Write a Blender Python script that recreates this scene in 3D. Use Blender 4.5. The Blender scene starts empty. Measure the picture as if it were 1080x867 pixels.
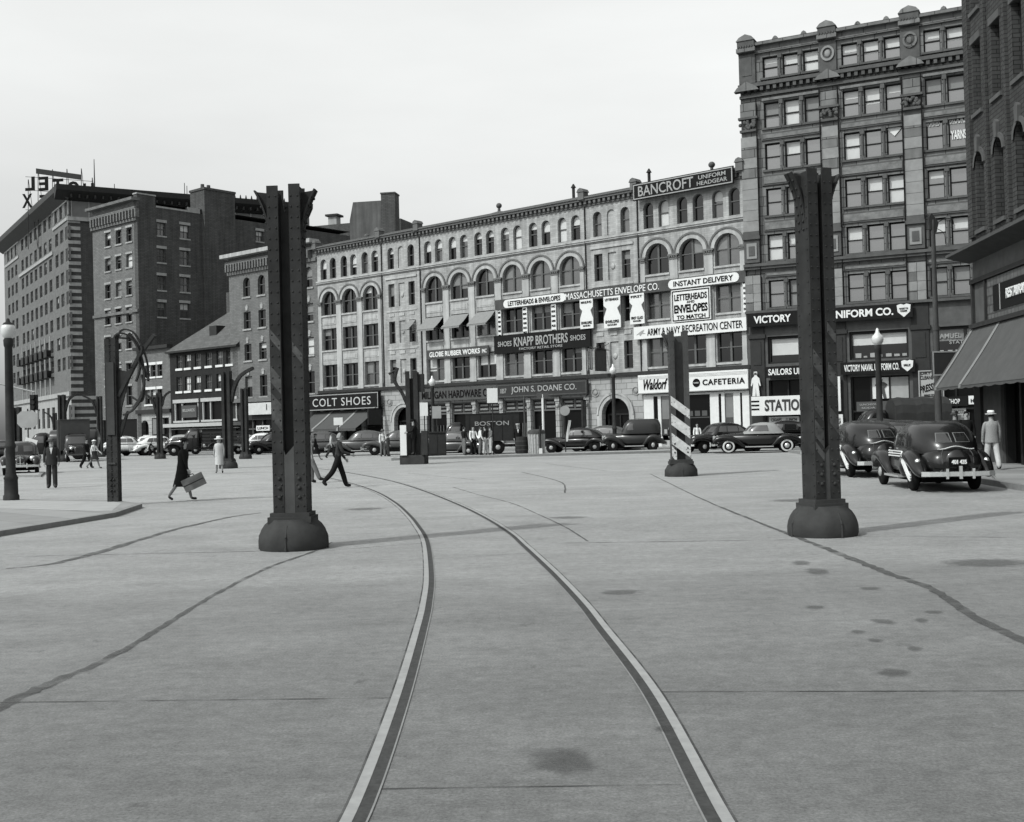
import bpy, bmesh, math, random
from math import sin, cos, pi, radians, atan2, sqrt
from mathutils import Vector, Matrix
random.seed(7)
S = bpy.context.scene
COL = S.collection

# ---------------------------------------------------------------- camera
FPX, PW, PH = 1200.0, 1080.0, 867.0
CAM_H = 1.75
PITCH, ROLL = math.atan(16.5/1200), radians(1.46)
R = (Matrix.Rotation(pi/2 + PITCH, 3, 'X') @ Matrix.Rotation(-ROLL, 3, 'Z'))
cd = bpy.data.cameras.new('camera')
cam = bpy.data.objects.new('camera', cd); COL.objects.link(cam)
cam.matrix_world = Matrix.Translation((0, 0, CAM_H)) @ R.to_4x4()
cd.sensor_width = 36; cd.lens = 36*FPX/PW
cd.clip_start = 0.1; cd.clip_end = 4000
S.camera = cam

# ---------------------------------------------------------------- sky, sun, exposure
SUN_EL = radians(47)
SUN_DIR = Vector((-0.80*cos(SUN_EL), -0.60*cos(SUN_EL), sin(SUN_EL)))     # towards the sun
TINT = (0.982, 1.0, 0.993)
w = bpy.data.worlds.new('World'); S.world = w; w.use_nodes = True
nt = w.node_tree; nt.nodes.clear()
sky = nt.nodes.new('ShaderNodeTexSky'); sky.sky_type = 'NISHITA'; sky.sun_disc = False
sky.sun_elevation = SUN_EL
sky.sun_rotation = atan2(SUN_DIR.x, SUN_DIR.y)
sky.dust_density = 2.5; sky.air_density = 1.6; sky.ozone_density = 1.0
sep = nt.nodes.new('ShaderNodeSeparateColor')
mad = nt.nodes.new('ShaderNodeMath'); mad.operation = 'MAXIMUM'
# monochrome film that sees blue well: the brightest of blue and green gives the grey of the sky
nt.links.new(sky.outputs[0], sep.inputs[0])
nt.links.new(sep.outputs[2], mad.inputs[0]); nt.links.new(sep.outputs[1], mad.inputs[1])
tc = nt.nodes.new('ShaderNodeTexCoord')
mp = nt.nodes.new('ShaderNodeMapping'); mp.inputs['Scale'].default_value = (1.0, 1.0, 4.0)
nz = nt.nodes.new('ShaderNodeTexNoise'); nz.inputs['Scale'].default_value = 2.2; nz.inputs['Detail'].default_value = 6
rr = nt.nodes.new('ShaderNodeMapRange'); rr.inputs['From Min'].default_value = .3; rr.inputs['From Max'].default_value = .75
rr.inputs['To Min'].default_value = 0.92; rr.inputs['To Max'].default_value = 1.08
nt.links.new(tc.outputs['Generated'], mp.inputs[0]); nt.links.new(mp.outputs[0], nz.inputs['Vector'])
nt.links.new(nz.outputs[0], rr.inputs['Value'])
mul = nt.nodes.new('ShaderNodeMath'); mul.operation = 'MULTIPLY'
nt.links.new(mad.outputs[0], mul.inputs[0]); nt.links.new(rr.outputs[0], mul.inputs[1])
# thin haze bank low in the sky is greyer than the veil overhead
sx_ = nt.nodes.new('ShaderNodeSeparateXYZ'); nt.links.new(tc.outputs['Generated'], sx_.inputs[0])
hz_ = nt.nodes.new('ShaderNodeMapRange'); hz_.inputs['From Min'].default_value = .05; hz_.inputs['From Max'].default_value = .38
hz_.inputs['To Min'].default_value = .74; hz_.inputs['To Max'].default_value = 1.12; nt.links.new(sx_.outputs[2], hz_.inputs['Value'])
mh_ = nt.nodes.new('ShaderNodeMath'); mh_.operation = 'MULTIPLY'; nt.links.new(mul.outputs[0], mh_.inputs[0]); nt.links.new(hz_.outputs[0], mh_.inputs[1]); mul = mh_
cmb = nt.nodes.new('ShaderNodeCombineColor')
for i, t in enumerate(TINT):
    m_ = nt.nodes.new('ShaderNodeMath'); m_.operation = 'MULTIPLY'; m_.inputs[1].default_value = t
    nt.links.new(mul.outputs[0], m_.inputs[0]); nt.links.new(m_.outputs[0], cmb.inputs[i])
bg = nt.nodes.new("ShaderNodeBackground"); bg.inputs[1].default_value = 0.135
wo = nt.nodes.new('ShaderNodeOutputWorld')
nt.links.new(cmb.outputs[0], bg.inputs[0]); nt.links.new(bg.outputs[0], wo.inputs[0])
sl = bpy.data.lights.new('sun', 'SUN'); sl.energy = 2.1; sl.angle = radians(0.9); sl.color = (TINT[0]*1.0, TINT[1], TINT[2]*.99)
so = bpy.data.objects.new('sun', sl); COL.objects.link(so); so.location = (-60, -40, 80)
so.rotation_euler = (-SUN_DIR).to_track_quat('-Z', 'Y').to_euler()
S.view_settings.view_transform = 'Standard'; S.view_settings.look = 'None'
S.view_settings.gamma = 1; S.view_settings.use_curve_mapping = False
S.view_settings.exposure = 0.60
S.render.engine = 'CYCLES'
S.cycles.max_bounces = 5; S.cycles.diffuse_bounces = 3; S.cycles.glossy_bounces = 3

# ---------------------------------------------------------------- picture pixel -> place
def ray(px, py):
    return (R @ Vector(((px-PW/2)/FPX, -(py-PH/2)/FPX, -1))).normalized()
def G(px, py, z=0.0):
    d = ray(px, py); t = (z-CAM_H)/d.z
    return Vector((d.x*t, d.y*t, z))
def D(px, py, Y):
    d = ray(px, py); t = Y/d.y
    return Vector((d.x*t, Y, CAM_H+d.z*t))
def ground_at(px, Y):
    d = ray(px, 450-0.0255*(px-540)); t = Y/d.y
    return Vector((d.x*t, Y, 0))

# ---------------------------------------------------------------- materials
MATS = {}
def grey(g): return (g*TINT[0], g, g*TINT[2], 1)
def mat(name, g, rough=.75, var=.18, scale=3.0, spec=.3, metal=0, coat=0, bump=0, brick=None, streak=0, ior=None):
    if name in MATS: return MATS[name]
    g = .78*g**1.25                       # film contrast put into the colours: every grey darkened, dark ones most
    if brick: brick = brick[:3]+(.78*brick[3]**1.25,)
    m = bpy.data.materials.new(name); m.use_nodes = True
    n = m.node_tree; b = n.nodes['Principled BSDF']
    b.inputs['Roughness'].default_value = rough
    b.inputs['Specular IOR Level'].default_value = spec*.3 if rough > .45 else spec
    b.inputs['Metallic'].default_value = metal
    if ior: b.inputs['IOR'].default_value = ior
    if coat:
        b.inputs['Coat Weight'].default_value = coat; b.inputs['Coat Roughness'].default_value = .04
    b.inputs['Base Color'].default_value = grey(g)
    if var or brick:
        t = n.nodes.new('ShaderNodeTexCoord')
        nz = n.nodes.new('ShaderNodeTexNoise'); nz.inputs['Scale'].default_value = scale
        nz.inputs['Detail'].default_value = 8; nz.inputs['Roughness'].default_value = .65
        n.links.new(t.outputs['Object'], nz.inputs['Vector'])
        ra = n.nodes.new('ShaderNodeMapRange')
        ra.inputs['From Min'].default_value = .25; ra.inputs['From Max'].default_value = .75
        ra.inputs['To Min'].default_value = 1-var; ra.inputs['To Max'].default_value = 1+var
        n.links.new(nz.outputs[0], ra.inputs['Value'])
        val = ra.outputs[0]
        if streak:
            mp = n.nodes.new('ShaderNodeMapping'); mp.inputs['Scale'].default_value = (1.3, 1.3, .09)
            n2 = n.nodes.new('ShaderNodeTexNoise'); n2.inputs['Scale'].default_value = 2.0; n2.inputs['Detail'].default_value = 6
            n.links.new(t.outputs['Object'], mp.inputs[0]); n.links.new(mp.outputs[0], n2.inputs['Vector'])
            r2 = n.nodes.new('ShaderNodeMapRange'); r2.inputs['From Min'].default_value = .3; r2.inputs['From Max'].default_value = .7
            r2.inputs['To Min'].default_value = 1-streak; r2.inputs['To Max'].default_value = 1+streak*.6
            n.links.new(n2.outputs[0], r2.inputs['Value'])
            mm = n.nodes.new('ShaderNodeMath'); mm.operation = 'MULTIPLY'
            n.links.new(val, mm.inputs[0]); n.links.new(r2.outputs[0], mm.inputs[1]); val = mm.outputs[0]
        mx = n.nodes.new('ShaderNodeVectorMath'); mx.operation = 'SCALE'
        n.links.new(val, mx.inputs['Scale'])
        if brick:
            bw, bh, mort, g2 = brick
            # facade coordinates: x along the wall, z up
            sx = n.nodes.new('ShaderNodeSeparateXYZ'); n.links.new(t.outputs['Object'], sx.inputs[0])
            ad = n.nodes.new('ShaderNodeMath'); ad.operation = 'ADD'
            n.links.new(sx.outputs[0], ad.inputs[0]); n.links.new(sx.outputs[1], ad.inputs[1])
            cx = n.nodes.new('ShaderNodeCombineXYZ'); n.links.new(ad.outputs[0], cx.inputs[0]); n.links.new(sx.outputs[2], cx.inputs[1])
            br = n.nodes.new('ShaderNodeTexBrick'); br.inputs['Scale'].default_value = 1
            br.inputs['Brick Width'].default_value = bw; br.inputs['Row Height'].default_value = bh
            br.inputs['Mortar Size'].default_value = mort
            br.inputs['Color1'].default_value = grey(g*1.12); br.inputs['Color2'].default_value = grey(g*.86); br.inputs['Mortar'].default_value = grey(g2)
            n.links.new(cx.outputs[0], br.inputs['Vector'])
            n.links.new(br.outputs[0], mx.inputs[0])
        else:
            mx.inputs[0].default_value = grey(g)[:3]
        n.links.new(mx.outputs[0], b.inputs['Base Color'])
        if bump:
            bp = n.nodes.new('ShaderNodeBump'); bp.inputs['Strength'].default_value = bump; bp.inputs['Distance'].default_value = .02
            n.links.new(nz.outputs[0], bp.inputs['Height']); n.links.new(bp.outputs[0], b.inputs['Normal'])
    MATS[name] = m
    return m

# ---------------------------------------------------------------- mesh building
class MB:
    def __init__(s): s.v = []; s.f = []; s.m = []; s.sm = []
    def add(s, vs, fs, mi=0, smooth=False):
        o = len(s.v); s.v += [tuple(p) for p in vs]
        for f in fs: s.f.append([i+o for i in f]); s.m.append(mi); s.sm.append(smooth)
    def quad(s, a, b, c, d, mi=0): s.add([a, b, c, d], [[0, 1, 2, 3]], mi)
    def box(s, x0, x1, y0, y1, z0, z1, mi=0):
        v = [(x0,y0,z0),(x1,y0,z0),(x1,y1,z0),(x0,y1,z0),(x0,y0,z1),(x1,y0,z1),(x1,y1,z1),(x0,y1,z1)]
        s.add(v, [[3,2,1,0],[4,5,6,7],[0,1,5,4],[1,2,6,5],[2,3,7,6],[3,0,4,7]], mi)
    def prism(s, pts, axis, a, b, mi=0):
        """pts 2D outline extruded along axis from a to b. axis 'y': pts are (x,z); 'x': (y,z); 'z': (x,y)"""
        def P(p, t):
            return {'y': (p[0], t, p[1]), 'x': (t, p[0], p[1]), 'z': (p[0], p[1], t)}[axis]
        n = len(pts)
        v = [P(p, a) for p in pts] + [P(p, b) for p in pts]
        s.add(v, [list(range(n)), list(range(2*n-1, n-1, -1))] + [[i, (i+1) % n, n+(i+1) % n, n+i] for i in range(n)], mi)
    def tube(s, p0, p1, r0, r1=None, n=8, mi=0, cap=True, smooth=True):
        r1 = r0 if r1 is None else r1
        p0, p1 = Vector(p0), Vector(p1); d = (p1-p0).normalized()
        a = d.orthogonal().normalized(); b = d.cross(a)
        v = []
        for p, r in ((p0, r0), (p1, r1)):
            for i in range(n):
                t = 2*pi*i/n; v.append(p + a*(r*cos(t)) + b*(r*sin(t)))
        s.add(v, [[i, (i+1) % n, n+(i+1) % n, n+i] for i in range(n)], mi, smooth)
        if cap: s.add(v, [list(range(n-1, -1, -1)), list(range(n, 2*n))], mi)
    def path(s, pts, r, n=8, mi=0):
        for i in range(len(pts)-1):
            ra = r[i] if isinstance(r, (list, tuple)) else r; rb = r[i+1] if isinstance(r, (list, tuple)) else r
            s.tube(pts[i], pts[i+1], ra, rb, n, mi)
    def lathe(s, prof, n=20, c=(0, 0, 0), mi=0, smooth=True, phase=0):
        v = []
        for r, z in prof:
            for i in range(n):
                t = 2*pi*i/n+phase; v.append((c[0]+r*cos(t), c[1]+r*sin(t), c[2]+z))
        f = []
        for k in range(len(prof)-1):
            for i in range(n): f.append([k*n+i, k*n+(i+1) % n, (k+1)*n+(i+1) % n, (k+1)*n+i])
        s.add(v, f, mi, smooth)
        s.add(v, [list(range(n-1, -1, -1)), [(len(prof)-1)*n+i for i in range(n)]], mi)
    def loft(s, rings, mi=0, smooth=True, cap=True):
        n = len(rings[0]); v = [p for r in rings for p in r]
        f = []
        for k in range(len(rings)-1):
            for i in range(n): f.append([k*n+i, k*n+(i+1) % n, (k+1)*n+(i+1) % n, (k+1)*n+i])
        s.add(v, f, mi, smooth)
        if cap: s.add(v, [list(range(n-1, -1, -1)), [(len(rings)-1)*n+i for i in range(n)]], mi, smooth)
    def sphere(s, c, rx, ry=None, rz=None, n=12, m=8, mi=0):
        ry = ry or rx; rz = rz or rx
        rings = []
        for k in range(m+1):
            a = -pi/2+pi*k/m; a = max(-pi/2+.02, min(pi/2-.02, a))
            rings.append([(c[0]+rx*cos(a)*cos(2*pi*i/n), c[1]+ry*cos(a)*sin(2*pi*i/n), c[2]+rz*sin(a)) for i in range(n)])
        s.loft(rings, mi)
    def mesh(s, name, mats, fix=True):
        me = bpy.data.meshes.new(name); me.from_pydata(s.v, [], s.f)
        for m in (mats if isinstance(mats, (list, tuple)) else [mats]): me.materials.append(m)
        me.polygons.foreach_set('material_index', s.m); me.polygons.foreach_set('use_smooth', s.sm)
        if fix:
            bm = bmesh.new(); bm.from_mesh(me)
            bmesh.ops.recalc_face_normals(bm, faces=bm.faces); bm.to_mesh(me); bm.free()
        me.update(); return me
    def build(s, name, mats, parent=None, loc=None, rz=0, fix=True):
        return link(name, s.mesh(name, mats, fix), parent, loc, rz)

def link(name, me, parent=None, loc=None, rz=0):
    o = bpy.data.objects.new(name, me); COL.objects.link(o)
    if parent is not None: o.parent = parent
    if loc is not None: o.location = loc
    if rz: o.rotation_euler = (0, 0, rz)
    return o
def tag(o, label, cat, group=None):
    o['label'] = label; o['category'] = cat
    if group: o['group'] = group
    return o
def thing(name, label, cat, loc=(0, 0, 0), rz=0, group=None):
    o = link(name, None, None, loc, rz); o.empty_display_size = .3
    return tag(o, label, cat, group)
def struct(o): o['kind'] = 'structure'; return o
def copy_tree(o, parent=None):
    c = o.copy(); COL.objects.link(c)
    if parent is not None: c.parent = parent
    for ch in list(o.children): copy_tree(ch, c)
    return c

# ---------------------------------------------------------------- lettering
_txt = {}
def text_mesh(txt, bold=0.0, shear=0.0, space=1.0, depth=.02):
    key = (txt, bold, shear, space, depth)
    if key in _txt: return _txt[key]
    cu = bpy.data.curves.new('lettering', 'FONT'); cu.body = txt; cu.size = 1; cu.extrude = depth
    cu.offset = bold; cu.shear = shear; cu.space_character = space; cu.resolution_u = 3
    o = bpy.data.objects.new('lettering', cu); COL.objects.link(o)
    dg = bpy.context.evaluated_depsgraph_get(); dg.update()
    me = bpy.data.meshes.new_from_object(o.evaluated_get(dg))
    bpy.data.objects.remove(o); bpy.data.curves.remove(cu)
    xs = [v.co.x for v in me.vertices]; ys = [v.co.y for v in me.vertices]
    x0, x1, y0, y1 = min(xs), max(xs), min(ys), max(ys)
    for v in me.vertices:
        v.co = ((v.co.x-x0)/(x1-x0)-.5, v.co.z, (v.co.y-y0)/(y1-y0)-.5)     # unit box standing in the xz plane
    _txt[key] = me
    return me
def lettering(parent, txt, cx, cz, wd, ht, y, m, bold=.012, shear=0, space=1.0, mirror=False, slant=0):
    """letters wd x ht centred at (cx, cz) of the parent's xz plane, front towards -y"""
    me = text_mesh(txt, bold, shear, space, .02).copy()
    for v in me.vertices:
        x = v.co.x*wd*(-1 if mirror else 1)
        v.co = (x, v.co.y, v.co.z*ht + slant*x)
    me.materials.clear(); me.materials.append(m)
    return link('lettering', me, parent, (cx, y, cz))
# ---------------------------------------------------------------- facades
class Facade:
    """a wall line: origin on the ground, angle of its local x axis; -y is out of the wall"""
    def __init__(s, o, ang): s.o = Vector(o); s.a = ang; s.ex = Vector((cos(ang), sin(ang), 0)); s.n = Vector((sin(ang), -cos(ang), 0))
    def uv(s, px, py, n=0.0):
        d = ray(px, py); p0 = s.o + s.n*n; C = Vector((0, 0, CAM_H))
        t = (p0-C).dot(s.n)/d.dot(s.n); p = C+d*t
        return (p-s.o).dot(s.ex), p.z
    def u(s, px, py=440, n=0.0): return s.uv(px, py, n)[0]
    def P(s, u, n, z=0): return s.o + s.ex*u + s.n*n + Vector((0, 0, z))
def facade_px(px, Y, vpx):
    """facade whose ground point at pixel column px lies Y metres ahead, with its vanishing point at pixel column vpx"""
    o = ground_at(px, Y)
    dv = ray(vpx, 450-0.0255*(vpx-540)); 
    if vpx > 540: ang = atan2(dv.y, dv.x)          # runs away to the right
    else: ang = atan2(-dv.y, -dv.x)                 # runs away to the left, so +x comes nearer
    return o, ang
_o, ROW_ANG = facade_px(700, 78, -870)
def on_row(px):                                     # ground point of the row's line at a pixel column
    f = Facade(_o, ROW_ANG); u = f.u(px, 450-0.0255*(px-540)); return f.P(u, 0)
F_ROW = Facade(on_row(333), ROW_ANG)
_t, TOW_ANG = facade_px(793, 70, -1886)
F_TOW = Facade(on_row(789.5)+Vector((.02,-.25,0)), TOW_ANG)
F_B4 = Facade(on_row(245), ROW_ANG)
F_B3 = Facade(on_row(181), ROW_ANG)
F_B2 = Facade(on_row(102), ROW_ANG)
F_B2s = Facade(on_row(146), ROW_ANG+pi/2)
F_B2b = Facade(on_row(146), ROW_ANG)
_h = ground_at(76, 150)
F_HL = Facade(_h, facade_px(76, 150, -235)[1])      # hotel long face, x grows towards the corner (x<0 along it)
F_HR = Facade(_h, facade_px(76, 150, 2618)[1])
F_R = Facade(ground_at(1073, 35.8), facade_px(1073, 35.8, 650)[1]+pi)  # right-hand building: x grows towards the camera
# ---------------------------------------------------------------- palette
M_WALL = mat('pale_brick', .44, .85, .2, .8, brick=(.42, .14, .012, .36), streak=.30, bump=.15)
M_TRIM = mat('pale_stone', .48, .8, .2, 1.2, streak=.26)
M_STONE = mat('rusticated_stone', .42, .85, .14, 2.0, brick=(.9, .42, .02, .22), bump=.2)
M_SLATE = mat('dark_trim', .07, .6, .2, 3)
M_ROOF = mat('roof_felt', .14, .9, .25, 1.0)
M_FRAME = mat('window_paint', .17, .6, .15, 5)
M_DFRAME = mat('dark_window_paint', .05, .5, .15, 5)
M_WFRAME = mat('white_paint', .72, .6, .08, 5)
M_GLASS = mat('dark_glass', .012, .06, 0, spec=.5)
M_GLASS2 = mat('sky_glass', .10, .06, .3, .8, spec=1.0, ior=1.75)
M_GLASS3 = mat('dusty_glass', .10, .14, .3, 1.4, spec=.7, ior=1.7)
M_BLIND = mat('roller_blind', .62, .6, .1, 2, coat=.6)
M_BLIND2 = mat('grey_blind', .26, .6, .12, 2, coat=.6)
M_TSTONE = mat('brown_stone', .24, .75, .22, 1.5, brick=(1.3, .62, .02, .05), streak=.18, bump=.2)
M_TDARK = mat('dark_stone', .15, .7, .25, 2, streak=.1)
M_TPALE = mat('pale_block', .33, .7, .2, 2)
M_TSPAN = mat('mottled_stone', .24, .75, .42, 3.0)
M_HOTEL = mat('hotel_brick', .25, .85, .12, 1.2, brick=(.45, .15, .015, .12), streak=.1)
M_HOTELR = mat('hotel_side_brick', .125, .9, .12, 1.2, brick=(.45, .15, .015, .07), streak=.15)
M_HTRIM = mat('hotel_stone', .42, .8, .14, 2, streak=.15)
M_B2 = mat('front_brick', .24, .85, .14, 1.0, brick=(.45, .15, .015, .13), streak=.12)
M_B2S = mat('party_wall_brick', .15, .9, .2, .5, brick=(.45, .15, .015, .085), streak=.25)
M_B4 = mat('grey_brick', .23, .85, .12, 1.0, brick=(.45, .15, .015, .17), streak=.12)
M_B3 = mat('dark_brick', .055, .85, .16, 1.0, brick=(.45, .15, .015, .05), streak=.1)
M_B3R = mat('slate_roof', .17, .8, .12, 2.0, brick=(.5, .25, .01, .12))
M_RB = mat('soot_brick', .105, .8, .2, 1.0, brick=(.4, .14, .014, .045), streak=.15)
M_BLACK = mat('shop_black', .015, .3, .1, 4, spec=.12)
M_DSIGN = mat('sign_dark_paint', .03, .8, .12, 3)
M_MSIGN = mat('sign_grey_paint', .13, .6, .15, 3)
M_WSIGN = mat('sign_white_paint', .74, .55, .06, 3)
M_GSIGN = mat('sign_pale_grey', .42, .6, .1, 3)
M_INK = mat('letter_black', .012, .6, 0)
M_LETW = mat('letter_white', .78, .6, .05)
M_LETG = mat('letter_grey', .40, .6, .1)
M_CANVAS = mat('awning_canvas', .13, .9, .1, 3)
M_CANVAS2 = mat('pale_canvas', .30, .9, .1, 3)
M_STRIPE = mat('canvas_stripe', .33, .9, .08, 3)
M_STEEL = mat('painted_steel', .072, .6, .45, 2.2, bump=.15, streak=.25, spec=.15)
M_STEELG = mat('weathered_steel', .12, .7, .3, 2.0, streak=.25, bump=.1)
M_IRON = mat('cast_iron', .085, .8, .3, 3.5, bump=.2, streak=.1)
M_KERB = mat('granite_kerb', .30, .85, .18, 5, bump=.2)
M_WALK = mat('sidewalk_concrete', .34, .9, .12, 1.2, brick=(1.5, 1.5, .012, .2))
M_PALEC = mat('pale_concrete', .42, .9, .12, 2.0, bump=.1)
M_TAR = mat('tar', .15, .65, .2, 6)
M_STAIN = mat('oil_stain', .145, .6, .25, 8)
M_RAIL = mat('worn_rail_steel', .42, .42, .25, 9, spec=.5, metal=.25)
M_GROOVE = mat('rail_groove', .105, .8, .3, 25)
M_JOINT = mat('joint_filler', .11, .9, .2, 8)

def patchy(m, lo, hi, sc):
    n = m.node_tree; b = n.nodes['Principled BSDF']; t = n.nodes.new('ShaderNodeTexCoord'); z = n.nodes.new('ShaderNodeTexNoise'); z.inputs['Scale'].default_value = sc; z.inputs['Detail'].default_value = 7
    r = n.nodes.new('ShaderNodeMapRange'); r.inputs['From Min'].default_value = .36; r.inputs['From Max'].default_value = .6; r.inputs['To Min'].default_value = lo; r.inputs['To Max'].default_value = hi
    n.links.new(t.outputs['Object'], z.inputs['Vector']); n.links.new(z.outputs[0], r.inputs['Value']); n.links.new(r.outputs[0], b.inputs['Alpha'])
patchy(M_TAR, .25, .85, 3.5); patchy(M_JOINT, .1, .8, 2.5); patchy(M_GROOVE, .85, 1.0, 7)
# ---------------------------------------------------------------- ground
def ground_material():
    m = bpy.data.materials.new('plaza_concrete'); m.use_nodes = True
    n = m.node_tree; b = n.nodes['Principled BSDF']; L = n.links
    b.inputs['Roughness'].default_value = .8; b.inputs['Specular IOR Level'].default_value = .25
    t = n.nodes.new('ShaderNodeTexCoord')
    def noise(sc, sx, sy, lo, hi, det=8, rough=.6):
        mp = n.nodes.new('ShaderNodeMapping'); mp.inputs['Scale'].default_value = (sx, sy, 1)
        mp.inputs['Rotation'].default_value = (0, 0, radians(4))
        z = n.nodes.new('ShaderNodeTexNoise'); z.inputs['Scale'].default_value = sc; z.inputs['Detail'].default_value = det
        z.inputs['Roughness'].default_value = rough
        L.new(t.outputs['Object'], mp.inputs[0]); L.new(mp.outputs[0], z.inputs['Vector'])
        r = n.nodes.new('ShaderNodeMapRange'); r.inputs['From Min'].default_value = .28; r.inputs['From Max'].default_value = .72
        r.inputs['To Min'].default_value = lo; r.inputs['To Max'].default_value = hi
        L.new(z.outputs[0], r.inputs['Value']); return r.outputs[0], z.outputs[0]
    vals = [noise(.22, 1, 1.3, .88, 1.12)[0], noise(1.3, .9, 1.1, .87, 1.13)[0], noise(9, 1, 1, .82, 1.18)[0], noise(.5, .2, 1.5, .95, 1.05)[0]]
    fine, fz = noise(55, 1, 1, .56, 1.44, 5, .75); vals.append(fine)
    def spots(sc, sx, sy, a, b, lo):
        mp = n.nodes.new('ShaderNodeMapping'); mp.inputs['Scale'].default_value = (sx, sy, 1); mp.inputs['Location'].default_value = (sc, 3*sc, 0)
        z = n.nodes.new('ShaderNodeTexNoise'); z.inputs['Scale'].default_value = sc; z.inputs['Detail'].default_value = 5; z.inputs['Roughness'].default_value = .7
        L.new(t.outputs['Object'], mp.inputs[0]); L.new(mp.outputs[0], z.inputs['Vector'])
        r = n.nodes.new('ShaderNodeMapRange'); r.inputs['From Min'].default_value = a; r.inputs['From Max'].default_value = b
        r.inputs['To Min'].default_value = 1; r.inputs['To Max'].default_value = lo; L.new(z.outputs[0], r.inputs['Value']); return r.outputs[0]
    vals += [noise(4.5, .25, 1.4, .93, 1.07)[0], noise(24, .5, 1.2, .86, 1.14, 6, .7)[0], spots(42, 1, .8, .60, .68, .66), spots(26, 1, .9, .64, .70, 1.3), spots(3.2, 1, .7, .63, .70, .72), spots(.55, .6, 1.2, .56, .76, .84), spots(14, 1, .6, .66, .72, .72), spots(1.1, .3, 1.8, .60, .72, .92), spots(2.1, 1.2, .8, .66, .74, 1.25)]
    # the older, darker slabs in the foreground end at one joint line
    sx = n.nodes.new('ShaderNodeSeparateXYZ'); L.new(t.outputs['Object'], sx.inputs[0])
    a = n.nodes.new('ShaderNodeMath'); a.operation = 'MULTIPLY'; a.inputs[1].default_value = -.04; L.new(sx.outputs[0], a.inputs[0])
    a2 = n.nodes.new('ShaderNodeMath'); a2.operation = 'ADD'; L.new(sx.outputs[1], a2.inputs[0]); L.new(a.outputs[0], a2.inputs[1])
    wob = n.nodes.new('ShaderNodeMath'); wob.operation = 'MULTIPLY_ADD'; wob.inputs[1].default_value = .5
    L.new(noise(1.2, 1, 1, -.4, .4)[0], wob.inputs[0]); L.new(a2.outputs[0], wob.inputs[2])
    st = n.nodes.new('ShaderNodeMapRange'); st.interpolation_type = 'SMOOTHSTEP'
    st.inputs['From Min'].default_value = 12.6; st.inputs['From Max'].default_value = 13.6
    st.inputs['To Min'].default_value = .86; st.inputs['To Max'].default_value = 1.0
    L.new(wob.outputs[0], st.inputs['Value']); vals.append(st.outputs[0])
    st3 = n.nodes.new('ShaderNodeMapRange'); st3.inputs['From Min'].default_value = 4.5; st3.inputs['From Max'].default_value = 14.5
    st3.inputs['To Min'].default_value = .64; st3.inputs['To Max'].default_value = 1.0  # lens vignetting painted into the paving: darker towards the camera
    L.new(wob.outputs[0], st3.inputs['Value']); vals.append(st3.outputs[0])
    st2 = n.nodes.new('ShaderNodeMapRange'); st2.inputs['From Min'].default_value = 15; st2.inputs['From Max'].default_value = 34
    st2.inputs['To Min'].default_value = 1.0; st2.inputs['To Max'].default_value = 1.28  # grazing sheen painted into the far paving: brighter with distance
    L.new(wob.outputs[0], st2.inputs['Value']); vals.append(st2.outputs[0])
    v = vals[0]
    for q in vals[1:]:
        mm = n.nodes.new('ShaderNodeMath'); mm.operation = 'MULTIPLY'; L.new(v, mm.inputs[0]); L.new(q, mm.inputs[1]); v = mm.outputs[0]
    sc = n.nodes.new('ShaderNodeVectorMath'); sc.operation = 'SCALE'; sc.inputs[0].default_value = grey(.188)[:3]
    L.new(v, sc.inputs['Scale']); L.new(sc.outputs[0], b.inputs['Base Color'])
    bp = n.nodes.new('ShaderNodeBump'); bp.inputs['Strength'].default_value = .12; bp.inputs['Distance'].default_value = .01
    L.new(fz, bp.inputs['Height']); L.new(bp.outputs[0], b.inputs['Normal'])
    return m
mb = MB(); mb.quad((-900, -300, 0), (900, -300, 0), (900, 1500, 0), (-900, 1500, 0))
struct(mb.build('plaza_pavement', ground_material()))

def ribbon(name, pts, width, z, m, seed=None, jag=0):
    if m is M_TAR: jag = .34
    """flat strip along world points; width may vary; jag roughens its edges"""
    rnd = random.Random(seed); mb = MB(); Lp, Rp = [], []
    for i, p in enumerate(pts):
        a = pts[max(i-1, 0)]; b = pts[min(i+1, len(pts)-1)]; d = Vector((b.x-a.x, b.y-a.y, 0)).normalized(); nn = Vector((-d.y, d.x, 0))
        wd = (width[i] if isinstance(width, (list, tuple)) else width)/2
        Lp.append(Vector((p.x, p.y, z)) + nn*(wd*(1+rnd.uniform(-jag, jag)))); Rp.append(Vector((p.x, p.y, z)) - nn*(wd*(1+rnd.uniform(-jag, jag))))
    for i in range(len(pts)-1): mb.quad(Rp[i], Rp[i+1], Lp[i+1], Lp[i])
    return struct(mb.build(name, m))
def spline(pts, n=10):
    out = []
    for i in range(len(pts)-1):
        p0 = pts[max(i-1, 0)]; p1 = pts[i]; p2 = pts[i+1]; p3 = pts[min(i+2, len(pts)-1)]
        for k in range(n):
            t = k/n
            out.append(.5*((2*p1)+(p2-p0)*t+(2*p0-5*p1+4*p2-p3)*t*t+(3*p1-p0-3*p2+p3)*t**3))
    return out+[pts[-1]]
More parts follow.
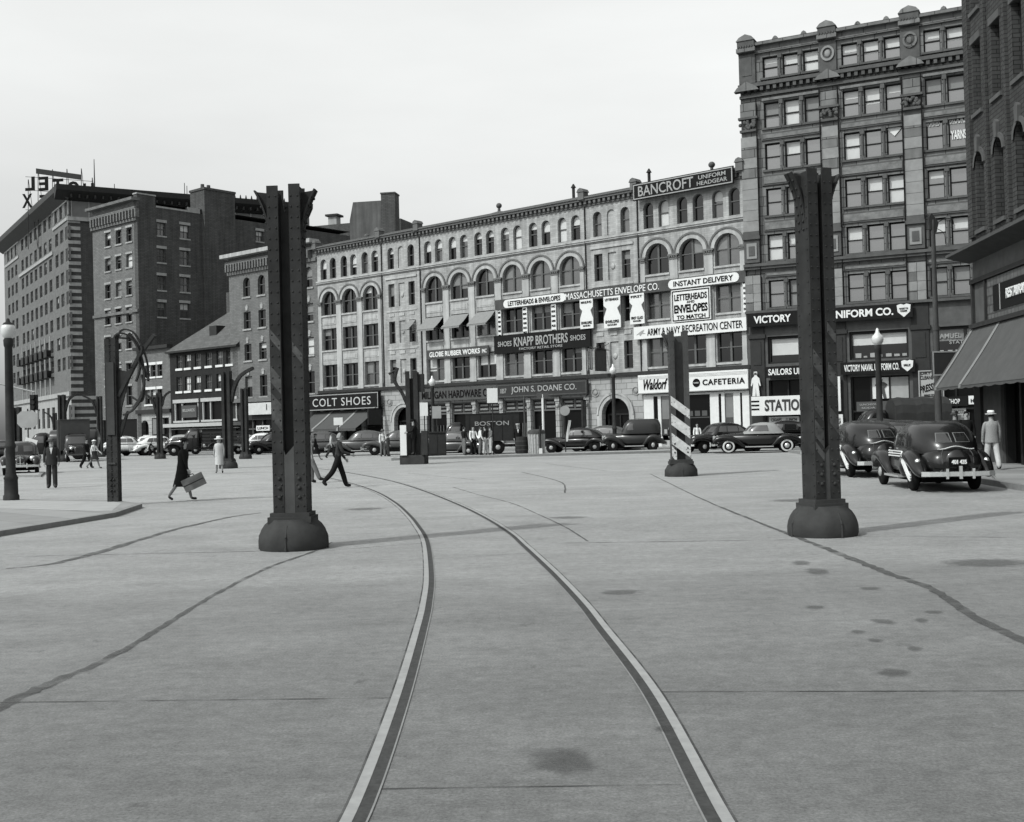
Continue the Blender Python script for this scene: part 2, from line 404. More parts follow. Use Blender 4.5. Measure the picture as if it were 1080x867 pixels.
# streetcar rails: the line between the rail head and its groove, traced on the ground
railL = [(330,922),(376,858),(422,736),(444,660),(449.5,635.5),(452.3,610.5),(450.6,582.8),(447.2,567.5),(440.6,556.4),(430.8,544),(415.6,530.3),(396,519),(371,510.3),(340,502.5)]
railR = [(800,930),(755.6,858),(687,730),(633.6,660),(615.5,637),(590.5,610),(574,594),(554.4,576),(537.8,561.5),(510,544.5),(479.4,530),(443,516),(410,506.5),(368,498.5),(335,494)]
for nm, pts, sgn in (('streetcar_rail', railL, 1), ('streetcar_rail', railR, -1)):
    P = spline([G(*p) for p in pts], 12)
    def off(P, k):
        o = []
        for i, p in enumerate(P):
            a = P[max(i-1, 0)]; b = P[min(i+1, len(P)-1)]; d = Vector((b.x-a.x, b.y-a.y, 0)).normalized(); o.append(p+Vector((-d.y, d.x, 0))*k)
        return o
    ribbon('rail_head', off(P, .029*sgn), .056, .006, M_RAIL)
    ribbon('rail_groove', off(P, -.031*sgn), .062, .005, M_GROOVE)
    ribbon('rail_edge', off(P, -.067*sgn), .010, .006, M_KERB)
    ribbon('rail_edge', off(P, .064*sgn), .014, .006, M_JOINT)
def lin(a, b, n):
    return [(a[0]+(b[0]-a[0])*i/n, a[1]+(b[1]-a[1])*i/n) for i in range(n+1)]
for a, b, wd in (((-20,741.5),(415,736.5),.018), ((692,730),(1100,729),.018), ((398,832.5),(718,828),.013), ((590,573),(838,569.5),.04),
                 ((905,566),(1090,567),.035), ((-20,588),(276,581.5),.03), ((345,581),(446,573),.02), ((455,590),(556,584),.02)):
    ribbon('expansion_joint', [G(*p) for p in lin(a, b, 14)], wd, .004, M_JOINT, 3, .35)
for px, wd in (([(-30,766),(10,741),(60,718),(110,697),(160,668),(200,643),(240,620),(285,598),(330,582),(350,572)], [.16,.17,.15,.12,.10,.09,.09,.09,.08,.05]),
               ([(686,500),(735,524),(775,541),(833,564),(870,578),(905,592),(940,606),(975,618),(1000,632),(1030,652),(1090,681)], [.05,.07,.10,.13,.15,.18,.17,.15,.14,.15,.14]),
               ([(478,514),(505,522),(540,531),(575,546),(598,557),(620,571)], [.05,.05,.05,.05,.05,.04]),
               ([(550,498),(590,508),(596,520)], [.08,.08,.06]), ([(430,499),(460,502),(500,506)], .05), ([(576,489),(640,497)], .07),
               ([(6,600),(60,594),(120,578),(180,560),(240,546),(275,541)], [.05,.22,.25,.2,.18,.1])):
    P = spline([G(*p) for p in px], 9); wd = [.7*q_ for q_ in wd] if isinstance(wd, list) else wd*.7
    W_ = wd if not isinstance(wd, list) else [wd[min(int(i/9), len(wd)-1)]*(1-(i % 9)/9)+wd[min(int(i/9)+1, len(wd)-1)]*((i % 9)/9) for i in range(len(P))]
    ribbon('tar_seam', P, W_, .005, M_TAR, 5, .22)
def soft_stain():
    m = bpy.data.materials.new('soft_oil_stain'); m.use_nodes = True; n = m.node_tree; L = n.links; b = n.nodes['Principled BSDF']
    b.inputs['Base Color'].default_value = grey(.055); b.inputs['Roughness'].default_value = .7; b.inputs['Specular IOR Level'].default_value = .15
    t = n.nodes.new('ShaderNodeTexCoord'); g = n.nodes.new('ShaderNodeVectorMath'); g.operation = 'DISTANCE'; g.inputs[1].default_value = (.5, .5, 0)
    sx = n.nodes.new('ShaderNodeVectorMath'); sx.operation = 'MULTIPLY'; sx.inputs[1].default_value = (1, 1, 0); L.new(t.outputs['Generated'], sx.inputs[0]); L.new(sx.outputs[0], g.inputs[0])
    z = n.nodes.new('ShaderNodeTexNoise'); z.inputs['Scale'].default_value = 9; z.inputs['Detail'].default_value = 6; L.new(t.outputs['Object'], z.inputs['Vector'])
    a = n.nodes.new('ShaderNodeMath'); a.operation = 'MULTIPLY_ADD'; a.inputs[1].default_value = .42; L.new(z.outputs[0], a.inputs[0]); L.new(g.outputs['Value'], a.inputs[2])
    r = n.nodes.new('ShaderNodeMapRange'); r.interpolation_type = 'SMOOTHSTEP'; r.inputs['From Min'].default_value = .66; r.inputs['From Max'].default_value = .42; r.inputs['To Min'].default_value = 0; r.inputs['To Max'].default_value = .36
    L.new(a.outputs[0], r.inputs['Value']); L.new(r.outputs[0], b.inputs['Alpha']); return m
M_SOFT = soft_stain()
def blot(px, py, rx, ry, seed=1, z=.007):
    c = G(px, py); mb = MB(); rx *= 1.5; ry *= 1.5
    mb.add([(-rx, -ry, z), (rx, -ry, z), (rx, ry, z), (-rx, ry, z)], [[0, 1, 2, 3]]); o = mb.build('oil_stain', M_SOFT, None, (c.x, c.y, 0), random.Random(seed).uniform(-.4, .4)); struct(o)
for i, (x, y, rx, ry) in enumerate(((594,803,.15,.2),(943,710,.10,.12),(932,656,.08,.12),(972,655,.05,.1),(905,667,.05,.08),(923,676,.05,.08),(985,646,.08,.08),(862,603,.12,.25),(845,594,.1,.2),
                                   (1040,594,.45,.35),(860,641,.08,.1),(840,528,.5,.4),(385,537,.4,.35),(600,546,.35,.25),(965,685,.05,.08),(918,621,.1,.1),(700,770,.05,.06),(655,625,.2,.15))):
    blot(x, y, rx, ry, i)

# ---------------------------------------------------------------- kerbs, walks, islands
def slab(name, pts, z, m, m_edge=M_KERB, kerb=.16):
    """raised walk: top sheet inside a kerb"""
    mb = MB(); n = len(pts); top = [Vector((p.x, p.y, z)) for p in pts]; bot = [Vector((p.x, p.y, -.05)) for p in pts]
    c = sum(top, Vector())/n
    inn = []
    for i in range(n):
        a, b, p = top[i-1], top[(i+1) % n], top[i]
        e1 = (p-a).normalized(); e2 = (b-p).normalized(); n1 = Vector((-e1.y, e1.x, 0)); n2 = Vector((-e2.y, e2.x, 0)); nn = (n1+n2)
        nn = nn.normalized()*(kerb/max(.4, nn.length/2)); q = p+nn
        inn.append(q if (q-c).length < (p-c).length else p-nn)
    for i in range(n):
        j = (i+1) % n
        mb.quad(bot[i], bot[j], top[j], top[i], 1); mb.quad(top[i], top[j], inn[j], inn[i], 1)
    mb.add(inn, [list(range(n))], 0)
    return struct(mb.build(name, [m, m_edge]))
slab('sidewalk', [F_ROW.P(-45, 4.2), F_ROW.P(43, 4.2), F_ROW.P(43.2, -3), F_ROW.P(-45, -3)], .13, M_WALK)
slab('sidewalk', [F_TOW.P(-1, 4.3), F_TOW.P(21, 4.3), F_TOW.P(21, -3), F_TOW.P(-.5, -3)], .128, M_WALK)
kq = G(1073, 517); ku = (kq-F_R.o).dot(F_R.ex); kn = (kq-F_R.o).dot(F_R.n)
slab('sidewalk', [F_R.P(-26, kn), F_R.P(22, kn), F_R.P(22, -3), F_R.P(-26, -3)], .14, M_WALK)
ia, ib = ground_at(412, 64.5), ground_at(742, 66.5)
slab('traffic_island', [ia, ib, ib+Vector((0, 2.6, 0)), ia+Vector((0, 2.6, 0))], .14, M_PALEC)
isl = [G(-60, 571, .1), G(0, 560, .1), G(122, 540.5, .1), G(150, 531.3, .1), G(126, 528, .1), G(-60, 525.5, .1)]
slab('traffic_island', isl, .1, M_WALK)
mb = MB(); zz = .104
q = [G(-50, 535, zz), G(103, 539, zz), G(118, 538.6, zz), G(128, 530.5, zz), G(120, 529, zz), G(-50, 527, zz)]
mb.add(q, [[0, 1, 2, 3, 4, 5]]); struct(mb.build('island_paving', M_PALEC))
i2 = [G(8, 501, .1), G(43, 501, .1), G(47, 497.5, .1), G(8, 497.5, .1)]
slab('traffic_island', i2, .1, M_PALEC)

# ---------------------------------------------------------------- building kit
def wall(mb, u0, u1, z0, z1, ops, rev=.28, mi=0, y=0.0, mr=None):
    mr = mi if mr is None else mr
    zs = sorted({z0, z1} | {z for o in ops for z in (o[2], o[3]) if z0 < z < z1})
    for za, zb in zip(zs, zs[1:]):
        if zb-za < 1e-5: continue
        sp = sorted((o[0], o[1]) for o in ops if o[2] <= za+1e-5 and o[3] >= zb-1e-5)
        x = u0
        for a, b in sp:
            if a > x+1e-5: mb.quad((x, y, za), (a, y, za), (a, y, zb), (x, y, zb), mi)
            x = max(x, b)
        if x < u1-1e-5: mb.quad((x, y, za), (u1, y, za), (u1, y, zb), (x, y, zb), mi)
    for o in ops:
        a, b, za, zb = o[:4]; arch = o[4] if len(o) > 4 else 0
        if arch:
            r = (b-a)/2; rise = r*arch; zsp = zb-rise; c = (a+b)/2; n = 10
            arc = [(c-r*cos(pi*i/n), zsp+rise*sin(pi*i/n)) for i in range(n+1)]
            for i in range(n):
                p, q_ = arc[i], arc[i+1]; cx = a if i < n/2 else b
                mb.add([(cx, y, zb), (p[0], y, p[1]), (q_[0], y, q_[1])], [[0, 1, 2]], mi)
                mb.quad((p[0], y, p[1]), (q_[0], y, q_[1]), (q_[0], y+rev, q_[1]), (p[0], y+rev, p[1]), mr)
        else:
            zsp = zb; mb.quad((a, y, zb), (b, y, zb), (b, y+rev, zb), (a, y+rev, zb), mr)
        mb.quad((a, y, za), (a, y, zsp), (a, y+rev, zsp), (a, y+rev, za), mr)
        mb.quad((b, y, za), (b, y, zsp), (b, y+rev, zsp), (b, y+rev, za), mr)
        mb.quad((a, y, za), (b, y, za), (b, y+rev, za), (a, y+rev, za), mr)
def shell(mb, u0, u1, z0, z1, dep, mi=0, roof=1, ztop=None):
    mb.quad((u0, 0, z0), (u0, dep, z0), (u0, dep, z1), (u0, 0, z1), mi)
    mb.quad((u1, 0, z0), (u1, dep, z0), (u1, dep, z1), (u1, 0, z1), mi)
    mb.quad((u0, dep, z0), (u1, dep, z0), (u1, dep, z1), (u0, dep, z1), mi)
    zt = z1 if ztop is None else ztop
    mb.quad((u0, 0, zt), (u1, 0, zt), (u1, dep, zt), (u0, dep, zt), roof)

_win = {}
def outline(w, h, arch, n=10):
    if not arch: return [(-w/2, 0), (w/2, 0), (w/2, h), (-w/2, h)]
    r = w/2; rise = r*arch; zs = h-rise
    return [(-w/2, 0), (w/2, 0)]+[(r*cos(pi*i/n), zs+rise*sin(pi*i/n)) for i in range(n+1)]
def frame_mesh(w, h, arch, style, m):
    k = ('f', round(w, 2), round(h, 2), arch, style, m.name)
    if k in _win: return _win[k]
    mb = MB(); o = outline(w, h, arch); n = len(o); t = .065; c = Vector((0, h*.45))
    inn = []
    for x, z in o:
        inn.append((x*(1-2*t/w), t+(z)*(1-2*t/h)))
    for i in range(n):
        j = (i+1) % n
        mb.quad((o[i][0], 0, o[i][1]), (o[j][0], 0, o[j][1]), (inn[j][0], 0, inn[j][1]), (inn[i][0], 0, inn[i][1]))
        mb.quad((inn[i][0], 0, inn[i][1]), (inn[j][0], 0, inn[j][1]), (inn[j][0], .07, inn[j][1]), (inn[i][0], .07, inn[i][1]))
    ht = h-(w/2*arch if arch else 0)
    hm = h*.5 if not arch else min(ht*.98, h*.52)
    if style in ('pair', 'single', 'light'): mb.box(-w/2+t, w/2-t, -.012, .05, hm-.035, hm+.035)
    if style == 'pair': mb.box(-.075, .075, -.03, .06, t*.5, h-t*.5)
    if style == 'light':                         # thin glazing bars
        mb.box(-.015, .015, .02, .06, t, h-t)
    me = mb.mesh('window', m); _win[k] = me; return me
def pane_mesh(w, h, arch, m):
    k = ('p', round(w, 2), round(h, 2), arch, m.name)
    if k in _win: return _win[k]
    mb = MB(); o = outline(w-.06, h-.04, arch); mb.add([(x, .072, z+.02) for x, z in o], [list(range(len(o)))]); me = mb.mesh('pane', m); _win[k] = me; return me
def blind_mesh(x0, x1, w, h, arch, drop, m):
    k = ('b', round(x0, 2), round(x1, 2), round(w, 2), round(h, 2), arch, round(drop, 2), m.name)
    if k in _win: return _win[k]
    mb = MB(); n = 8 if arch else 1; zb = h-drop; r = w/2
    for i in range(n):
        a = x0+(x1-x0)*i/n; b = x0+(x1-x0)*(i+1)/n
        def top(x):
            if not arch: return h-.05
            rise = r*arch; return h-rise+rise*sqrt(max(0, 1-(x/r)**2))-.05
        ta, tb = top(a), top(b)
        if max(ta, tb) > zb: mb.quad((a, .058, min(zb, ta)), (b, .058, min(zb, tb)), (b, .058, max(tb, zb)), (a, .058, max(ta, zb)))
    me = mb.mesh('blind', m); _win[k] = me; return me
WR = random.Random(11)
def window(root, ua, ub, za, zb, arch=0, style='single', fm=M_FRAME, gm=M_GLASS, blind=.5, rev=.22, bm=None, y=0.0, full=0.15, drop=None):
    w, h = ub-ua, zb-za
    f = link('window', frame_mesh(w, h, arch, style, fm), root, ((ua+ub)/2, y+rev, za))
    link('pane', pane_mesh(w, h, arch, gm), f)
    halves = [(-w/2+.06, -.05), (.05, w/2-.06)] if style == 'pair' else [(-w/2+.05, w/2-.05)]
    for a, b in halves:
        if WR.random() < blind:
            d = drop if drop else h*(1 if WR.random() < full else WR.choice((.3, .4, .5, .5, .62)))
            if d >= h: d = h-.06
            link('blind', blind_mesh(a, b, w, h, arch, round(d, 1), bm or WR.choice((M_BLIND, M_BLIND2))), f)
    return f
def bld(name, label, F, cat='building', group=None):
    return thing(name, label, cat, F.o, F.a, group)

# ================================================================ pale brick row of shops and offices
ROW = bld('brick_row', 'long pale brick commercial row with round arched fourth floor windows and painted shop signs', F_ROW)
SEC = [('arch', .7, 9.1, 3), ('pair', 9.1, 13.65, 0), ('arch', 13.65, 30.5, 6), ('pair', 30.5, 35.05, 0), ('arch', 35.05, 43.5, 3)]
Z = dict(top=18.25, corn=17.65, st_t=15.09, st_b=14.75, led_b=5.12, led_t=5.36)
ops, wins = [], []
def bays(u0, u1, n): 
    p = (u1-u0-3.0)/(n-1); return [u0+1.5+p*i for i in range(n)]
shops, archs = [], []
for kind, a, b, n in SEC:
    if kind == 'arch':
        for c in bays(a, b, n):
            for s in (-1, 1): wins.append((c+s*.62-.41, c+s*.62+.41, 15.2, 17.02, 1, 'single', 5))
            wins.append((c-.94, c+.94, 12.0, 14.1, 1, 'pair', 4))
            wins.append((c-.94, c+.94, 8.9, 10.82, 0, 'pair', 3))
            wins.append((c-.94, c+.94, 5.62, 7.62, 0, 'pair', 2))
            shops.append((c-1.18, c+1.18, .5, 3.75, 0)); archs.append(c)
    else:
        c = (a+b)/2
        for s in (-1, 1):
            wins.append((c+s*1.2-.38, c+s*1.2+.38, 15.2, 17.0, 1, 'single', 5))
            for zl, zh in ((12.0, 13.95), (8.95, 10.8), (5.62, 7.6)): wins.append((c+s*1.2-.37, c+s*1.2+.37, zl, zh, 0, 'single', 4))
ops = [w_[:5] for w_ in wins]
NICHE = [(c-.36, c+.36, zl, zh, ar) for c in (11.4, 32.78) for zl, zh, ar in ((15.2, 17.0, 1), (12.0, 13.95, 0), (8.95, 10.8, 0), (5.62, 7.6, 0))]
DOORS = [(c-1.18, c+1.18, .14, 3.6, 1) for c in (11.4, 32.78)]
mb = MB()
wall(mb, .7, 43.5, Z['led_t'], Z['corn'], ops+NICHE, .22)
wall(mb, .7, 43.5, 0, Z['led_t'], shops+DOORS, .35, 2)
for a, b, zl, zh, ar in NICHE: mb.add([((a+b)/2+x, .1, zl+z) for x, z in outline(b-a, zh-zl, ar)], [list(range(len(outline(b-a, zh-zl, ar))))], 0)
wall(mb, .7, 43.5, Z['corn'], Z['top'], [], 0)
shell(mb, .7, 43.5, 0, Z['top'], 22, 0, 1, Z['corn']+.1)
mb.build('wall', [M_WALL, M_ROOF, M_STONE], ROW)
for w_ in wins:
    a, b, zl, zh, ar, st, fl = w_
    lit = a > 33
    window(ROW, a, b, zl, zh, ar, st, M_FRAME, M_GLASS if WR.random() < .7 else M_GLASS3, {5: .7, 4: .3, 3: .38, 2: .3}[fl], .22, bm=(M_BLIND if fl == 5 else None if WR.random() < .3 else M_BLIND2), full=.06)
    if fl in (3, 2, 4) and st == 'pair':
        mb = MB(); mb.box(a-.06, b+.06, -.09, .2, zl-.14, zl-.003); mb.build('sill', M_TRIM, ROW)
# arch mouldings with hoods, springers and keystones
for c in archs:
    mb = MB(); mh = MB()
    zsp = 14.1-.94; n = 14
    for r0, r1, y0, g in ((.95, 1.24, -.05, mb), (1.24, 1.36, -.11, mh)):
        for i in range(n):
            t0, t1 = pi*i/n, pi*(i+1)/n
            P = lambda r, t, y: (c-r*cos(t), y, zsp+r*sin(t))
            g.quad(P(r0, t0, y0), P(r0, t1, y0), P(r1, t1, y0), P(r1, t0, y0)); g.quad(P(r1, t0, y0), P(r1, t1, y0), P(r1, t1, .01), P(r1, t0, .01))
            g.quad(P(r0, t0, y0), P(r0, t1, y0), P(r0, t1, .01), P(r0, t0, .01))
    mb.build('arch_moulding', M_TRIM, ROW); mh.build('hood_moulding', mat('weathered_stone', .20, .85, .2, 3), ROW)
# pilasters between the bays, with carved capitals and bases
def pilaster(u, z0, z1, wd, capz):
    mb = MB(); mb.box(u-wd/2, u+wd/2, -.10, .02, z0+.35, capz-.3, 0); mb.box(u-wd/2-.05, u+wd/2+.05, -.15, .02, z0, z0+.35, 0)
    mb.build('pilaster', M_TRIM, ROW)
    mb = MB(); mb.box(u-wd/2-.04, u+wd/2+.04, -.14, .02, capz-.3, capz-.2); mb.box(u-wd/2-.10, u+wd/2+.10, -.2, .02, capz-.06, capz+.06)
    for k in range(4): mb.sphere((u-wd/2+.04+k*(wd-.08)/3, -.12, capz-.13), .09, .08, .1, 6, 4)
    mb.build('capital', mat('carved_stone', .22, .9, .3, 9), ROW)
for kind, a, b, n in SEC:
    if kind == 'arch':
        cs = bays(a, b, n)
        for x in [(p+q_)/2 for p, q_ in zip(cs, cs[1:])]: pilaster(x, Z['led_t'], 0, .62, 13.15)
        for x in (a+.36, b-.36): pilaster(x, Z['led_t'], 0, .34, 13.15)
for kind, a, b, n in SEC:                                     # recessed spandrel tablets under each window
    if kind == 'arch':
        for c in bays(a, b, n):
            for zl in (11.0, 7.85): mb = MB(); mb.box(c-.9, c+.9, -.03, .01, zl+.14, zl+.62); mb.box(c-.7, c+.7, -.05, -.028, zl+.24, zl+.52); mb.build('spandrel_panel', M_TRIM, ROW)
    else:
        c = (a+b)/2
        for zl in (11.15, 8.0):
            mb = MB(); mb.box(c-1.8, c+1.8, -.045, .01, zl+.42, zl+.56); mb.build('string_course', M_TRIM, ROW)
            for k in (-1.2, 0, 1.2): mb = MB(); mb.box(c+k-.3, c+k+.3, -.05, .01, zl+.05, zl+.3); mb.build('spandrel_panel', M_TRIM, ROW)
        mb = MB(); mb.box(c-1.85, c+1.85, -.09, .01, 14.32, 14.5); mb.build('string_course', M_TRIM, ROW)
        for zl in (12.0, 8.95, 5.62): mb = MB(); mb.sphere((c, .08, zl+.95), .2, .08, .22, 8, 6); mb.build('boss', M_TRIM, ROW)
mb = MB(); mb.box(.66, 43.54, -.10, .01, Z['st_b']+.1, Z['st_t']-.02); mb.box(.66, 43.54, -.16, -.098, Z['st_t']-.12, Z['st_t']); mb.build('string_course', M_TRIM, ROW)
mb = MB(); mb.box(.66, 43.54, -.05, .01, Z['st_b'], Z['st_b']+.098); mb.build('string_course', mat('weathered_stone', .2), ROW)
mb = MB(); mb.box(.62, 43.54, -.36, .01, 17.86, 18.02); mb.box(.62, 43.54, -.45, .3, 18.02, 18.12); mb.box(.62, 43.54, -.1, .01, 17.5, 17.62)
u = .8
while u < 43.4: mb.box(u, u+.2, -.3, .01, 17.622, 17.858); u += .42
mb.build('cornice', mat('weathered_stone', .2), ROW)
mb = MB(); mb.quad((.62, -.45, 18.125), (43.54, -.45, 18.125), (43.54, 1.2, 18.6), (.62, 1.2, 18.6)); mb.build('parapet_roof', M_ROOF, ROW)
mb = MB(); mb.box(.66, 43.54, -.22, .01, Z['led_b'], Z['led_t']); mb.build('shop_cornice', M_SLATE, ROW)
for x in (.85, 9.1, 13.65, 30.5, 35.05, 43.3):
    mb = MB(); mb.box(x-.26, x+.26, -.5, .1, 17.95, 18.5, 0); mb.prism([(x-.33, 18.5), (x+.33, 18.5), (x+.2, 18.72), (x, 18.8), (x-.2, 18.72)], 'y', -.55, .15, 0); mb.build('parapet_finial', mat('weathered_stone', .2), ROW)
    if x > 1 and x < 43:
        mb = MB(); mb.tube((x, -.06, 5.4), (x, -.06, 17.5), .05, .05, 8); mb.build('drainpipe', M_SLATE, ROW)
for c, wd in ((19.3, 4.2), (39.0, 3.6), (3.5, 3.0)):
    mb = MB(); zt = 19.25 if c > 5 else 18.8
    base = [(c-wd, 1.5, 18.3), (c+wd, 1.5, 18.3), (c+wd, 9, 18.3), (c-wd, 9, 18.3)]
    mb.add(base+[(c, 3.5, zt)], [[0, 1, 4], [1, 2, 4], [2, 3, 4], [3, 0, 4]])
    mb.tube((c, 3.5, zt-.2), (c, 3.5, zt+.3), .14, .1, 10); mb.sphere((c, 3.5, zt+.42), .24, .24, .22); mb.build('roof_turret', mat('lead_roof', .16, .7, .2, 2), ROW)
for c, y_, h_ in ((25.0, 6, 20.6), (31.5, 7, 20.9)):
    mb = MB(); mb.tube((c, y_, 17.7), (c, y_, h_), .12, .12, 8); mb.tube((c, y_, h_), (c, y_, h_+.3), .22, .05, 8); mb.build('roof_vent', M_SLATE, ROW)
# arched street doors
for c in (11.4, 32.78):
    mb = MB(); n = 14
    for r0, r1, y0 in ((1.18, 1.45, -.12), (1.45, 1.6, -.18)):
        for i in range(n):
            t0, t1 = pi*i/n, pi*(i+1)/n; P = lambda r, t, y: (c-r*cos(t), y, 2.42+r*sin(t))
            mb.quad(P(r0, t0, y0), P(r0, t1, y0), P(r1, t1, y0), P(r1, t0, y0)); mb.quad(P(r1, t0, y0), P(r1, t1, y0), P(r1, t1, 0), P(r1, t0, 0)); mb.quad(P(r0, t0, y0), P(r0, t1, y0), P(r0, t1, 0), P(r0, t0, 0))
    for s in (-1, 1): mb.box(c+s*1.39-.21, c+s*1.39+.21, -.12, .01, .1, 2.42)
    mb.build('door_arch', M_TRIM, ROW)
    mb = MB()
    for s in (-1, 1):
        for i in range(16):
            t0, t1 = 2*pi*i/16, 2*pi*(i+1)/16; cx = c+s*1.75; P = lambda r, t: (cx+r*cos(t), -.05, 4.05+r*sin(t)*1)
            mb.quad(P(.26, t0), P(.26, t1), P(.34, t1), P(.34, t0))
        mb.sphere((c+s*1.75, -.02, 4.05), .2, .06, .2, 8, 6)
    mb.build('roundel', M_STONE, ROW)
    d = MB(); o_ = outline(2.36, 3.46, 1); d.add([(c+x, .6, .14+z) for x, z in o_], [list(range(len(o_)))]); dd = d.build('door', M_BLACK, ROW)
    d = MB(); d.box(c-.05, c+.05, .5, .59, .14, 2.4); d.box(c-1.18, c+1.18, .5, .6, 2.38, 2.5); d.box(c-1.1, c-.96, .5, .59, .14, 2.38); d.box(c+.96, c+1.1, .5, .59, .14, 2.38); d.build('door_frame', M_DFRAME, dd)
# shop fronts: stall riser, dark glazing, transom with little signboards
for i, (a, b, zl, zh, _) in enumerate(shops):
    if i >= 9: continue
    mb = MB(); mb.quad((a, .34, .13), (b, .34, .13), (b, .34, zh), (a, .34, zh)); p = mb.build('shop_window', M_BLACK, ROW)
    mb = MB(); mb.box(a, b, .18, .3, 2.86, 2.98); mb.box(a, b, .18, .3, 3.66, 3.75); mb.box((a+b)/2-.05, (a+b)/2+.05, .18, .3, 2.98, 3.66)
    for x in (a+.03, b-.03): mb.box(x-.05, x+.05, .18, .3, .13, 3.7)
    if i in (3, 5, 6): mb.box(a, b, .1, .32, .13, .8); [mb.box(x-.03, x+.03, .2, .3, .8, 2.0) for x in [a+(b-a)*k/7 for k in range(1, 7)]]
    mb.build('shop_frame', M_FRAME, p)
    if 3 <= i:
        m2 = MB(); rr_ = random.Random(i)
        for x in (a+.17, (a+b)/2+.1):
            for z in (3.06, 3.36): m2.box(x, x+(b-a)/2-.28, .16, .28, z, z+.22)
        m2.build('signboard', M_MSIGN, p)
        m2 = MB()
        for x in (a+.25, (a+b)/2+.18):
            for z in (3.12, 3.42):
                xx = x
                while xx < x+(b-a)/2-.5: wd = rr_.uniform(.05, .1); m2.box(xx, xx+wd, .150, .158, z, z+.1); xx += wd+.035
        m2.build('small_lettering', M_LETG, p)
# piers of the shop floor in the hardware stretch
for x in (13.9, 16.5, 19.3, 22.1, 24.85, 27.6, 30.3):
    mb = MB(); mb.box(x-.17, x+.17, -.12, .01, .1, 3.85); mb.box(x-.22, x+.22, -.18, .01, 3.55, 3.85); mb.sphere((x, -.14, 3.2), .16, .1, .16, 8, 6); mb.build('shop_pier', M_STONE, ROW)
# cafeteria front
mb = MB(); mb.box(35.2, 43.4, -.06, .01, .12, .55, 1)
for a, b in ((35.2, 36.0), (36.35, 36.6), (38.25, 38.55), (40.45, 41.1), (41.3, 41.55), (42.2, 42.7), (42.85, 43.4)): mb.box(a, b, -.1, .0, .12, 3.7)
mb.box(35.2, 43.4, -.09, .01, 3.58, 3.72); pf = mb.build('cafeteria_front', [M_WFRAME, M_TRIM], ROW)
for a, b, zb, m in ((36.6, 38.25, .9, M_GLASS3), (38.55, 40.45, .12, M_BLACK), (41.55, 42.2, .9, M_GLASS3), (41.1, 41.3, .6, M_BLACK), (36.0, 36.35, .6, M_BLACK), (42.7, 42.85, .6, M_BLACK)):
    mb = MB(); mb.quad((a, -.03, zb), (b, -.03, zb), (b, -.03, 3.58), (a, -.03, 3.58)); g = mb.build('shop_window', m, ROW)
    if b-a > .5 and zb > .5:
        mb = MB(); mb.quad((a+.05, -.04, 2.0), (b-.05, -.04, 2.0), (b-.05, -.04, 3.5), (a+.05, -.04, 3.5)); mb.build('blind', M_BLIND2, g)
        mb = MB(); [mb.box(a+.2+k*.32, a+.42+k*.32, -.06, -.035, 1.0, 1.3+.1*(k % 2)) for k in range(int((b-a-.3)/.32))]; mb.build('window_card', M_GSIGN, g)
mb = MB(); [mb.box(38.7+k*.55, 39.1+k*.55, -.06, -.035, 2.15, 2.5) for k in range(3)]; mb.box(38.55, 40.45, -.06, -.035, 2.02, 2.08); mb.build('door_panel', M_MSIGN, ROW)

# ================================================================ dark stone tower of offices
TOW = bld('stone_office_block', 'tall dark brownstone office block of eight floors with grouped sash windows at the right', F_TOW)
TW = 19.0
rows = [(23.72, 25.08), (20.5, 22.15), (17.8, 19.5), (14.85, 16.6), (11.95, 13.65), (8.95, 10.7)]
cols = [(1.48, 2.45), (2.76, 3.74), (4.06, 5.02), (6.42, 7.4), (7.7, 8.68), (8.98, 9.94), (11.28, 12.24), (12.54, 13.52), (13.82, 14.8)]
tops = [(a, b, zl, zh) for zl, zh in rows for a, b in cols]
mb = MB(); wall(mb, 0, TW, 8.7, 26.1, tops, .30); wall(mb, 0, TW, 0, 8.7, [(1.3, 5.05, 5.35, 7.1), (6.4, 9.9, 5.35, 7.1), (11.3, 14.9, 5.35, 7.1), (1.3, 5.05, .13, 4.3), (6.4, 9.9, .13, 4.3), (11.3, 14.9, .13, 4.3)], .4, 2)
shell(mb, 0, TW, 0, 26.1, 18, 0, 1); mb.build('wall', [M_TSTONE, M_ROOF, M_TDARK], TOW)
for zl, zh in rows:
    for i, (a, b) in enumerate(cols):
        f = window(TOW, a, b, zl, zh, 0, 'single', M_DFRAME, M_GLASS2, 0 if (zl == 17.8 and a > 8.9) else {23.72: .95, 20.5: .9, 11.95: .9}.get(zl, .5), .24, full=.35, bm=M_BLIND if zl > 23 or zl == 11.95 else WR.choice((M_BLIND, M_BLIND2)))
        mb = MB(); mb.box(a-.14, b+.14, -.12, .22, zl-.13, zl-.003); mb.build('sill', M_TDARK, TOW)
PILS = [(0, 1.02), (5.12, 6.12), (10.0, 11.05), (15.0, 16.0)]
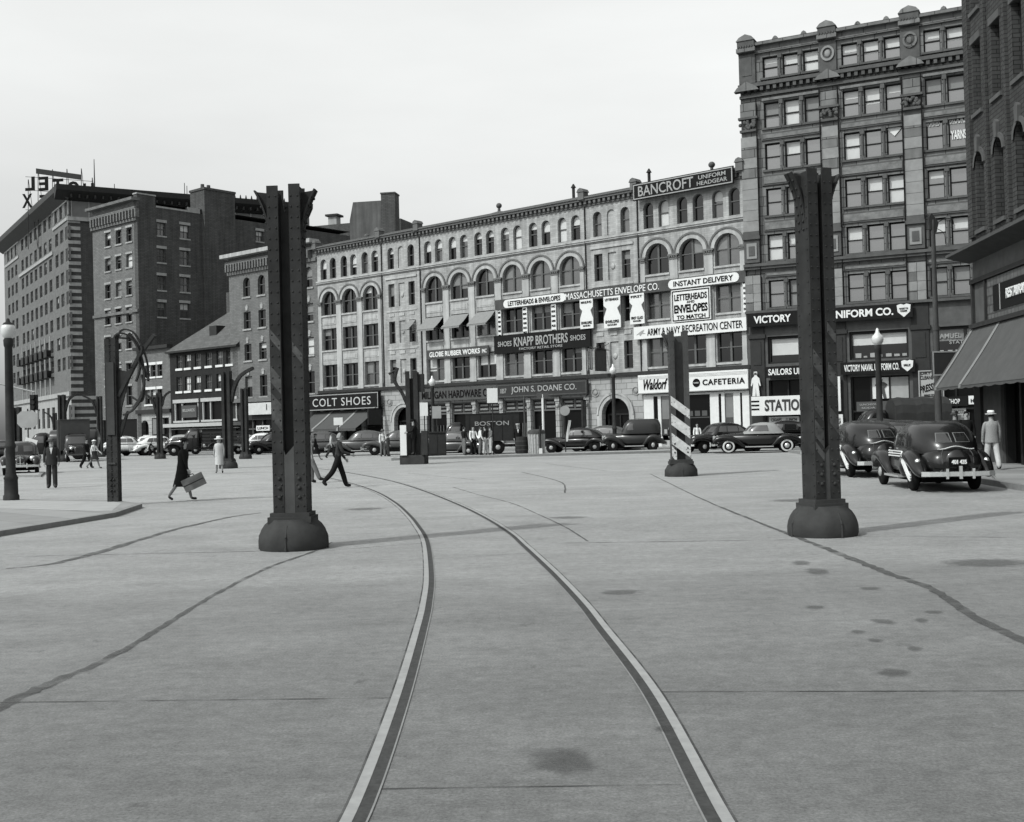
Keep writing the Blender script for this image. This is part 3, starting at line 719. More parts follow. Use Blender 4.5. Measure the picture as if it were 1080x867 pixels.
for a, b in PILS:
    mb = MB(); z = 13.9; k = 0
    while z < 20.0:                                            # banded shafts, pale and dark courses
        mb.box(a, b, -.22, .01, z+.02, z+.68, (1 if (k % 2 == 0 or z < 16.5) else 0)); z += .68; k += 1
    mb.box(a, b, -.2, .01, 11.9, 13.4, 2); mb.box(a+.18, b-.18, -.26, -.198, 12.15, 13.15, 1); mb.box(a+.32, b-.32, -.3, -.255, 12.35, 12.95, 2)
    mb.box(a-.06, b+.06, -.32, .01, 13.4, 13.62, 2); mb.box(a-.03, b+.03, -.27, .01, 13.62, 13.9, 2)
    mb.box(a, b, -.22, .01, 21.3, 22.2, 0)
    z = 8.8
    for k in range(4): mb.box(a, (a+b)/2-.012, -.18, .01, z, z+.55, k % 2 and 1 or 0); mb.box((a+b)/2+.012, b, -.18, .01, z, z+.55, k % 2 and 0 or 1); z += .57
    mb.build('pilaster', [M_TSTONE, M_TPALE, M_TDARK], TOW)
    mb = MB(); mb.box(a-.05, b+.05, -.28, .01, 20.35, 20.5); mb.box(a-.12, b+.12, -.36, .01, 21.16, 21.3)
    rr_ = random.Random(int(a*10))
    for k in range(22): mb.sphere((rr_.uniform(a, b), -.24, rr_.uniform(20.58, 21.1)), .13, .1, .13, 6, 4)
    mb.build('capital', M_TDARK, TOW)
    mb = MB(); mb.box(a-.02, b+.02, -.16, .01, 23.5, 25.5, 0); c = (a+b)/2
    mk = 1 if a == 5.12 else 2
    if a == 0: mb.box(.2, .82, -.19, -.158, 24.0, 25.2, 0)
    for i in range(20 if a > 0 else 0):
        t0, t1 = 2*pi*i/20, 2*pi*(i+1)/20; P = lambda r, t, y: (c+r*cos(t), y, 24.6+r*1.15*sin(t))
        mb.quad(P(.3, t0, -.24), P(.3, t1, -.24), P(.42, t1, -.24), P(.42, t0, -.24), mk); mb.quad(P(.42, t0, -.24), P(.42, t1, -.24), P(.42, t1, -.15), P(.42, t0, -.15), mk)
    if a > 0: mb.sphere((c, -.17, 24.6), .2, .07, .24, 10, 6, mk)
    mb.prism([(a-.3, 22.95), (b+.3, 22.95), (b+.1, 23.2), (c, 23.55), (a-.1, 23.2)], 'y', -.5, -.05, 2)
    mb.box(a-.1, b+.1, -.45, .01, 25.5, 25.75, 2); mb.box(a-.04, b+.04, -.4, .2, 25.75, 26.22, 0); mb.prism([(a-.1, 26.22), (b+.1, 26.22), (b-.1, 26.45), (c, 26.62), (a+.1, 26.45)], 'y', -.46, .25, 2)
    for k in range(6): mb.box(a+.02+k*.17, a+.10+k*.17, -.5, -.4, 25.76, 25.9, 0)
    mb.build('parapet_pier', [M_TDARK, M_TPALE, M_TSTONE], TOW)
mb = MB(); mb.box(-.05, TW, -.42, .01, 23.18, 23.4); mb.box(-.02, TW, -.22, .01, 22.55, 22.72); mb.box(-.02, TW, -.3, .01, 11.45, 11.62); mb.box(-.02, TW, -.4, .01, 11.62, 11.8); mb.box(-.02, TW, -.3, .01, 8.62, 8.78)
u = .1
while u < TW-.2: mb.box(u, u+.2, -.36, .01, 22.9, 23.178); u += .42
mb.build('cornice', M_TDARK, TOW)
mb = MB(); mb.box(-.05, TW, -.3, .2, 25.85, 26.05, 0); mb.box(-.03, TW, -.16, .01, 25.35, 25.5, 0)
for a, b in ((2.2, 2.6), (4.0, 4.4), (7.3, 7.7), (9.0, 9.4), (12.3, 12.7), (13.9, 14.3)): mb.prism([(a, 26.05), (b, 26.05), (b-.08, 26.2), ((a+b)/2, 26.27), (a+.08, 26.2)], 'y', -.28, .18, 0)
mb.build('parapet', M_TSTONE, TOW)
for (zl, zh), up in zip(rows[1:], (22.2, 19.6, 16.7, 13.75, 10.8)):
    nxt = {22.2: 22.5, 19.6: 20.3, 16.7: 17.6, 13.75: 14.65, 10.8: 11.4}[up]
    for (a, b) in ((1.3, 5.08), (6.2, 9.96), (11.1, 14.95)):
        mb = MB(); mb.box(a, b, -.10, .01, up+.1, nxt-.16, 0); mb.box(a+.1, b-.1, -.14, -.098, up+.2, nxt-.26, 1); mb.build('spandrel_panel', [M_TDARK, M_TSPAN], TOW)
for zl, zh in rows:
    for a, b in ((2.45, 2.76), (3.74, 4.06), (7.4, 7.7), (8.68, 8.98), (12.24, 12.54), (13.52, 13.82)):
        c = (a+b)/2; mb = MB(); mb.tube((c, -.05, zl), (c, -.05, zh-.2), .07, .07, 8); mb.box(c-.12, c+.12, -.14, .01, zh-.22, zh+.06); mb.box(c-.1, c+.1, -.12, .01, zl-.003, zl+.12); mb.build('mullion', M_TDARK, TOW)
for x in (5.06, 6.18, 9.97, 11.09, 1.06): mb = MB(); mb.tube((x, -.28, 8.8), (x, -.28, 22.4), .045, .045, 6); mb.build('drainpipe', M_BLACK, TOW)
# lower two floors: showroom glazing over shop fronts, cast piers between
for a, b in ((1.3, 5.05), (6.4, 9.9), (11.3, 14.9)):
    mb = MB(); mb.quad((a, .38, 5.35), (b, .38, 5.35), (b, .38, 7.1), (a, .38, 7.1)); f = mb.build('showroom_window', M_GLASS, TOW)
    mb = MB(); mb.box(a, b, .2, .36, 6.95, 7.1); mb.box(a, b, .2, .36, 5.35, 5.47); [mb.box(x-.07, x+.07, .2, .36, 5.47, 6.95) for x in ((a+.07, b-.07) if a < 6 else (a+.07, (a+b)/2, b-.07))]; mb.build('window_frame', M_DFRAME, f)
    mb = MB(); 
    for p, q_ in (((a+.2, b-.2),) if a < 6 else ((a+.15, (a+b)/2-.1), ((a+b)/2+.1, b-.15))): mb.quad((p, .372, 5.9 if a < 6 else 6.25), (q_, .372, 5.9 if a < 6 else 6.25), (q_, .372, 6.93), (p, .372, 6.93))
    mb.build('blind', M_BLIND2 if a > 10 else M_BLIND, f)
    if a > 6:
        mb = MB(); rr_ = random.Random(int(a)); x = a+.3
        while x < b-.4: wd = rr_.uniform(.15, .4); mb.box(x, x+wd, .33, .37, 5.48, 5.48+rr_.uniform(.1, .32)); x += wd+rr_.uniform(.04, .25)
        mb.build('shelf_goods', M_GSIGN, f)
    mb = MB(); mb.quad((a, .38, .13), (b, .38, .13), (b, .38, 4.3), (a, .38, 4.3)); f = mb.build('shop_window', M_BLACK, TOW)
    mb = MB(); mb.box(a, b, .2, .36, 2.1, 2.2); [mb.box(x-.05, x+.05, .2, .36, .13, 4.3) for x in (a+.05, a+1.2, b-1.2, b-.05)]; mb.build('shop_frame', M_DFRAME, f)
    for x0, x1, z0, z1, m in (((a+1.9, b-.3, 3.3, 4.15, M_GLASS3),) if a < 6 else ((a+1.25, a+2.35, 2.9, 4.2, M_WSIGN), (b-1.15, b-.1, 2.9, 4.2, M_GSIGN)) if a < 10 else ((a+.4, a+1.9, .9, 1.9, M_GSIGN),)):
        mb = MB(); mb.quad((x0, .25, z0), (x1, .25, z0), (x1, .25, z1), (x0, .25, z1)); mb.build('display_card', m, f)
for x0, x1 in ((.1, 1.2), (5.15, 6.3), (10.0, 11.2), (15.0, 16.1)):
    mb = MB(); mb.box(x0+.1, x1-.1, -.12, .01, .1, 8.6); mb.box(x0, x1, -.2, .01, 7.0, 7.25); mb.box(x0, x1, -.2, .01, .1, .9); mb.box(x0+.3, x1-.3, -.16, -.119, 5.3, 6.8); mb.build('shop_pier', M_SLATE, TOW)

# ================================================================ right-hand soot-dark building
RB = bld('corner_brick_building', 'soot dark brick building cut off by the right edge, with an awning over its shop', F_R)
u0 = -4.0; rw = []
for c in (-2.9, -.95, 1.0, 3.0, 5.0, 7.0):
    for zl, zh, ar in ((12.1, 14.5, 0), (8.1, 10.7, 1), (15.6, 18, 0)): rw.append((c-.42, c+.42, zl, zh, ar))
mb = MB(); wall(mb, u0, 14, 7.3, 21, rw, .3); wall(mb, u0, 14, 0, 7.3, [(-1.5, 12, .13, 4.6)], .5, 2)
shell(mb, u0, 14, 0, 21, 20, 0, 1); mb.build('wall', [M_RB, M_ROOF, M_TDARK], RB)
for a, b, zl, zh, ar in rw:
    window(RB, a, b, zl, zh, ar, 'single', M_DFRAME, M_GLASS, .15, .26)
    mb = MB(); mb.box(a-.1, b+.1, -.08, .2, zl-.14, zl-.003); mb.build('sill', M_TDARK, RB)
    mb = MB(); c = (a+b)/2
    if ar:
        for i in range(10):
            t0, t1 = pi*i/10, pi*(i+1)/10; P = lambda r, t, y: (c-r*cos(t), y, zh-.42+r*sin(t))
            mb.quad(P(.44, t0, -.06), P(.44, t1, -.06), P(.6, t1, -.06), P(.6, t0, -.06)); mb.quad(P(.6, t0, -.06), P(.6, t1, -.06), P(.6, t1, 0), P(.6, t0, 0))
        mb.prism([(c-.1, zh+.02), (c+.1, zh+.02), (c+.16, zh+.5), (c, zh+.62), (c-.16, zh+.5)], 'y', -.12, .01)
    else: mb.box(a-.1, b+.1, -.06, .01, zh+.003, zh+.25)
    mb.build('lintel', M_TDARK, RB)
mb = MB()
for x in (-4.0, -1.95, .0, 2.0, 4.0, 6.0): mb.box(x, x+.16 if x > -4 else x+.5, -.1, .01, 7.9, 20.5)
mb.build('pilaster', M_RB, RB)
mb = MB(); mb.prism([(-.0, 7.08), (-.82, 7.3), (-.82, 7.40), (0, 7.52)], 'x', -4.35, 14); mb.build('shop_cornice', [mat('weathered_trim', .13, .8, .2, 3)], RB)
mb = MB(); mb.box(-4.0, 14, -.14, .01, 6.3, 6.45); mb.box(-4.0, 14, -.2, .01, 4.75, 4.9); mb.box(-4.0, -3.3, -.1, .01, .1, 4.75); mb.box(-4.0, -3.85, -.1, .01, 4.9, 6.3); mb.box(-2.6, -2.5, -.1, .01, 4.9, 6.3); mb.build('fascia_moulding', M_SLATE, RB)
mb = MB(); mb.box(-2.4, 8, -.05, .01, 4.92, 6.28, 0); mb.box(-1.75, 7.5, -.07, -.049, 5.15, 6.0, 1); mb.box(-1.1, -1.04, -.08, -.06, 5.15, 6.0, 2)
fp = mb.build('tiled_panel', [mat('glazed_tile', .17, .35, .4, 4, brick=(.32, .3, .03, .07)), M_DSIGN, M_GSIGN], RB)
mb = MB(); mb.quad((-1.5, .4, .13), (12, .4, .13), (12, .4, 4.6), (-1.5, .4, 4.6)); mb.build('shop_window', M_BLACK, RB)
mb = MB(); [mb.box(x-.08, x+.08, .1, .38, .13, 4.6) for x in (-1.4, 0, 2.5)]; mb.build('shop_frame', M_DFRAME, RB)

# ================================================================ hotel at the far left
HOT = bld('tall_hotel', 'tall brick hotel at the far left with striped corner quoins and a roof sign frame', F_HL)
HLEN = 50.0
def hu(px): return F_HL.u(px, 300)
hcols = []
for p0, p1, n in ((58, 74.5, 3), (22, 56.5, 7), (7.5, 19.5, 3)):
    a, b = hu(p0), hu(p1)
    for k in range(n): c = a+(b-a)*(k+.5)/n; hcols.append((c, min(1.0, (b-a)/n*.41), n))
hrows = [(31.3, 33.0)]+[(28.1-2.87*k, 29.8-2.87*k) for k in range(7)]
hall = [(c-hw, c+hw, zl, zh) for zl, zh in hrows for c, hw, n in hcols]
base = [(c-hw*1.05, c+hw*1.05, 3.2, 6.1) for c, hw, n in hcols]
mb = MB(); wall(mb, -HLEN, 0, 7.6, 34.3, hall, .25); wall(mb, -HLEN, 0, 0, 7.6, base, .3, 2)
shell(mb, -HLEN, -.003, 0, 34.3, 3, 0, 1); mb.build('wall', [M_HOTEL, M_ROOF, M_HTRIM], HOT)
hw_all = sorted(hall+base, key=lambda o: -o[0])
for a, b, zl, zh in hw_all[:78]: window(HOT, a, b, zl, zh, 0, 'pair', M_FRAME, M_GLASS, .3, .18)
mbx = MB(); mbg = MB()
for a, b, zl, zh in hw_all[78:]:
    mbx.box(a, a+.08, .12, .2, zl, zh); mbx.box(b-.08, b, .12, .2, zl, zh); mbx.box((a+b)/2-.06, (a+b)/2+.06, .12, .2, zl, zh); mbx.box(a, b, .12, .2, (zl+zh)/2-.04, (zl+zh)/2+.04); mbg.quad((a, .21, zl), (b, .21, zl), (b, .21, zh), (a, .21, zh))
o = mbx.build('window', M_FRAME, HOT); o['kind'] = 'stuff'; mbg.build('pane', M_GLASS, o)
sd = Facade(F_HR.o, F_HR.a); dz = F_HR.a-F_HL.a
side = link('side_wing', None, HOT, (0, 0, 0), dz)
mb = MB(); HRL = F_HR.u(326, 232)
wops = [(3.0+k*3.2, 4.3+k*3.2, 3.0, 6.0) for k in range(3)]
wall(mb, 0, HRL, 0, 34.3, wops, .3); shell(mb, 0, HRL, 0, 34.3, 22, 0, 1); 
bpy.data.objects.remove(side)
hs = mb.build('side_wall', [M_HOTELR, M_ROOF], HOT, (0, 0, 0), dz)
for a, b, zl, zh in wops: window(hs, a, b, zl, zh, 0, 'pair', M_FRAME, M_GLASS, 0, .2)
mb = MB()
for k in range(25): mb.box(.0, 1.55, -.06, .01, 7.9+k*.93, 8.35+k*.93)
for k in range(8): mb.box(.0, 6.5, -.06, .01, .3+k*.93, .75+k*.93)
mb.build('quoin', M_HTRIM, HOT, (0, 0, 0), dz)
mb = MB(); mb.box(-.05, HRL, -.10, .01, 31.0, 33.1, 0); mb.box(-.05, HRL, -.3, .01, 30.5, 31.0, 1)
for k in range(int(HRL/2.2)): mb.box(.4+k*2.2, .55+k*2.2, -.2, -.09, 31.0, 33.1, 1)
mb.build('attic_frieze', [mat('hotel_panel', .26, .8, .15, 1), M_HTRIM], HOT, (0, 0, 0), dz)
mb = MB(); mb.prism([(.01, 33.15), (-1.7, 34.2), (-1.8, 34.9), (.3, 35.1)], 'x', -1.6, HRL)
for k in range(int(HRL)): mb.box(.2+k, .4+k, -1.5, -.2, 33.35, 33.8)
mb.build('cornice', M_SLATE, HOT, (0, 0, 0), dz)
for k in range(48):
    pass
mb = MB(); [mb.tube((22+k*.8, -1.6, 34.95), (22+k*.8, -1.6, 35.4), .14, .05, 5) for k in range(int((HRL-22)/.8))]; mb.build('cresting', M_SLATE, HOT, (0, 0, 0), dz)
mb = MB(); mb.prism([(.01, 33.2), (-1.5, 34.2), (-1.6, 34.9), (.3, 35.1)], 'x', -HLEN-1, .6); mb.build('cornice', mat('hotel_cornice', .12, .7, .2, 2), HOT)
for a, b in ((hu(57.2), .0), (hu(6), hu(20.5))):
    mb = MB(); mb.box(a, b, -.14, .01, 30.55, 30.95, 0); mb.box(a, b, -.12, .01, 33.003, 33.2, 0); mb.build('attic_frieze', M_HTRIM, HOT)
    mb = MB()
    for c, hw, n in hcols:
        if n == 3 and a < c < b: mb.box(c-hw-.25, c-hw-.02, -.08, .01, 31.2, 33.0); mb.box(c+hw+.02, c+hw+.25, -.08, .01, 31.2, 33.0)
    mb.build('attic_frieze', M_HTRIM, HOT)
mb = MB(); mb.box(-HLEN, 0, -.25, .01, 7.3, 7.9); mb.box(hu(21), hu(57), -.2, .01, 27.3, 27.75); mb.build('string_course', M_HTRIM, HOT)
mb = MB()
for c, hw, n in hcols:
    if n == 7:
        for z in (13.2, 10.3): mb.box(c-hw-.02, c+hw+.02, -1.0, -.9, z, z+1.0); mb.box(c-hw, c+hw, -1.0, 0, z-.1, z); [mb.box(c-hw+.02, c-hw+.1, -1, 0, z, z+1.0)]
mb.build('fire_balcony', M_SLATE, HOT)
mb = MB()
for c, hw, n in hcols:
    if n == 7: mb.box(c-hw-.45, c-hw-.12, -.1, .01, 7.9, 16.2)
mb.build('pilaster', M_HTRIM, HOT)
# roof sign of the hotel, seen from behind
HS = thing('roof_sign', 'tall rooftop letter sign on a scaffold seen from behind above the hotel', 'roof sign', D(62, 235, 164), radians(-7))
hl = HS.location
def hloc(px, py): p = D(px, py, 164); return (p.x-hl.x)/cos(radians(-7)), p.z-hl.z
for ch, px, py, wd in (('L', 30, 193, 1.5), ('E', 45, 193.4, 1.5), ('T', 61, 196, 1.7), ('O', 78, 199, 1.9), ('H', 95, 201.5, 1.6), ('X', 27, 211, 1.6), ('E', 45.5, 212.5, 1.4), ('S', 61, 214, 1.4), ('S', 77, 216, 1.4), ('E', 93, 218, 1.4)):
    x, z = hloc(px, py); lettering(HS, ch, x, z, wd, 2.05, 0, M_INK, .035, mirror=True)
mb = MB()
x0, z0 = hloc(37, 177); x1, z1 = hloc(87, 185)
mb.prism([(x0, z0), (x1, z1), (x1, z1-.75), (x0, z0-.75)], 'y', -.1, .1)
mb.build('top_bar', M_SLATE, HS)
mb = MB()
for px in (27, 38, 54, 70, 86, 98):
    xt, zt = hloc(px, 178 if 36 < px < 88 else 188); xb, zb = hloc(px, 262)
    mb.tube((xt, .25, zt), (xb, .25, zb), .05, .05, 5); mb.tube((xt, .3, zt), (xb, 3.0, zb), .04, .04, 5)
for py in (201, 222, 187): xa, za = hloc(24, py-2); xb, zb = hloc(99, py+5); mb.tube((xa, .25, za), (xb, .25, zb), .035, .035, 5)
mb.build('scaffold', M_SLATE, HS)
for px, y0, y1 in ((100, 168, 200), (121, 194, 205), (195, 193, 208), (197.5, 196, 208)):
    p = D(px, y1+8, 160); t = D(px, y0, 160); mb = MB(); mb.tube((0, 0, 0), (0, 0, t.z-p.z), .12 if px == 100 else .07, .05, 6)
    tag(mb.build('flagpole', M_SLATE, None, p), {100: 'tall bare roof pole beside the rooftop letters', 121: 'short thin roof pole right of the tall bare one', 195: 'left one of two thin poles on the hotel roof', 197.5: 'right one of two thin poles on the hotel roof'}[px], 'pole')

# ================================================================ brick block with the blank party wall
B2 = bld('party_wall_building', 'brick block with a narrow windowed front and a big dark windowless-looking party wall', F_B2)
fw = F_B2.u(146, 300); o2 = []
for k, (yt, yb) in enumerate(((242.5, 257.5), (270, 284), (298, 313), (325.5, 341), (354, 369), (384, 398), (408, 428))):
    zt = F_B2.uv(125, yt)[1]; zb = F_B2.uv(125, yb)[1]
    for px in (113.7, 125, 136.2): c = F_B2.uv(px, yt)[0]; o2.append((c-.58, c+.58, zb, zt, .35 if k < 3 else 0))
ztop = F_B2.uv(102, 222)[1]
mb = MB(); wall(mb, 0, fw, 0, ztop, o2+[(1.2, 8.2, .2, 3.6, 0)], .25)
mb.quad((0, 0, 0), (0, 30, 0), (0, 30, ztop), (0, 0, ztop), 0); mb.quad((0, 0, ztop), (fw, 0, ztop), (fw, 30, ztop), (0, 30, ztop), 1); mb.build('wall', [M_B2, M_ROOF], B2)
for a, b, zl, zh, ar in o2:
    window(B2, a, b, zl, zh, ar, 'single', M_FRAME, M_GLASS, .5, .2); mb = MB(); mb.box(a-.1, b+.1, -.1, .18, zl-.16, zl-.003); mb.box(a-.1, b+.1, -.06, .01, zh+.003, zh+.22); mb.build('sill', M_STONE, B2)
mb = MB(); mb.quad((1.2, .24, .2), (8.2, .24, .2), (8.2, .24, 3.6), (1.2, .24, 3.6)); mb.build('shop_window', M_BLACK, B2)
mb = MB(); mb.box(-.3, fw+.1, -.7, .3, ztop-.05, ztop+.25); mb.box(-.1, fw, -.3, .01, ztop-1.0, ztop-.7)
for k in range(16): mb.box(.2+k*.6, .45+k*.6, -.45, .01, ztop-1.9, ztop-1.0)
mb.box(-.1, fw, -.2, .01, ztop-2.2, ztop-1.9); mb.box(0, fw, -.2, .01, 14.9, 15.2); mb.build('cornice', M_B2, B2)
dz = F_B2s.a-F_B2.a
P = F_B2s; side = []
for (x0, x1, rows_) in ((162.5, 171.5, ((235, 250), (262.5, 278), (291, 307), (319, 335))), (186.5, 196.5, ((237.5, 253), (264.5, 281), (292.5, 309), (320, 336.5)))):
    for yt, yb in rows_:
        a, zt = P.uv(x0, yt); b, zb = P.uv(x1, yb); side.append((a, b, zb, zt))
side.append((15.4, 16.4, F_B2s.uv(267, 255)[1], F_B2s.uv(267, 244)[1]))
zs = F_B2s.uv(160, 219.5)[1]; loc = (fw, 0, 0)
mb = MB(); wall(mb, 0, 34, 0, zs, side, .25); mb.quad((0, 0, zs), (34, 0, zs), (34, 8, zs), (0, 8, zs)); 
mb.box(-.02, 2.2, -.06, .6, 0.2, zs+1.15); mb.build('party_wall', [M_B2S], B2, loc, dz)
pw = MB(); pw.box(-.08, 2.26, -.12, .66, zs+1.15, zs+1.3); pw.box(2.26, 6.2, -.05, .4, zs+.003, zs+.2); pw.box(6.2, 7.8, -.05, .4, zs+.003, zs+.55); pw.build('coping', M_HTRIM, B2, loc, dz)
for a, b, zl, zh in side:
    mb = MB(); mb.box(a-.1, b+.1, -.08, .18, zl-.16, zl-.003); mb.box(a-.12, b+.12, -.06, .01, zh+.003, zh+.3); lt = mb.build('lintel', M_HTRIM, B2, loc, dz)
    f = window(B2, a, b, zl, zh, 0, 'light', M_FRAME, M_GLASS3, .3, .2); q = Matrix.Translation(loc) @ Matrix.Rotation(dz, 4, 'Z') @ Matrix.Translation(((a+b)/2, .2, zl)); f.matrix_local = q
a = F_B2s.uv(210, 240)[0]; b = F_B2s.uv(242, 240)[0]; zc = F_B2s.uv(226, 204)[1]
mb = MB(); mb.box(a, b, -.5, 2.2, .2, zc); mb.box(a-.1, b+.1, -.6, 2.3, zc, zc+.25); [mb.tube((a+.4+k*.8, .4, zc+.25), (a+.4+k*.8, .4, zc+.75), .22, .2, 8) for k in range(2)]; mb.build('chimney', M_B2S, B2, loc, dz)
# three storey house in front of the party wall
Bb = bld('grey_brick_house', 'low three storey brick house with triple windows in front of the big party wall', F_B2b)
w2 = F_B2b.u(180, 420); zt = 10.75; o3 = []
for yt, yb in ((384.5, 397), (410.5, 426)):
    z1 = F_B2b.uv(165, yt)[1]; z0 = F_B2b.uv(165, yb)[1]
    for px in (155.5, 161.5, 168.5): c = F_B2b.uv(px, yt)[0]; o3.append((c-.45, c+.45, z0, z1))
mb = MB(); wall(mb, 0, w2, 4.4, zt, o3, .2); wall(mb, 0, w2, 0, 4.4, [(.5, 2.0, .2, 3.4, 1), (2.6, w2-.4, .2, 3.6, 0)], .4, 2); shell(mb, 0, w2, 0, zt, 7, 0, 1); mb.build('wall', [M_B4, M_ROOF, M_STONE], Bb)
for a, b, zl, zh in o3:
    window(Bb, a, b, zl, zh, 0, 'single', M_FRAME, M_GLASS, .3, .18); mb = MB(); mb.box(a-.1, b+.1, -.1, .16, zl-.18, zl-.003); mb.box(a-.1, b+.1, -.05, .01, zh+.003, zh+.28); mb.build('sill', M_WFRAME, Bb)
mb = MB(); mb.box(-.1, w2+.1, -.4, .3, zt, zt+.35); mb.box(-.1, w2+.1, -.25, .01, 4.1, 4.5); mb.build('cornice', M_SLATE, Bb)
mb = MB(); mb.box(.5, 2.0, .5, .6, .2, 3.4); mb.build('door', M_BLACK, Bb); mb = MB(); mb.box(2.6, w2-.4, .3, .4, .2, 3.6); mb.build('shop_window', M_BLACK, Bb); mb = MB(); mb.box(2.7, 4.6, .05, .25, 1.9, 3.5); mb.build('shop_blind', M_BLIND2, Bb)

# ================================================================ small dark brick house with slate roof
B3 = bld('slate_roof_house', 'small dark brick house with a pale pitched slate roof and white framed shop windows', F_B3)
w3 = F_B3.u(251.5, 400); ez = 10.4; o4 = []
for yt, yb in ((375, 389), (398, 413)):
    z1 = F_B3.uv(186, yt)[1]; z0 = F_B3.uv(186, yb)[1]
    for px in (189, 198, 208.5, 220, 231.5, 242): c = F_B3.uv(px, yt)[0]; o4.append((c-.5, c+.5, z0, z1))
so_ = [(.7, 4.9, 3.2, 5.0), (5.5, 11.2, 3.2, 5.0), (.6, 11.3, .3, 2.4)]
mb = MB(); wall(mb, 0, w3, 0, ez, o4+so_, .2); mb.quad((0, 0, 0), (0, 10, 0), (0, 10, ez), (0, 0, ez)); mb.quad((w3, 0, 0), (w3, 10, 0), (w3, 10, ez), (w3, 0, ez)); mb.quad((0, 10, 0), (w3, 10, 0), (w3, 10, ez), (0, 10, ez))
mb.add([(0, 0, ez), (0, 10, ez), (4.6, 5, ez+4.2)], [[0, 1, 2]]); mb.build('wall', [M_B3], B3)
for a, b, zl, zh in o4:
    window(B3, a, b, zl, zh, 0, 'light', M_FRAME, M_GLASS3, .4, .16); mb = MB(); mb.box(a-.1, b+.1, -.1, .14, zl-.22, zl-.003); mb.build('sill', M_WFRAME, B3)
for a, b, zl, zh in so_: mb = MB(); mb.quad((a, .19, zl), (b, .19, zl), (b, .19, zh), (a, .19, zh)); mb.build('shop_window', M_BLACK, B3)
mb = MB()
for a, b in ((.5, 5.0), (5.35, 11.3)):
    mb.box(a, b, -.12, .01, 5.0, 5.35); mb.box(a, b, -.1, .01, 3.0, 3.2); [mb.box(x-.07, x+.07, -.02, .15, 3.2, 5.0) for x in (a+.25, a+1.5, b-.25)]
mb.box(-.5, 11.7, -1.0, .01, 2.55, 2.9); mb.box(0, 11.5, -.2, .01, 2.3, 2.4); mb.build('shop_frame', mat('old_white_paint', .48, .7, .12, 3), B3)
mb = MB(); rv = [(-.3, -.35, ez-.1), (w3+.3, -.35, ez-.1), (w3+.3, 5, ez+4.5), (5.0, 5, ez+4.5), (w3+.3, 10.3, ez-.1), (-.3, 10.3, ez-.1)]
mb.add(rv, [[0, 1, 2, 3], [3, 2, 4, 5], [0, 3, 5]]); rf = mb.build('roof', M_B3R, B3)
mb = MB(); mb.box(5.2, 6.4, 1.2, 2.6, ez+1.2, ez+2.2); mb.build('skylight', M_SLATE, rf); mb = MB(); mb.box(-.3, w3+.3, -.42, .02, ez-.3, ez-.12); mb.build('gutter', M_SLATE, B3)
mb = MB(); mb.box(2.0, 3.3, 5.6, 7.2, ez, ez+6.2); mb.build('chimney', M_B2S, rf)

# ================================================================ grey brick block next to the row
B4 = bld('grey_brick_block', 'grey brick block of four floors behind the left steel column, with a bracketed cornice', F_B4)
w4 = (F_ROW.P(.7, 0)-F_B4.o).dot(F_B4.ex)-.02; o5 = []
for k, (yt, yb) in enumerate(((292.5, 313), (329, 347), (363, 380.5), (397, 419))):
    z1 = F_B4.uv(260, yt)[1]; z0 = F_B4.uv(260, yb)[1]
    for j in range(5): c = F_B4.uv(260, 300)[0]+j*2.28; o5.append((c-.55, c+.55, z0, z1, 1 if k == 0 else 0))
mb = MB(); wall(mb, 0, w4, 5.0, 18.6, o5, .22); wall(mb, 0, w4, 0, 5.0, [(.6, w4-.6, .3, 3.0, 0)], .4, 2); shell(mb, 0, w4, 0, 18.6, 25, 0, 1); mb.build('wall', [M_B4, M_ROOF, M_SLATE], B4)
for a, b, zl, zh, ar in o5:
    window(B4, a, b, zl, zh, ar, 'single', M_FRAME, M_GLASS, .5, .2); mb = MB(); mb.box(a-.12, b+.12, -.1, .18, zl-.16, zl-.003); c = (a+b)/2
    if not ar: mb.prism([(c-.14, zh+.1), (c+.14, zh+.1), (c+.2, zh+.5), (c, zh+.7), (c-.2, zh+.5)], 'y', -.08, .01)
    mb.build('sill', M_STONE, B4)
mb = MB(); mb.box(-.35, w4, -.8, .3, 18.6, 18.95, 0); mb.box(-.15, w4, -.35, .01, 18.0, 18.25, 1); [mb.box(.05+k*.42, .25+k*.42, -.5, .01, 17.3, 18.0, 1) for k in range(30)]; mb.box(-.1, w4, -.15, .01, 17.0, 17.3, 1); mb.box(-.1, w4, -.3, .01, 4.7, 5.1, 1); mb.build('cornice', [M_TRIM, M_B4], B4)
mb = MB(); mb.quad((.6, .38, .3), (w4-.6, .38, .3), (w4-.6, .38, 3.0), (.6, .38, 3.0)); g = mb.build('shop_window', M_BLACK, B4); mb = MB(); [mb.box(x-.05, x+.05, .2, .36, .3, 3.0) for x in (1.5, 3.0, 4.5, 6, 7.5, 9, 10.5)]; mb.box(.6, w4-.6, .2, .36, 2.1, 2.2); mb.build('shop_frame', M_FRAME, g)

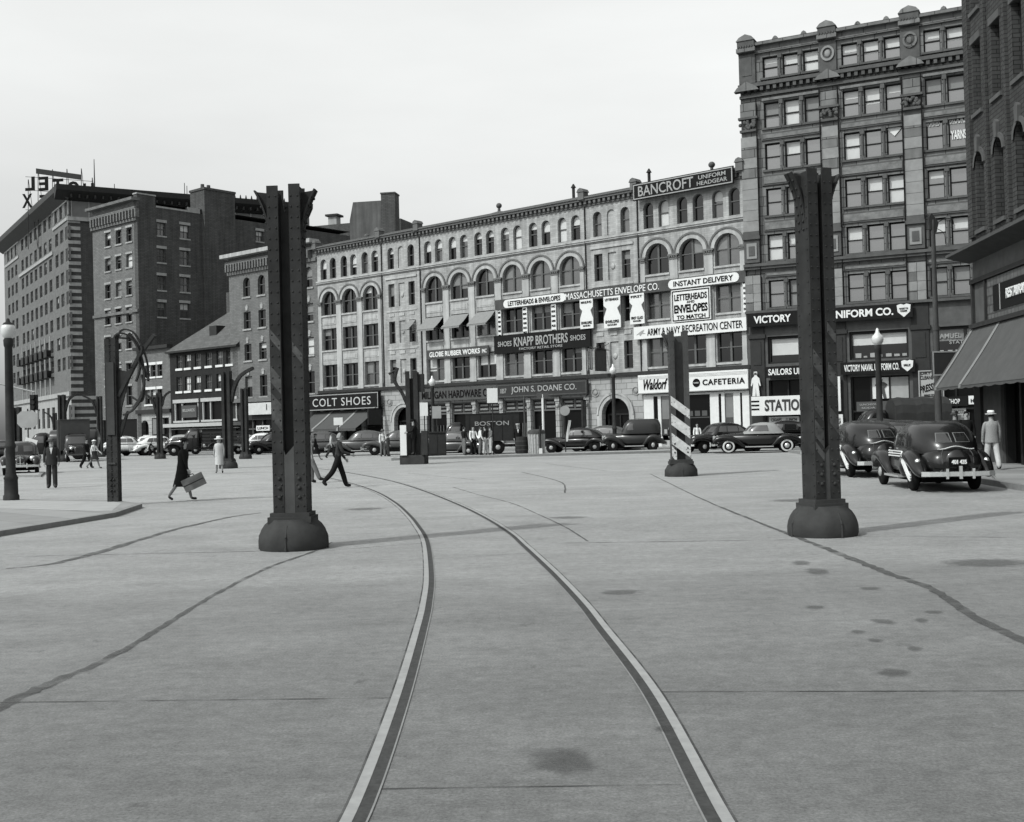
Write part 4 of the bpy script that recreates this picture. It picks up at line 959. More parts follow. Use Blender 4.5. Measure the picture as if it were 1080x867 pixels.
# ================================================================ blocks rising behind the row
BK = thing('rear_warehouse', 'plain dark block rising behind the left end of the pale row', 'building', ground_at(325, 150), F_ROW.a+radians(22))
z1 = D(340, 239, 150).z
mb = MB(); wall(mb, -2, 14, 0, z1, [], 0); shell(mb, -2, 14, 0, z1, 20, 0, 1); mb.build('wall', [M_B2S, M_ROOF], BK)
mb = MB(); mb.box(3.4, 4.6, .5, 1.7, z1-1, z1+1.2, 0); mb.box(3.1, 4.9, .2, 2, z1+1.2, z1+1.45, 1); mb.build('chimney', [M_HTRIM, M_SLATE], BK)
PHs = thing('roof_penthouse', 'grey rooftop hut with a sloping side and a tall square stack behind the row', 'penthouse', D(388, 262, 118), F_ROW.a+radians(30))
s = 118/1200
mb = MB(); mb.prism([(-1.9, 0), (1.6, 0), (1.6, 4.9), (-1.5, 4.9), (-1.9, 3.0)], 'y', 0, 4, 0); mb.build('hut', [mat('grey_render', .17, .85, .25, .8, streak=.3)], PHs)
mb = MB(); mb.box(1.62, 3.1, -.3, 1.3, 0, 5.5); mb.box(1.56, 3.16, -.36, 1.36, 5.5, 5.65); mb.build('stack', M_B2S, PHs)
# ================================================================ signs on the fronts
def board(F, name, label, ua, ub, za, zb, n, m, texts=(), border=None, thick=.12, cat='sign', group=None, slope=0):
    """flat signboard on facade F; texts: (string, centre u fraction, centre z fraction, width fraction, height fraction, material, kwargs)"""
    w_, h_ = ub-ua, zb-za
    t = thing(name, label, cat, F.P((ua+ub)/2, n+.002, za), F.a, group)
    mb = MB(); mb.box(-w_/2, w_/2, -thick, 0, 0, h_); mb.build('board', m, t)
    if border:
        b = .07; mb = MB(); i = .06
        for x0, x1, z0, z1 in ((-w_/2+i, w_/2-i, i, i+b), (-w_/2+i, w_/2-i, h_-i-b, h_-i), (-w_/2+i, -w_/2+i+b, i+b, h_-i-b), (w_/2-i-b, w_/2-i, i+b, h_-i-b)): mb.box(x0, x1, -thick-.02, -thick+.002, z0, z1)
        mb.build('border', border, t)
    for tx in texts:
        s, cu, cz, wf, hf, lm = tx[:6]; kw = tx[6] if len(tx) > 6 else {}
        lettering(t, s, (cu-.5)*w_, cz*h_, wf*w_, hf*h_, -thick-.012, lm, **kw)
    return t
def pill(t, ua, ub, za, zb, y, m, name='panel'):
    r = (zb-za)/2; c = (za+zb)/2; pts = [(ub-r+r*sin(pi*i/8), c-r*cos(pi*i/8)) for i in range(9)]+[(ua+r-r*sin(pi*i/8), c+r*cos(pi*i/8)) for i in range(9)]
    mb = MB(); mb.prism(pts, 'y', y-.03, y); return mb.build(name, m, t)
U = F_ROW.u
board(F_ROW, 'shop_sign', 'wide black fascia reading COLT SHOES with a thin pale border', -.5, 8.95, 3.56, 5.02, .32, M_DSIGN, [('COLT SHOES', .5, .5, .8, .48, mat('letter_pale', .55, .6, .05), dict(bold=.0, space=1.15))], M_LETG, .3)
board(F_ROW, 'shop_sign', 'grey fascia with dark capitals reading MILLIGAN HARDWARE CO', 13.55, 21.95, 3.95, 4.95, .2, M_MSIGN, [('MILLIGAN HARDWARE CO.', .5, .5, .92, .6, M_INK, dict(bold=.015))], None, .2)
board(F_ROW, 'shop_sign', 'dark fascia with raised pale capitals reading JOHN S. DOANE CO', 21.98, 30.6, 3.95, 5.0, .22, mat('sign_slate_paint', .075, .6, .15, 3), [('JOHN S. DOANE CO.', .53, .5, .72, .55, M_LETG, dict(bold=.01)), ('1857', .08, .5, .07, .35, M_LETG)], M_MSIGN, .2)
board(F_ROW, 'shop_sign', 'narrow grey board with white letters reading GLOBE RUBBER WORKS', 14.4, 21.1, 7.35, 8.1, .15, M_MSIGN, [('GLOBE RUBBER WORKS', .46, .5, .82, .55, M_LETW, dict(bold=.02)), ('INC', .94, .45, .07, .4, M_LETW)], M_MSIGN)
board(F_ROW, 'shop_sign', 'black board with pale letters reading KNAPP BROTHERS between small words SHOES', 21.7, 30.9, 7.35, 8.75, .16, M_DSIGN, [('KNAPP BROTHERS', .5, .57, .56, .5, M_LETG, dict(bold=.015)), ('SHOES', .12, .52, .15, .28, M_LETG), ('SHOES', .88, .52, .15, .28, M_LETG), ('FACTORY RETAIL STORE', .5, .18, .45, .13, M_LETG)])
tm = board(F_ROW, 'long_sign', 'long dark signboard reading MASSACHUSETTS ENVELOPE CO. across nine third floor windows', 21.95, 43.5, 10.72, 11.48, .2, mat('sign_worn_paint', .12, .6, .2, 2), [('MASSACHUSETTS ENVELOPE CO.', .505, .5, .375, .62, M_LETW, dict(bold=.0))], None, .14)
for a, b, s, sl in ((-9.9, -3.9, 'LETTERHEADS & ENVELOPES', 0), (4.9, 10.3, 'INSTANT DELIVERY', .25)):
    pn = pill(tm, a, b, .07, .69, -.145, M_WSIGN); lettering(pn, s, (a+b)/2, .38, (b-a)*.84, .36, -.19, M_INK, .012, slant=0)
board(F_ROW, 'billboard', 'white square board with bold black words LETTERHEADS AND ENVELOPES TO MATCH', 37.85, 40.85, 8.52, 10.68, .25, M_WSIGN, [('LETTERHEADS', .5, .76, .84, .2, M_INK, dict(bold=.02)), ('AND', .5, .6, .2, .07, M_INK), ('ENVELOPES', .5, .4, .86, .26, M_INK, dict(bold=.03)), ('TO MATCH', .5, .14, .74, .12, M_INK, dict(bold=.02))], M_INK)
ta = board(F_ROW, 'long_sign', 'white board with black letters reading ARMY & NAVY RECREATION CENTER', 34.7, 43.45, 7.58, 8.44, .22, M_WSIGN, [('ARMY & NAVY', .28, .5, .3, .55, M_INK, dict(bold=.005)), ('RECREATION CENTER', .71, .52, .52, .58, M_INK, dict(bold=.005))], None, .14)
mb = MB(); mb.prism([(-4.15, .3), (-3.75, .55), (-3.5, .62), (-3.62, .45), (-3.4, .35), (-3.7, .36), (-3.85, .2), (-3.9, .36)], 'y', -.16, -.142); mb.build('eagle_emblem', M_LETG, ta)
tw = board(F_ROW, 'cafeteria_sign', 'tall white fascia with script Waldorf and the word CAFETERIA behind the striped column', 34.95, 43.45, 3.78, 5.08, .2, M_WSIGN, [('Waldorf', .17, .48, .23, .56, M_INK, dict(bold=.02, shear=.35)), ('CAFETERIA', .79, .45, .37, .3, M_INK, dict(bold=.025, space=1.15))], None, .16)
mb = MB(); mb.lathe([(.28, 0), (.28, .03)], 20); o = mb.build('emblem', M_INK, tw, (.42, -.16, .58)); o.rotation_euler = (pi/2, 0, 0)
lettering(tw, 'FOODS', .42, .58, .38, .09, -.2, M_LETW, .0)
mb = MB(); [mb.box(-4.2, 4.2, -.175, -.158, z, z+.015) for z in (1.0, 1.08, 1.16)]; mb.box(-4.25, 4.25, -.26, -.16, 0, .06); mb.build('moulding', M_GSIGN, tw)
za, zb = F_ROW.uv(676, 211.5)[1], F_ROW.uv(781, 184)[1]
tb = board(F_ROW, 'roofline_sign', 'dark roofline board with pale letters reading BANCROFT above paired arched windows', 35.1, 42.95, 17.15, 18.3, .5, M_DSIGN, [('BANCROFT', .34, .5, .56, .62, M_LETG, dict(bold=.01)), ('UNIFORM', .8, .67, .26, .24, M_LETG), ('HEADGEAR', .8, .33, .29, .24, M_LETG)], M_LETG, .12)
for px0, px1, pt, pb, lab, s1, s2 in ((612, 626.5, 315.5, 347, 'tall white envelope board with a dark diamond, left of three boards', 'MAILING', 'ENVELOPES'), (637, 655.5, 312.5, 346, 'widest of three white envelope boards, the one in the middle', 'LETTERHEADS', 'ENVELOPES'), (664.5, 680.5, 309.5, 342, 'white envelope board with a slanted strip, right of three boards', 'FIRST', 'FIRST CLASS')):
    a, zt = F_ROW.uv(px0, pt+1, .3); b, zb = F_ROW.uv(px1, pb-1, .3)
    t = board(F_ROW, 'envelope_sign', lab, a, b, zb, zt, .3, M_WSIGN, [(s1, .5, .9, .8, .08, M_INK), (s2, .5, .2, .8, .09, M_INK), ('MAILED', .5, .1, .55, .05, M_INK)], None, .08)
    w_, h_ = b-a, zt-zb; mb = MB()
    for sx in (-1, 1): mb.prism([(sx*w_/2, .72*h_), (sx*w_*.32, .62*h_), (sx*w_/2, .36*h_)], 'y', -.095, -.081)
    mb.build('cutout_shape', M_MSIGN, t)
for px0, px1, pt, pb, lab in ((525.5, 529.5, 327, 357, 'narrow tall white strip sign at the left end of the envelope board'), (551.5, 557, 323.5, 353.5, 'slim white strip sign between the first two envelope windows'), (581.5, 587.5, 320.5, 351.5, 'slim white strip sign with a round dark spot on a pier'), (783.5, 791, 295, 329, 'slim white strip sign beside the stone tower')):
    a, zt = F_ROW.uv(px0, pt, .2); b, zb = F_ROW.uv(px1, pb, .2)
    t = board(F_ROW, 'strip_sign', lab, a, b, zb, zt, .2, M_WSIGN, [(s, .5, .9-.16*k, .74, .07, M_INK) for k, s in enumerate(('INKS', 'BOOKS', 'PENS', 'CARDS', 'FILES', 'PADS'))], None, .06, group='slim strip signs on the pale row')
# blade signs standing out from the wall
def blade(F, u, z0, z1, n0, n1, name, label, m, texts, mb_extra=None):
    t = thing(name, label, 'sign', F.P(u, 0, z0), F.a-pi/2); h_ = z1-z0; c = (n0+n1)/2       # local x runs out of the wall
    mb = MB(); mb.box(n0, n1, -.06, .06, 0, h_); mb.build('board', m, t)
    mb = MB(); [mb.box(n0, n1, -.075, .075, z, z+.05) for z in (0, h_-.05)]; [mb.box(x, x+.05, -.075, .075, .05, h_-.05) for x in (n0, n1-.05)]; mb.build('border', M_SLATE, t)
    mb = MB(); mb.tube((.02, 0, h_+.02), (n1, 0, h_+.02), .03, .03, 6); mb.tube((.02, 0, h_+.5), (n1*.7, 0, h_+.02), .02, .02, 6); mb.build('bracket', M_BLACK, t)
    for s, cz, wf, hf, lm in texts: lettering(t, s, c, cz*h_, wf*(n1-n0), hf*h_, -.075, lm)
    return t
ub_ = F_ROW.uv(634, 383, 1.0)[0]
blade(F_ROW, ub_, 5.5, 7.0, .45, 1.65, 'projecting_sign', 'dark square sign sticking out above the hardware piers beside a white strip', M_MSIGN, [('FURS', .8, .7, .2, M_LETG), ('REPAIRS', .5, .7, .16, M_INK), ('STORAGE', .25, .7, .13, M_INK)])
blade(F_ROW, ub_-.3, 5.6, 7.1, 1.7, 2.0, 'strip_sign', 'small white strip hanging left of the dark projecting square sign', M_WSIGN, [])
blade(F_ROW, 9.0, 2.2, 3.5, .4, 1.9, 'projecting_sign', 'black open-work sign on the wall right of the black shoe fascia', M_SLATE, [('COLT', .7, .7, .25, M_MSIGN), ('SHOES', .35, .7, .2, M_MSIGN)])
blade(F_ROW, F_ROW.uv(616, 445, .6)[0], 1.6, 3.5, .4, .8, 'projecting_sign', 'thin dark hanging strip sign beside the arched doorway', M_MSIGN, [])
# tower signs
def shield(t, x, z, s, m=M_WSIGN):
    mb = MB(); mb.prism([(x-.5*s, z+.42*s), (x-.2*s, z+.5*s), (x, z+.42*s), (x+.2*s, z+.5*s), (x+.5*s, z+.42*s), (x+.45*s, z-.1*s), (x, z-.5*s), (x-.45*s, z-.1*s)], 'y', -.17, -.142); return mb.build('shield_emblem', m, t)
tv = board(F_TOW, 'shop_sign', 'long black fascia with white block capitals reading VICTORY UNIFORM CO. and a shield', .15, 10.25, 7.75, 8.62, .35, M_DSIGN, [('VICTORY', .16, .5, .235, .55, M_LETW, dict(bold=.03)), ('UNIFORM CO.', .70, .5, .38, .55, M_LETW, dict(bold=.03))], None, .14)
sh_ = shield(tv, 4.55, .43, .8); lettering(sh_, 'MADE TO', 4.55, .55, .5, .1, -.185, M_INK); lettering(sh_, 'ORDER', 4.55, .4, .4, .1, -.185, M_INK)
board(F_TOW, 'shop_sign', 'black fascia with white letters reading SAILORS UNIFORMS above the station sign', 1.25, 5.1, 4.45, 5.15, .3, M_DSIGN, [('SAILORS UNIFORMS', .5, .5, .92, .58, M_LETW, dict(bold=.02))])
t2 = board(F_TOW, 'shop_sign', 'black fascia with white letters reading VICTORY NAVAL UNIFORM CO', 5.9, 10.3, 4.45, 5.2, .3, M_DSIGN, [('VICTORY NAVAL UNIFORM CO.', .42, .5, .74, .56, M_LETW, dict(bold=.02))]); s2 = shield(t2, 1.75, .38, .7); lettering(s2, 'MILK', 1.75, .42, .4, .14, -.185, M_INK)
ts = board(F_TOW, 'station_sign', 'big white board with dark letters reading STATION LUNCH beside black bars', .5, 5.2, 2.05, 3.25, .9, M_WSIGN, [('STATION', .46, .52, .56, .6, mat('letter_shaded', .09, .6, .2, 6), dict(bold=.03)), ('LUNCH', .89, .52, .26, .5, mat('letter_shaded', .09), dict(bold=.03))], None, .5)
mb = MB(); [mb.box(-2.34, -1.85, -.52, -.501, z, z+.1) for z in (.35, .6, .85)]; mb.build('bar_pattern', M_INK, ts)
board(F_TOW, 'notice', 'small white notice strip under the station board', 1.4, 3.3, 1.55, 1.95, .5, M_WSIGN, [('CIGARS', .25, .5, .35, .5, M_MSIGN), ('LUNCH', .75, .5, .35, .5, M_INK)])
for z0, z1, ua, ub, lab, tx in ((2.2, 4.35, 5.45, 5.85, 'white vertical strip sign on the shop pier behind the right steel column', []), (.6, 2.0, 5.4, 5.95, 'white vertical lunch strip low on the shop pier', [('L', .5, .85, .5, .14, M_INK), ('U', .5, .65, .5, .14, M_INK), ('N', .5, .45, .5, .14, M_INK), ('C', .5, .25, .5, .14, M_INK)])):
    board(F_TOW, 'strip_sign', lab, ua, ub, z0, z1, .3, M_WSIGN, tx)
# cut-out sailor on the pier
SAI = thing('sailor_cutout', 'white painted flat sailor figure standing out from the pier between the two shops', 'cutout figure', F_TOW.P(.55, .32, 3.3), F_TOW.a); SAI.scale = (.8, .8, .85)
mb = MB(); mb.prism([(-.3, 0), (-.04, 0), (0, .7), (.04, 0), (.3, 0), (.22, .8), (.2, 1.05), (.34, .75), (.4, .8), (.3, 1.35), (.12, 1.5), (.1, 1.62), (.14, 1.72), (.12, 1.86), (-.12, 1.86), (-.14, 1.72), (-.1, 1.62), (-.12, 1.5), (-.3, 1.35), (-.4, .8), (-.34, .75), (-.2, 1.05), (-.22, .8)], 'y', -.05, .05); mb.build('figure', M_WSIGN, SAI)
mb = MB(); mb.prism([(-.1, 1.6), (.1, 1.6), (.1, 1.78), (-.1, 1.78)], 'y', -.06, -.051); mb.build('face', M_MSIGN, SAI); mb = MB(); mb.box(-.3, .3, -.1, .1, -.5, -.003); mb.build('plinth', M_MSIGN, SAI)
# sailor poster figure in the tower window
PO = thing('window_poster', 'dark standing sailor figure printed on a white poster in the shop window', 'poster', F_TOW.P(8.2, -.22, 2.9), F_TOW.a)
mb = MB(); mb.prism([(-.3, 0), (-.12, 0), (0, .55), (.12, 0), (.3, 0), (.18, .62), (.38, .85), (.2, 1.0), (.06, 1.02), (.08, 1.2), (-.08, 1.2), (-.06, 1.02), (-.2, 1.0), (-.38, .85), (-.18, .62)], 'y', -.012, 0); mb.build('print', M_MSIGN, PO)
for (px0, px1, pt, pb, n_, F_, nm, lab, m, tx, bd) in (
    (968.5, 996, 391, 419.5, 1.2, F_TOW, 'shop_sign', 'white cleaning sign with slanted black words behind the dark blank board', M_GSIGN, [('DRY', .3, .9, .4, .1, M_INK), ('CLEANING', .42, .74, .7, .13, M_INK), ('PRESSING', .5, .4, .9, .26, M_INK, dict(bold=.02, slant=.25)), ('WHILE YOU WAIT', .55, .1, .7, .09, M_INK)], M_MSIGN),
    (981, 1021, 419, 428, .8, F_TOW, 'shop_sign', 'long dark sign with white letters and a round disc reading BARBER SHOP', M_DSIGN, [('BARBER SHOP', .42, .5, .75, .5, M_LETW)], None),
    (1021.5, 1037, 417.5, 426, .8, F_TOW, 'shop_sign', 'small white sign with black letters H&M right of the disc', M_WSIGN, [('H&M', .5, .42, .7, .42, M_INK, dict(bold=.04))], None),
    (1000, 1019, 431, 437.5, .6, F_TOW, 'notice', 'small pale notice over the shop doorway right of the tall pole', M_GSIGN, [('TOBACCO', .5, .5, .8, .5, M_MSIGN)], None),
    (1028, 1035, 407, 412.5, .8, F_TOW, 'notice', 'tiny blank white card above the H&M sign', M_WSIGN, [], None),
    (903.5, 940, 424, 433, .6, F_TOW, 'notice', 'grey lettered panel low in the shop front by the globe lamp', M_MSIGN, [('LUNCHEON', .35, .7, .5, .2, M_LETG), ('SODA', .35, .35, .4, .2, M_LETG)], None),
    (262, 291, 425.5, 436.5, .3, F_B4, 'shop_sign', 'pale blank fascia on the grey block left of the left steel column', mat('sign_bleached', .6, .6, .15, 2), [('I', .7, .6, .02, .5, M_INK)], None),
    (271, 285, 449, 454, .4, F_B4, 'notice', 'small white notice in the shop under the pale fascia', M_WSIGN, [('LUNCH', .5, .5, .8, .5, M_INK)], None),
    (189, 205, 464, 469, -.1, F_B3, 'notice', 'bright window lettering strip low in the small brick house', M_WSIGN, [('DINER', .5, .5, .8, .6, M_INK)], None),
    (152, 158.5, 459, 466, .4, F_B2b, 'notice', 'small square white card hung over the doorway of the triple window house', M_WSIGN, [], None),
    (192, 208, 428, 440, .15, F_B3, 'shop_sign', 'dark upstairs shop sign between white window posts', M_MSIGN, [('BILLIARDS', .5, .6, .8, .25, M_LETG)], None)):
    a, zt = F_.uv(px0, pt, n_); b, zb = F_.uv(px1, pb, n_)
    board(F_, nm, lab, a, b, min(zt, zb), max(zt, zb), n_, m, tx, bd, .08)
for px, py, s, wd, ht in ((983.5, 131, 'WORSTED', .9, .3), (1010, 126, 'BROOKS', 1.0, .5), (1011, 142, 'YARNS', .95, .55)):
    u, z = F_TOW.uv(px, py, -.25); tt = thing('window_lettering', 'white painted window word %s on the upper right of the tower' % s, 'lettering', F_TOW.P(u, -.225, z), F_TOW.a); lettering(tt, s, 0, 0, wd*.92, ht, -.02, M_LETW, .03)
u, z = F_TOW.uv(943.5, 136, -.25); tt = thing('window_card', 'white diamond card in a tower window left of the yarn lettering', 'card', F_TOW.P(u, -.22, z), F_TOW.a); mb = MB(); mb.prism([(0, -.45), (.42, 0), (0, .45), (-.42, 0)], 'y', -.03, 0); mb.build('card', M_WSIGN, tt)
lt = thing('window_lettering', 'faint pale arc of gilt words with a ring across a first floor tower window', 'lettering', F_TOW.P(13.0, -.3, 6.1), F_TOW.a)
lettering(lt, 'SAMUEL NARCUS', 0, .45, 3.0, .3, 0, M_LETG); lettering(lt, 'STATIONER', .1, .05, 1.8, .2, 0, M_LETG)
rt = thing('restaurant_lettering', 'small pale word RESTAURANT on the dark panel above the right awning', 'lettering', F_R.P(.6, .09, 5.6), F_R.a); lettering(rt, 'RESTAURANT', 0, 0, 2.0, .32, 0, M_LETW, .01)

# ================================================================ awnings
def awning(F, ua, ub, zt, zb, proj, name, label, stripes=(), m=M_CANVAS, val=.18, group=None):
    t = thing(name, label, 'awning', F.P((ua+ub)/2, .03, zb), F.a, group); w_ = ub-ua; h_ = zt-zb
    mb = MB(); nx, nz_ = 14, 6; V = []
    for j in range(nz_+1):
        for i in range(nx+1):
            x = -w_/2+w_*i/nx; q = j/nz_; sag = .05*sin(pi*q)*(1+.6*sin(i*1.9)); V.append((x, -proj*q-.0, h_*(1-q)-sag))
    F_ = [[j*(nx+1)+i, j*(nx+1)+i+1, (j+1)*(nx+1)+i+1, (j+1)*(nx+1)+i] for j in range(nz_) for i in range(nx)]
    mb.add(V, F_, 0, True)
    for i in range(nx*3):
        xa = -w_/2+w_*i/(nx*3); xb = -w_/2+w_*(i+1)/(nx*3); mb.quad((xa, -proj, 0), (xb, -proj, 0), (xb, -proj, -val-.04*abs(sin((i+1)*1.05))), (xa, -proj, -val-.04*abs(sin(i*1.05))))
    mb.build('canvas', m, t, fix=False)
    for s in stripes:
        mb = MB(); x = -w_/2+w_*s
        for j in range(nz_):
            q0, q1 = j/nz_, (j+1)/nz_; f = lambda q: h_*(1-q)-.05*sin(pi*q)+.03
            mb.quad((x-.13, -proj*q0, f(q0)), (x+.13, -proj*q0, f(q0)), (x+.13, -proj*q1, f(q1)), (x-.13, -proj*q1, f(q1)))
        mb.quad((x-.13, -proj-.01, .02), (x+.13, -proj-.01, .02), (x+.13, -proj-.01, -val), (x-.13, -proj-.01, -val)); mb.build('canvas_stripe', M_STRIPE if m is not None and m.name != 'grey_canvas' else M_CANVAS2, t, fix=False)
    mb = MB()
    for x in (-w_/2+.06, w_/2-.06): mb.tube((x, 0, min(.1, h_*.2)), (x, -proj+.02, -.02), .025, .025, 6)
    mb.tube((-w_/2, -proj+.02, -.02), (w_/2, -proj+.02, -.02), .025, .025, 6); mb.build('awning_frame', M_SLATE, t)
    return t
awning(F_ROW, .2, 7.9, 3.5, 1.95, 2.3, 'shop_awning', 'wide dark canvas awning with two pale stripes under the black shoe fascia', (.28, .7))
for k, c in enumerate(bays(13.65, 30.5, 6)[:3]):
    awning(F_ROW, c-.98, c+.98, 10.75, 9.75, 1.15, 'window_awning', ('leftmost of three pale canvas awnings on third floor windows', 'middle of three pale canvas awnings on third floor windows', 'rightmost of three pale canvas awnings on third floor windows')[k], (), M_CANVAS2, .12, 'canvas window awnings')
awning(F_ROW, 12.25, 13.0, 10.75, 9.9, 1.0, 'window_awning', 'small single awning on a narrow window left of the three awnings', (), M_CANVAS2, .1)
def pz(px, py, n): return F_R.uv(px, py, n)
aw = next(q/50 for q in range(10, 200) if F_R.uv(985, 412, q/50)[0] > -4.3 or q == 199)
uA, zA = pz(985, 412, aw)
awning(F_R, -4.3, 9.0, 4.85, zA+.08, aw, 'corner_awning', 'large grey canvas awning with pale stripes over the right-hand sidewalk', (.03, .24), mat('grey_canvas', .14, .9, .15, 2), .08)

# ================================================================ elevated-railway columns
def post(mb, x, y, wd, dp, z0, z1, mi=0):
    """channel post, closed face to the front and back, flanges to the side"""
    mb.box(x-wd/2, x+wd/2, y-dp/2, y+dp/2, z0, z1, mi)
def rivets(mb, xs, y, z0, z1, step, r=.016, axis='y', mi=0):
    z = z0
    while z < z1:
        for x in xs:
            if axis == 'y': mb.sphere((x, y, z), r, r*.6, r, 6, 4, mi)
            else: mb.sphere((y, x, z), r*.6, r, r, 6, 4, mi)
        z += step
def footing(t, r=.50, h=.46, sq=.30, m=M_IRON, cx=.31, cy=.25):
    mb = MB(); n = 32
    prof = [(r*.97, .0), (r, .05), (r*1.0, .14), (r*.97, .22), (r*.91, .30), (r*.82, .37), (r*.7, .425), (sq*1.18, .45*h/.46)]
    mb.lathe([(a, z*h/.46) for a, z in prof], n)
    mb.box(-cx-.03, cx+.03, -cy-.03, cy+.03, h-.06, h+.03); mb.box(-cx, cx, -cy, cy, h+.03, h+.09)
    for a in (0, pi/2, pi, 3*pi/2):
        for k in range(6):
            q = k/6; r0 = r*(1.012-.0*q); 
        mb.tube((cos(a)*r*1.0, sin(a)*r*1.0, 0.0), (cos(a)*r*.985, sin(a)*r*.985, .2), .018, .018, 6); mb.tube((cos(a)*r*.985, sin(a)*r*.985, .2), (cos(a)*r*.8, sin(a)*r*.8, .37), .018, .018, 6)
    return mb.build('footing', m, t)
def column(label, loc, rz, H=5.3, W=.56, Dp=.44, stripes=None, flare=True, cover=1.05, detail=True, group='steel columns of the dismantled elevated railway', foot=True, sc=1.0, webcut=True, steel=None):
    M_STEEL = steel or globals()['M_STEEL']
    t = thing('steel_column', label, 'column', loc, rz, group); z0 = .5*sc if foot else .0; pw = .17*sc; W *= sc; Dp *= sc
    if foot: footing(t, .52*sc, .46*sc, .30*sc, M_IRON, .5*W+.045, .5*Dp+.045)
    mb = MB()
    for s in (-1, 1):
        x = s*(W/2-pw/2); zt = H-.03-(.02 if s < 0 else 0)
        mb.box(x-pw/2, x+pw/2, -Dp/2, -Dp/2+.025, z0, zt); mb.box(x-pw/2, x+pw/2, Dp/2-.025, Dp/2, z0, zt)       # front and back flanges
        mb.box(s*W/2-(.025 if s > 0 else 0), s*W/2+(0 if s > 0 else .025), -Dp/2+.025, Dp/2-.025, z0, zt-.04)      # outer side plate
        xin = s*(W/2-pw); mb.box(min(xin, xin+s*.02), max(xin, xin+s*.02), -Dp/2+.025, -Dp/2+.16, z0, zt-.1)
    zz_ = [(-W/2+pw, H-.1), (-.02, H-.42), (W/2-pw, H-.25)] if webcut else [(-W/2+pw, H-.2), (W/2-pw, H-.2)]
    mb.prism([(W/2-pw, z0), (-W/2+pw, z0)]+zz_, 'y', -.03, .03)
    mb.build('shaft', M_STEEL, t)
    if cover:
        mb = MB(); mb.prism([(-W/2+pw+.004, z0+.01), (W/2-pw-.004, z0+.01), (W/2-pw-.004, z0+cover), (W*.12, z0+cover-.02), (-W*.1, z0+cover-.14), (-W/2+pw+.004, z0+cover-.06)], 'y', -Dp/2+.006, -Dp/2+.03); mb.build('cover_plate', M_STEELG, t)
    if detail:
        mb = MB(); rivets(mb, [-W/2+.035*sc, -W/2+pw-.035*sc, W/2-.035*sc, W/2-pw+.035*sc], -Dp/2-.002, z0+.15, H-.2, .22 if detail == 1 else .16)
        rivets(mb, [-Dp/2+.05, Dp/2-.05], -W/2-.002, z0+.1, H-.2, .16, .016, 'x'); rivets(mb, [-Dp/2+.05, Dp/2-.05], W/2+.002, z0+.1, H-.2, .16, .016, 'x')
        for z in (z0+.28, z0+.42, z0+.56):
            for x in (-W/2+pw*.6, W/2-pw*.6): mb.sphere((x, -Dp/2-.005, z), .03, .025, .03, 8, 6)
        mb.build('rivets', M_STEEL, t)
    if flare:
        for s in (-1, 1):
            if flare == 'left' and s > 0: continue
            mb = MB(); n = 7; pts = []
            for k in range(n+1): q = k/n; pts.append((s*(W/2+.22*sc*q**2.2), H-.95*sc+.85*sc*q))
            pl = [(s*(W/2), H-.95*sc)]+pts[1:]+[(s*W/2, H-.13*sc)]
            mb.prism(pl, 'y', -.02, .02)
            for k in range(n): 
                p, q_ = pts[k], pts[k+1]; 
                mb.add([(p[0], -.1*sc, p[1]), (q_[0], -.1*sc, q_[1]), (q_[0], .1*sc, q_[1]), (p[0], .1*sc, p[1]), (p[0]-s*.025, -.1*sc, p[1]+.01), (q_[0]-s*.025, -.1*sc, q_[1]+.01), (q_[0]-s*.025, .1*sc, q_[1]+.01), (p[0]-s*.025, .1*sc, p[1]+.01)], [[0, 1, 2, 3], [7, 6, 5, 4], [0, 4, 5, 1], [3, 2, 6, 7], [0, 3, 7, 4], [1, 5, 6, 2]])
                if detail: mb.sphere((p[0]+s*.01, -.06*sc, p[1]), .02, .02, .02, 6, 4); mb.sphere((p[0]+s*.01, .06*sc, p[1]), .02, .02, .02, 6, 4)
            mb.build('bracket_stub', M_STEEL, t)
    if stripes:
        kind, m = stripes; mb = MB(); e = .004
        for (za, zb, face) in kind:
            d = pw*1.1
            if face == 'left': mb.quad((-W/2-e, Dp/2-.03, za+.3), (-W/2-e, -Dp/2+.03, za), (-W/2-e, -Dp/2+.03, zb), (-W/2-e, Dp/2-.03, zb+.3))
            elif face == 'l': mb.quad((-W/2+.01, -Dp/2-e, za), (-W/2+pw-.01, -Dp/2-e, za-d), (-W/2+pw-.01, -Dp/2-e, zb-d), (-W/2+.01, -Dp/2-e, zb))
            elif face == 'r': mb.quad((W/2-pw+.01, -Dp/2-e, za), (W/2-.01, -Dp/2-e, za-d), (W/2-.01, -Dp/2-e, zb-d), (W/2-pw+.01, -Dp/2-e, zb))
            elif face == 'f': mb.quad((-W/2+.01, -Dp/2-e, za), (W/2-.01, -Dp/2-e, za-W*.75), (W/2-.01, -Dp/2-e, zb-W*.75), (-W/2+.01, -Dp/2-e, zb))
        mb.build('warning_stripes', m, t)
    return t
M_FADE = mat('faded_stripe_paint', .125, .75, .5, 8)
M_OLDW = mat('old_stripe_paint', .62, .7, .3, 9)
c1 = G(310, 582); c1 += Vector((c1.x, c1.y, 0)).normalized()*.5
column('tall steel column with flared torn top in the left foreground on a round iron footing', c1, radians(-2), 5.5, .50, .38, ([(1.95, 2.35, 'l'), (2.5, 2.75, 'l'), (2.95, 3.1, 'r'), (3.15, 3.3, 'l')], M_FADE), True, 1.05, 2)
c2 = G(868, 568); c2 += Vector((c2.x, c2.y, 0)).normalized()*.5
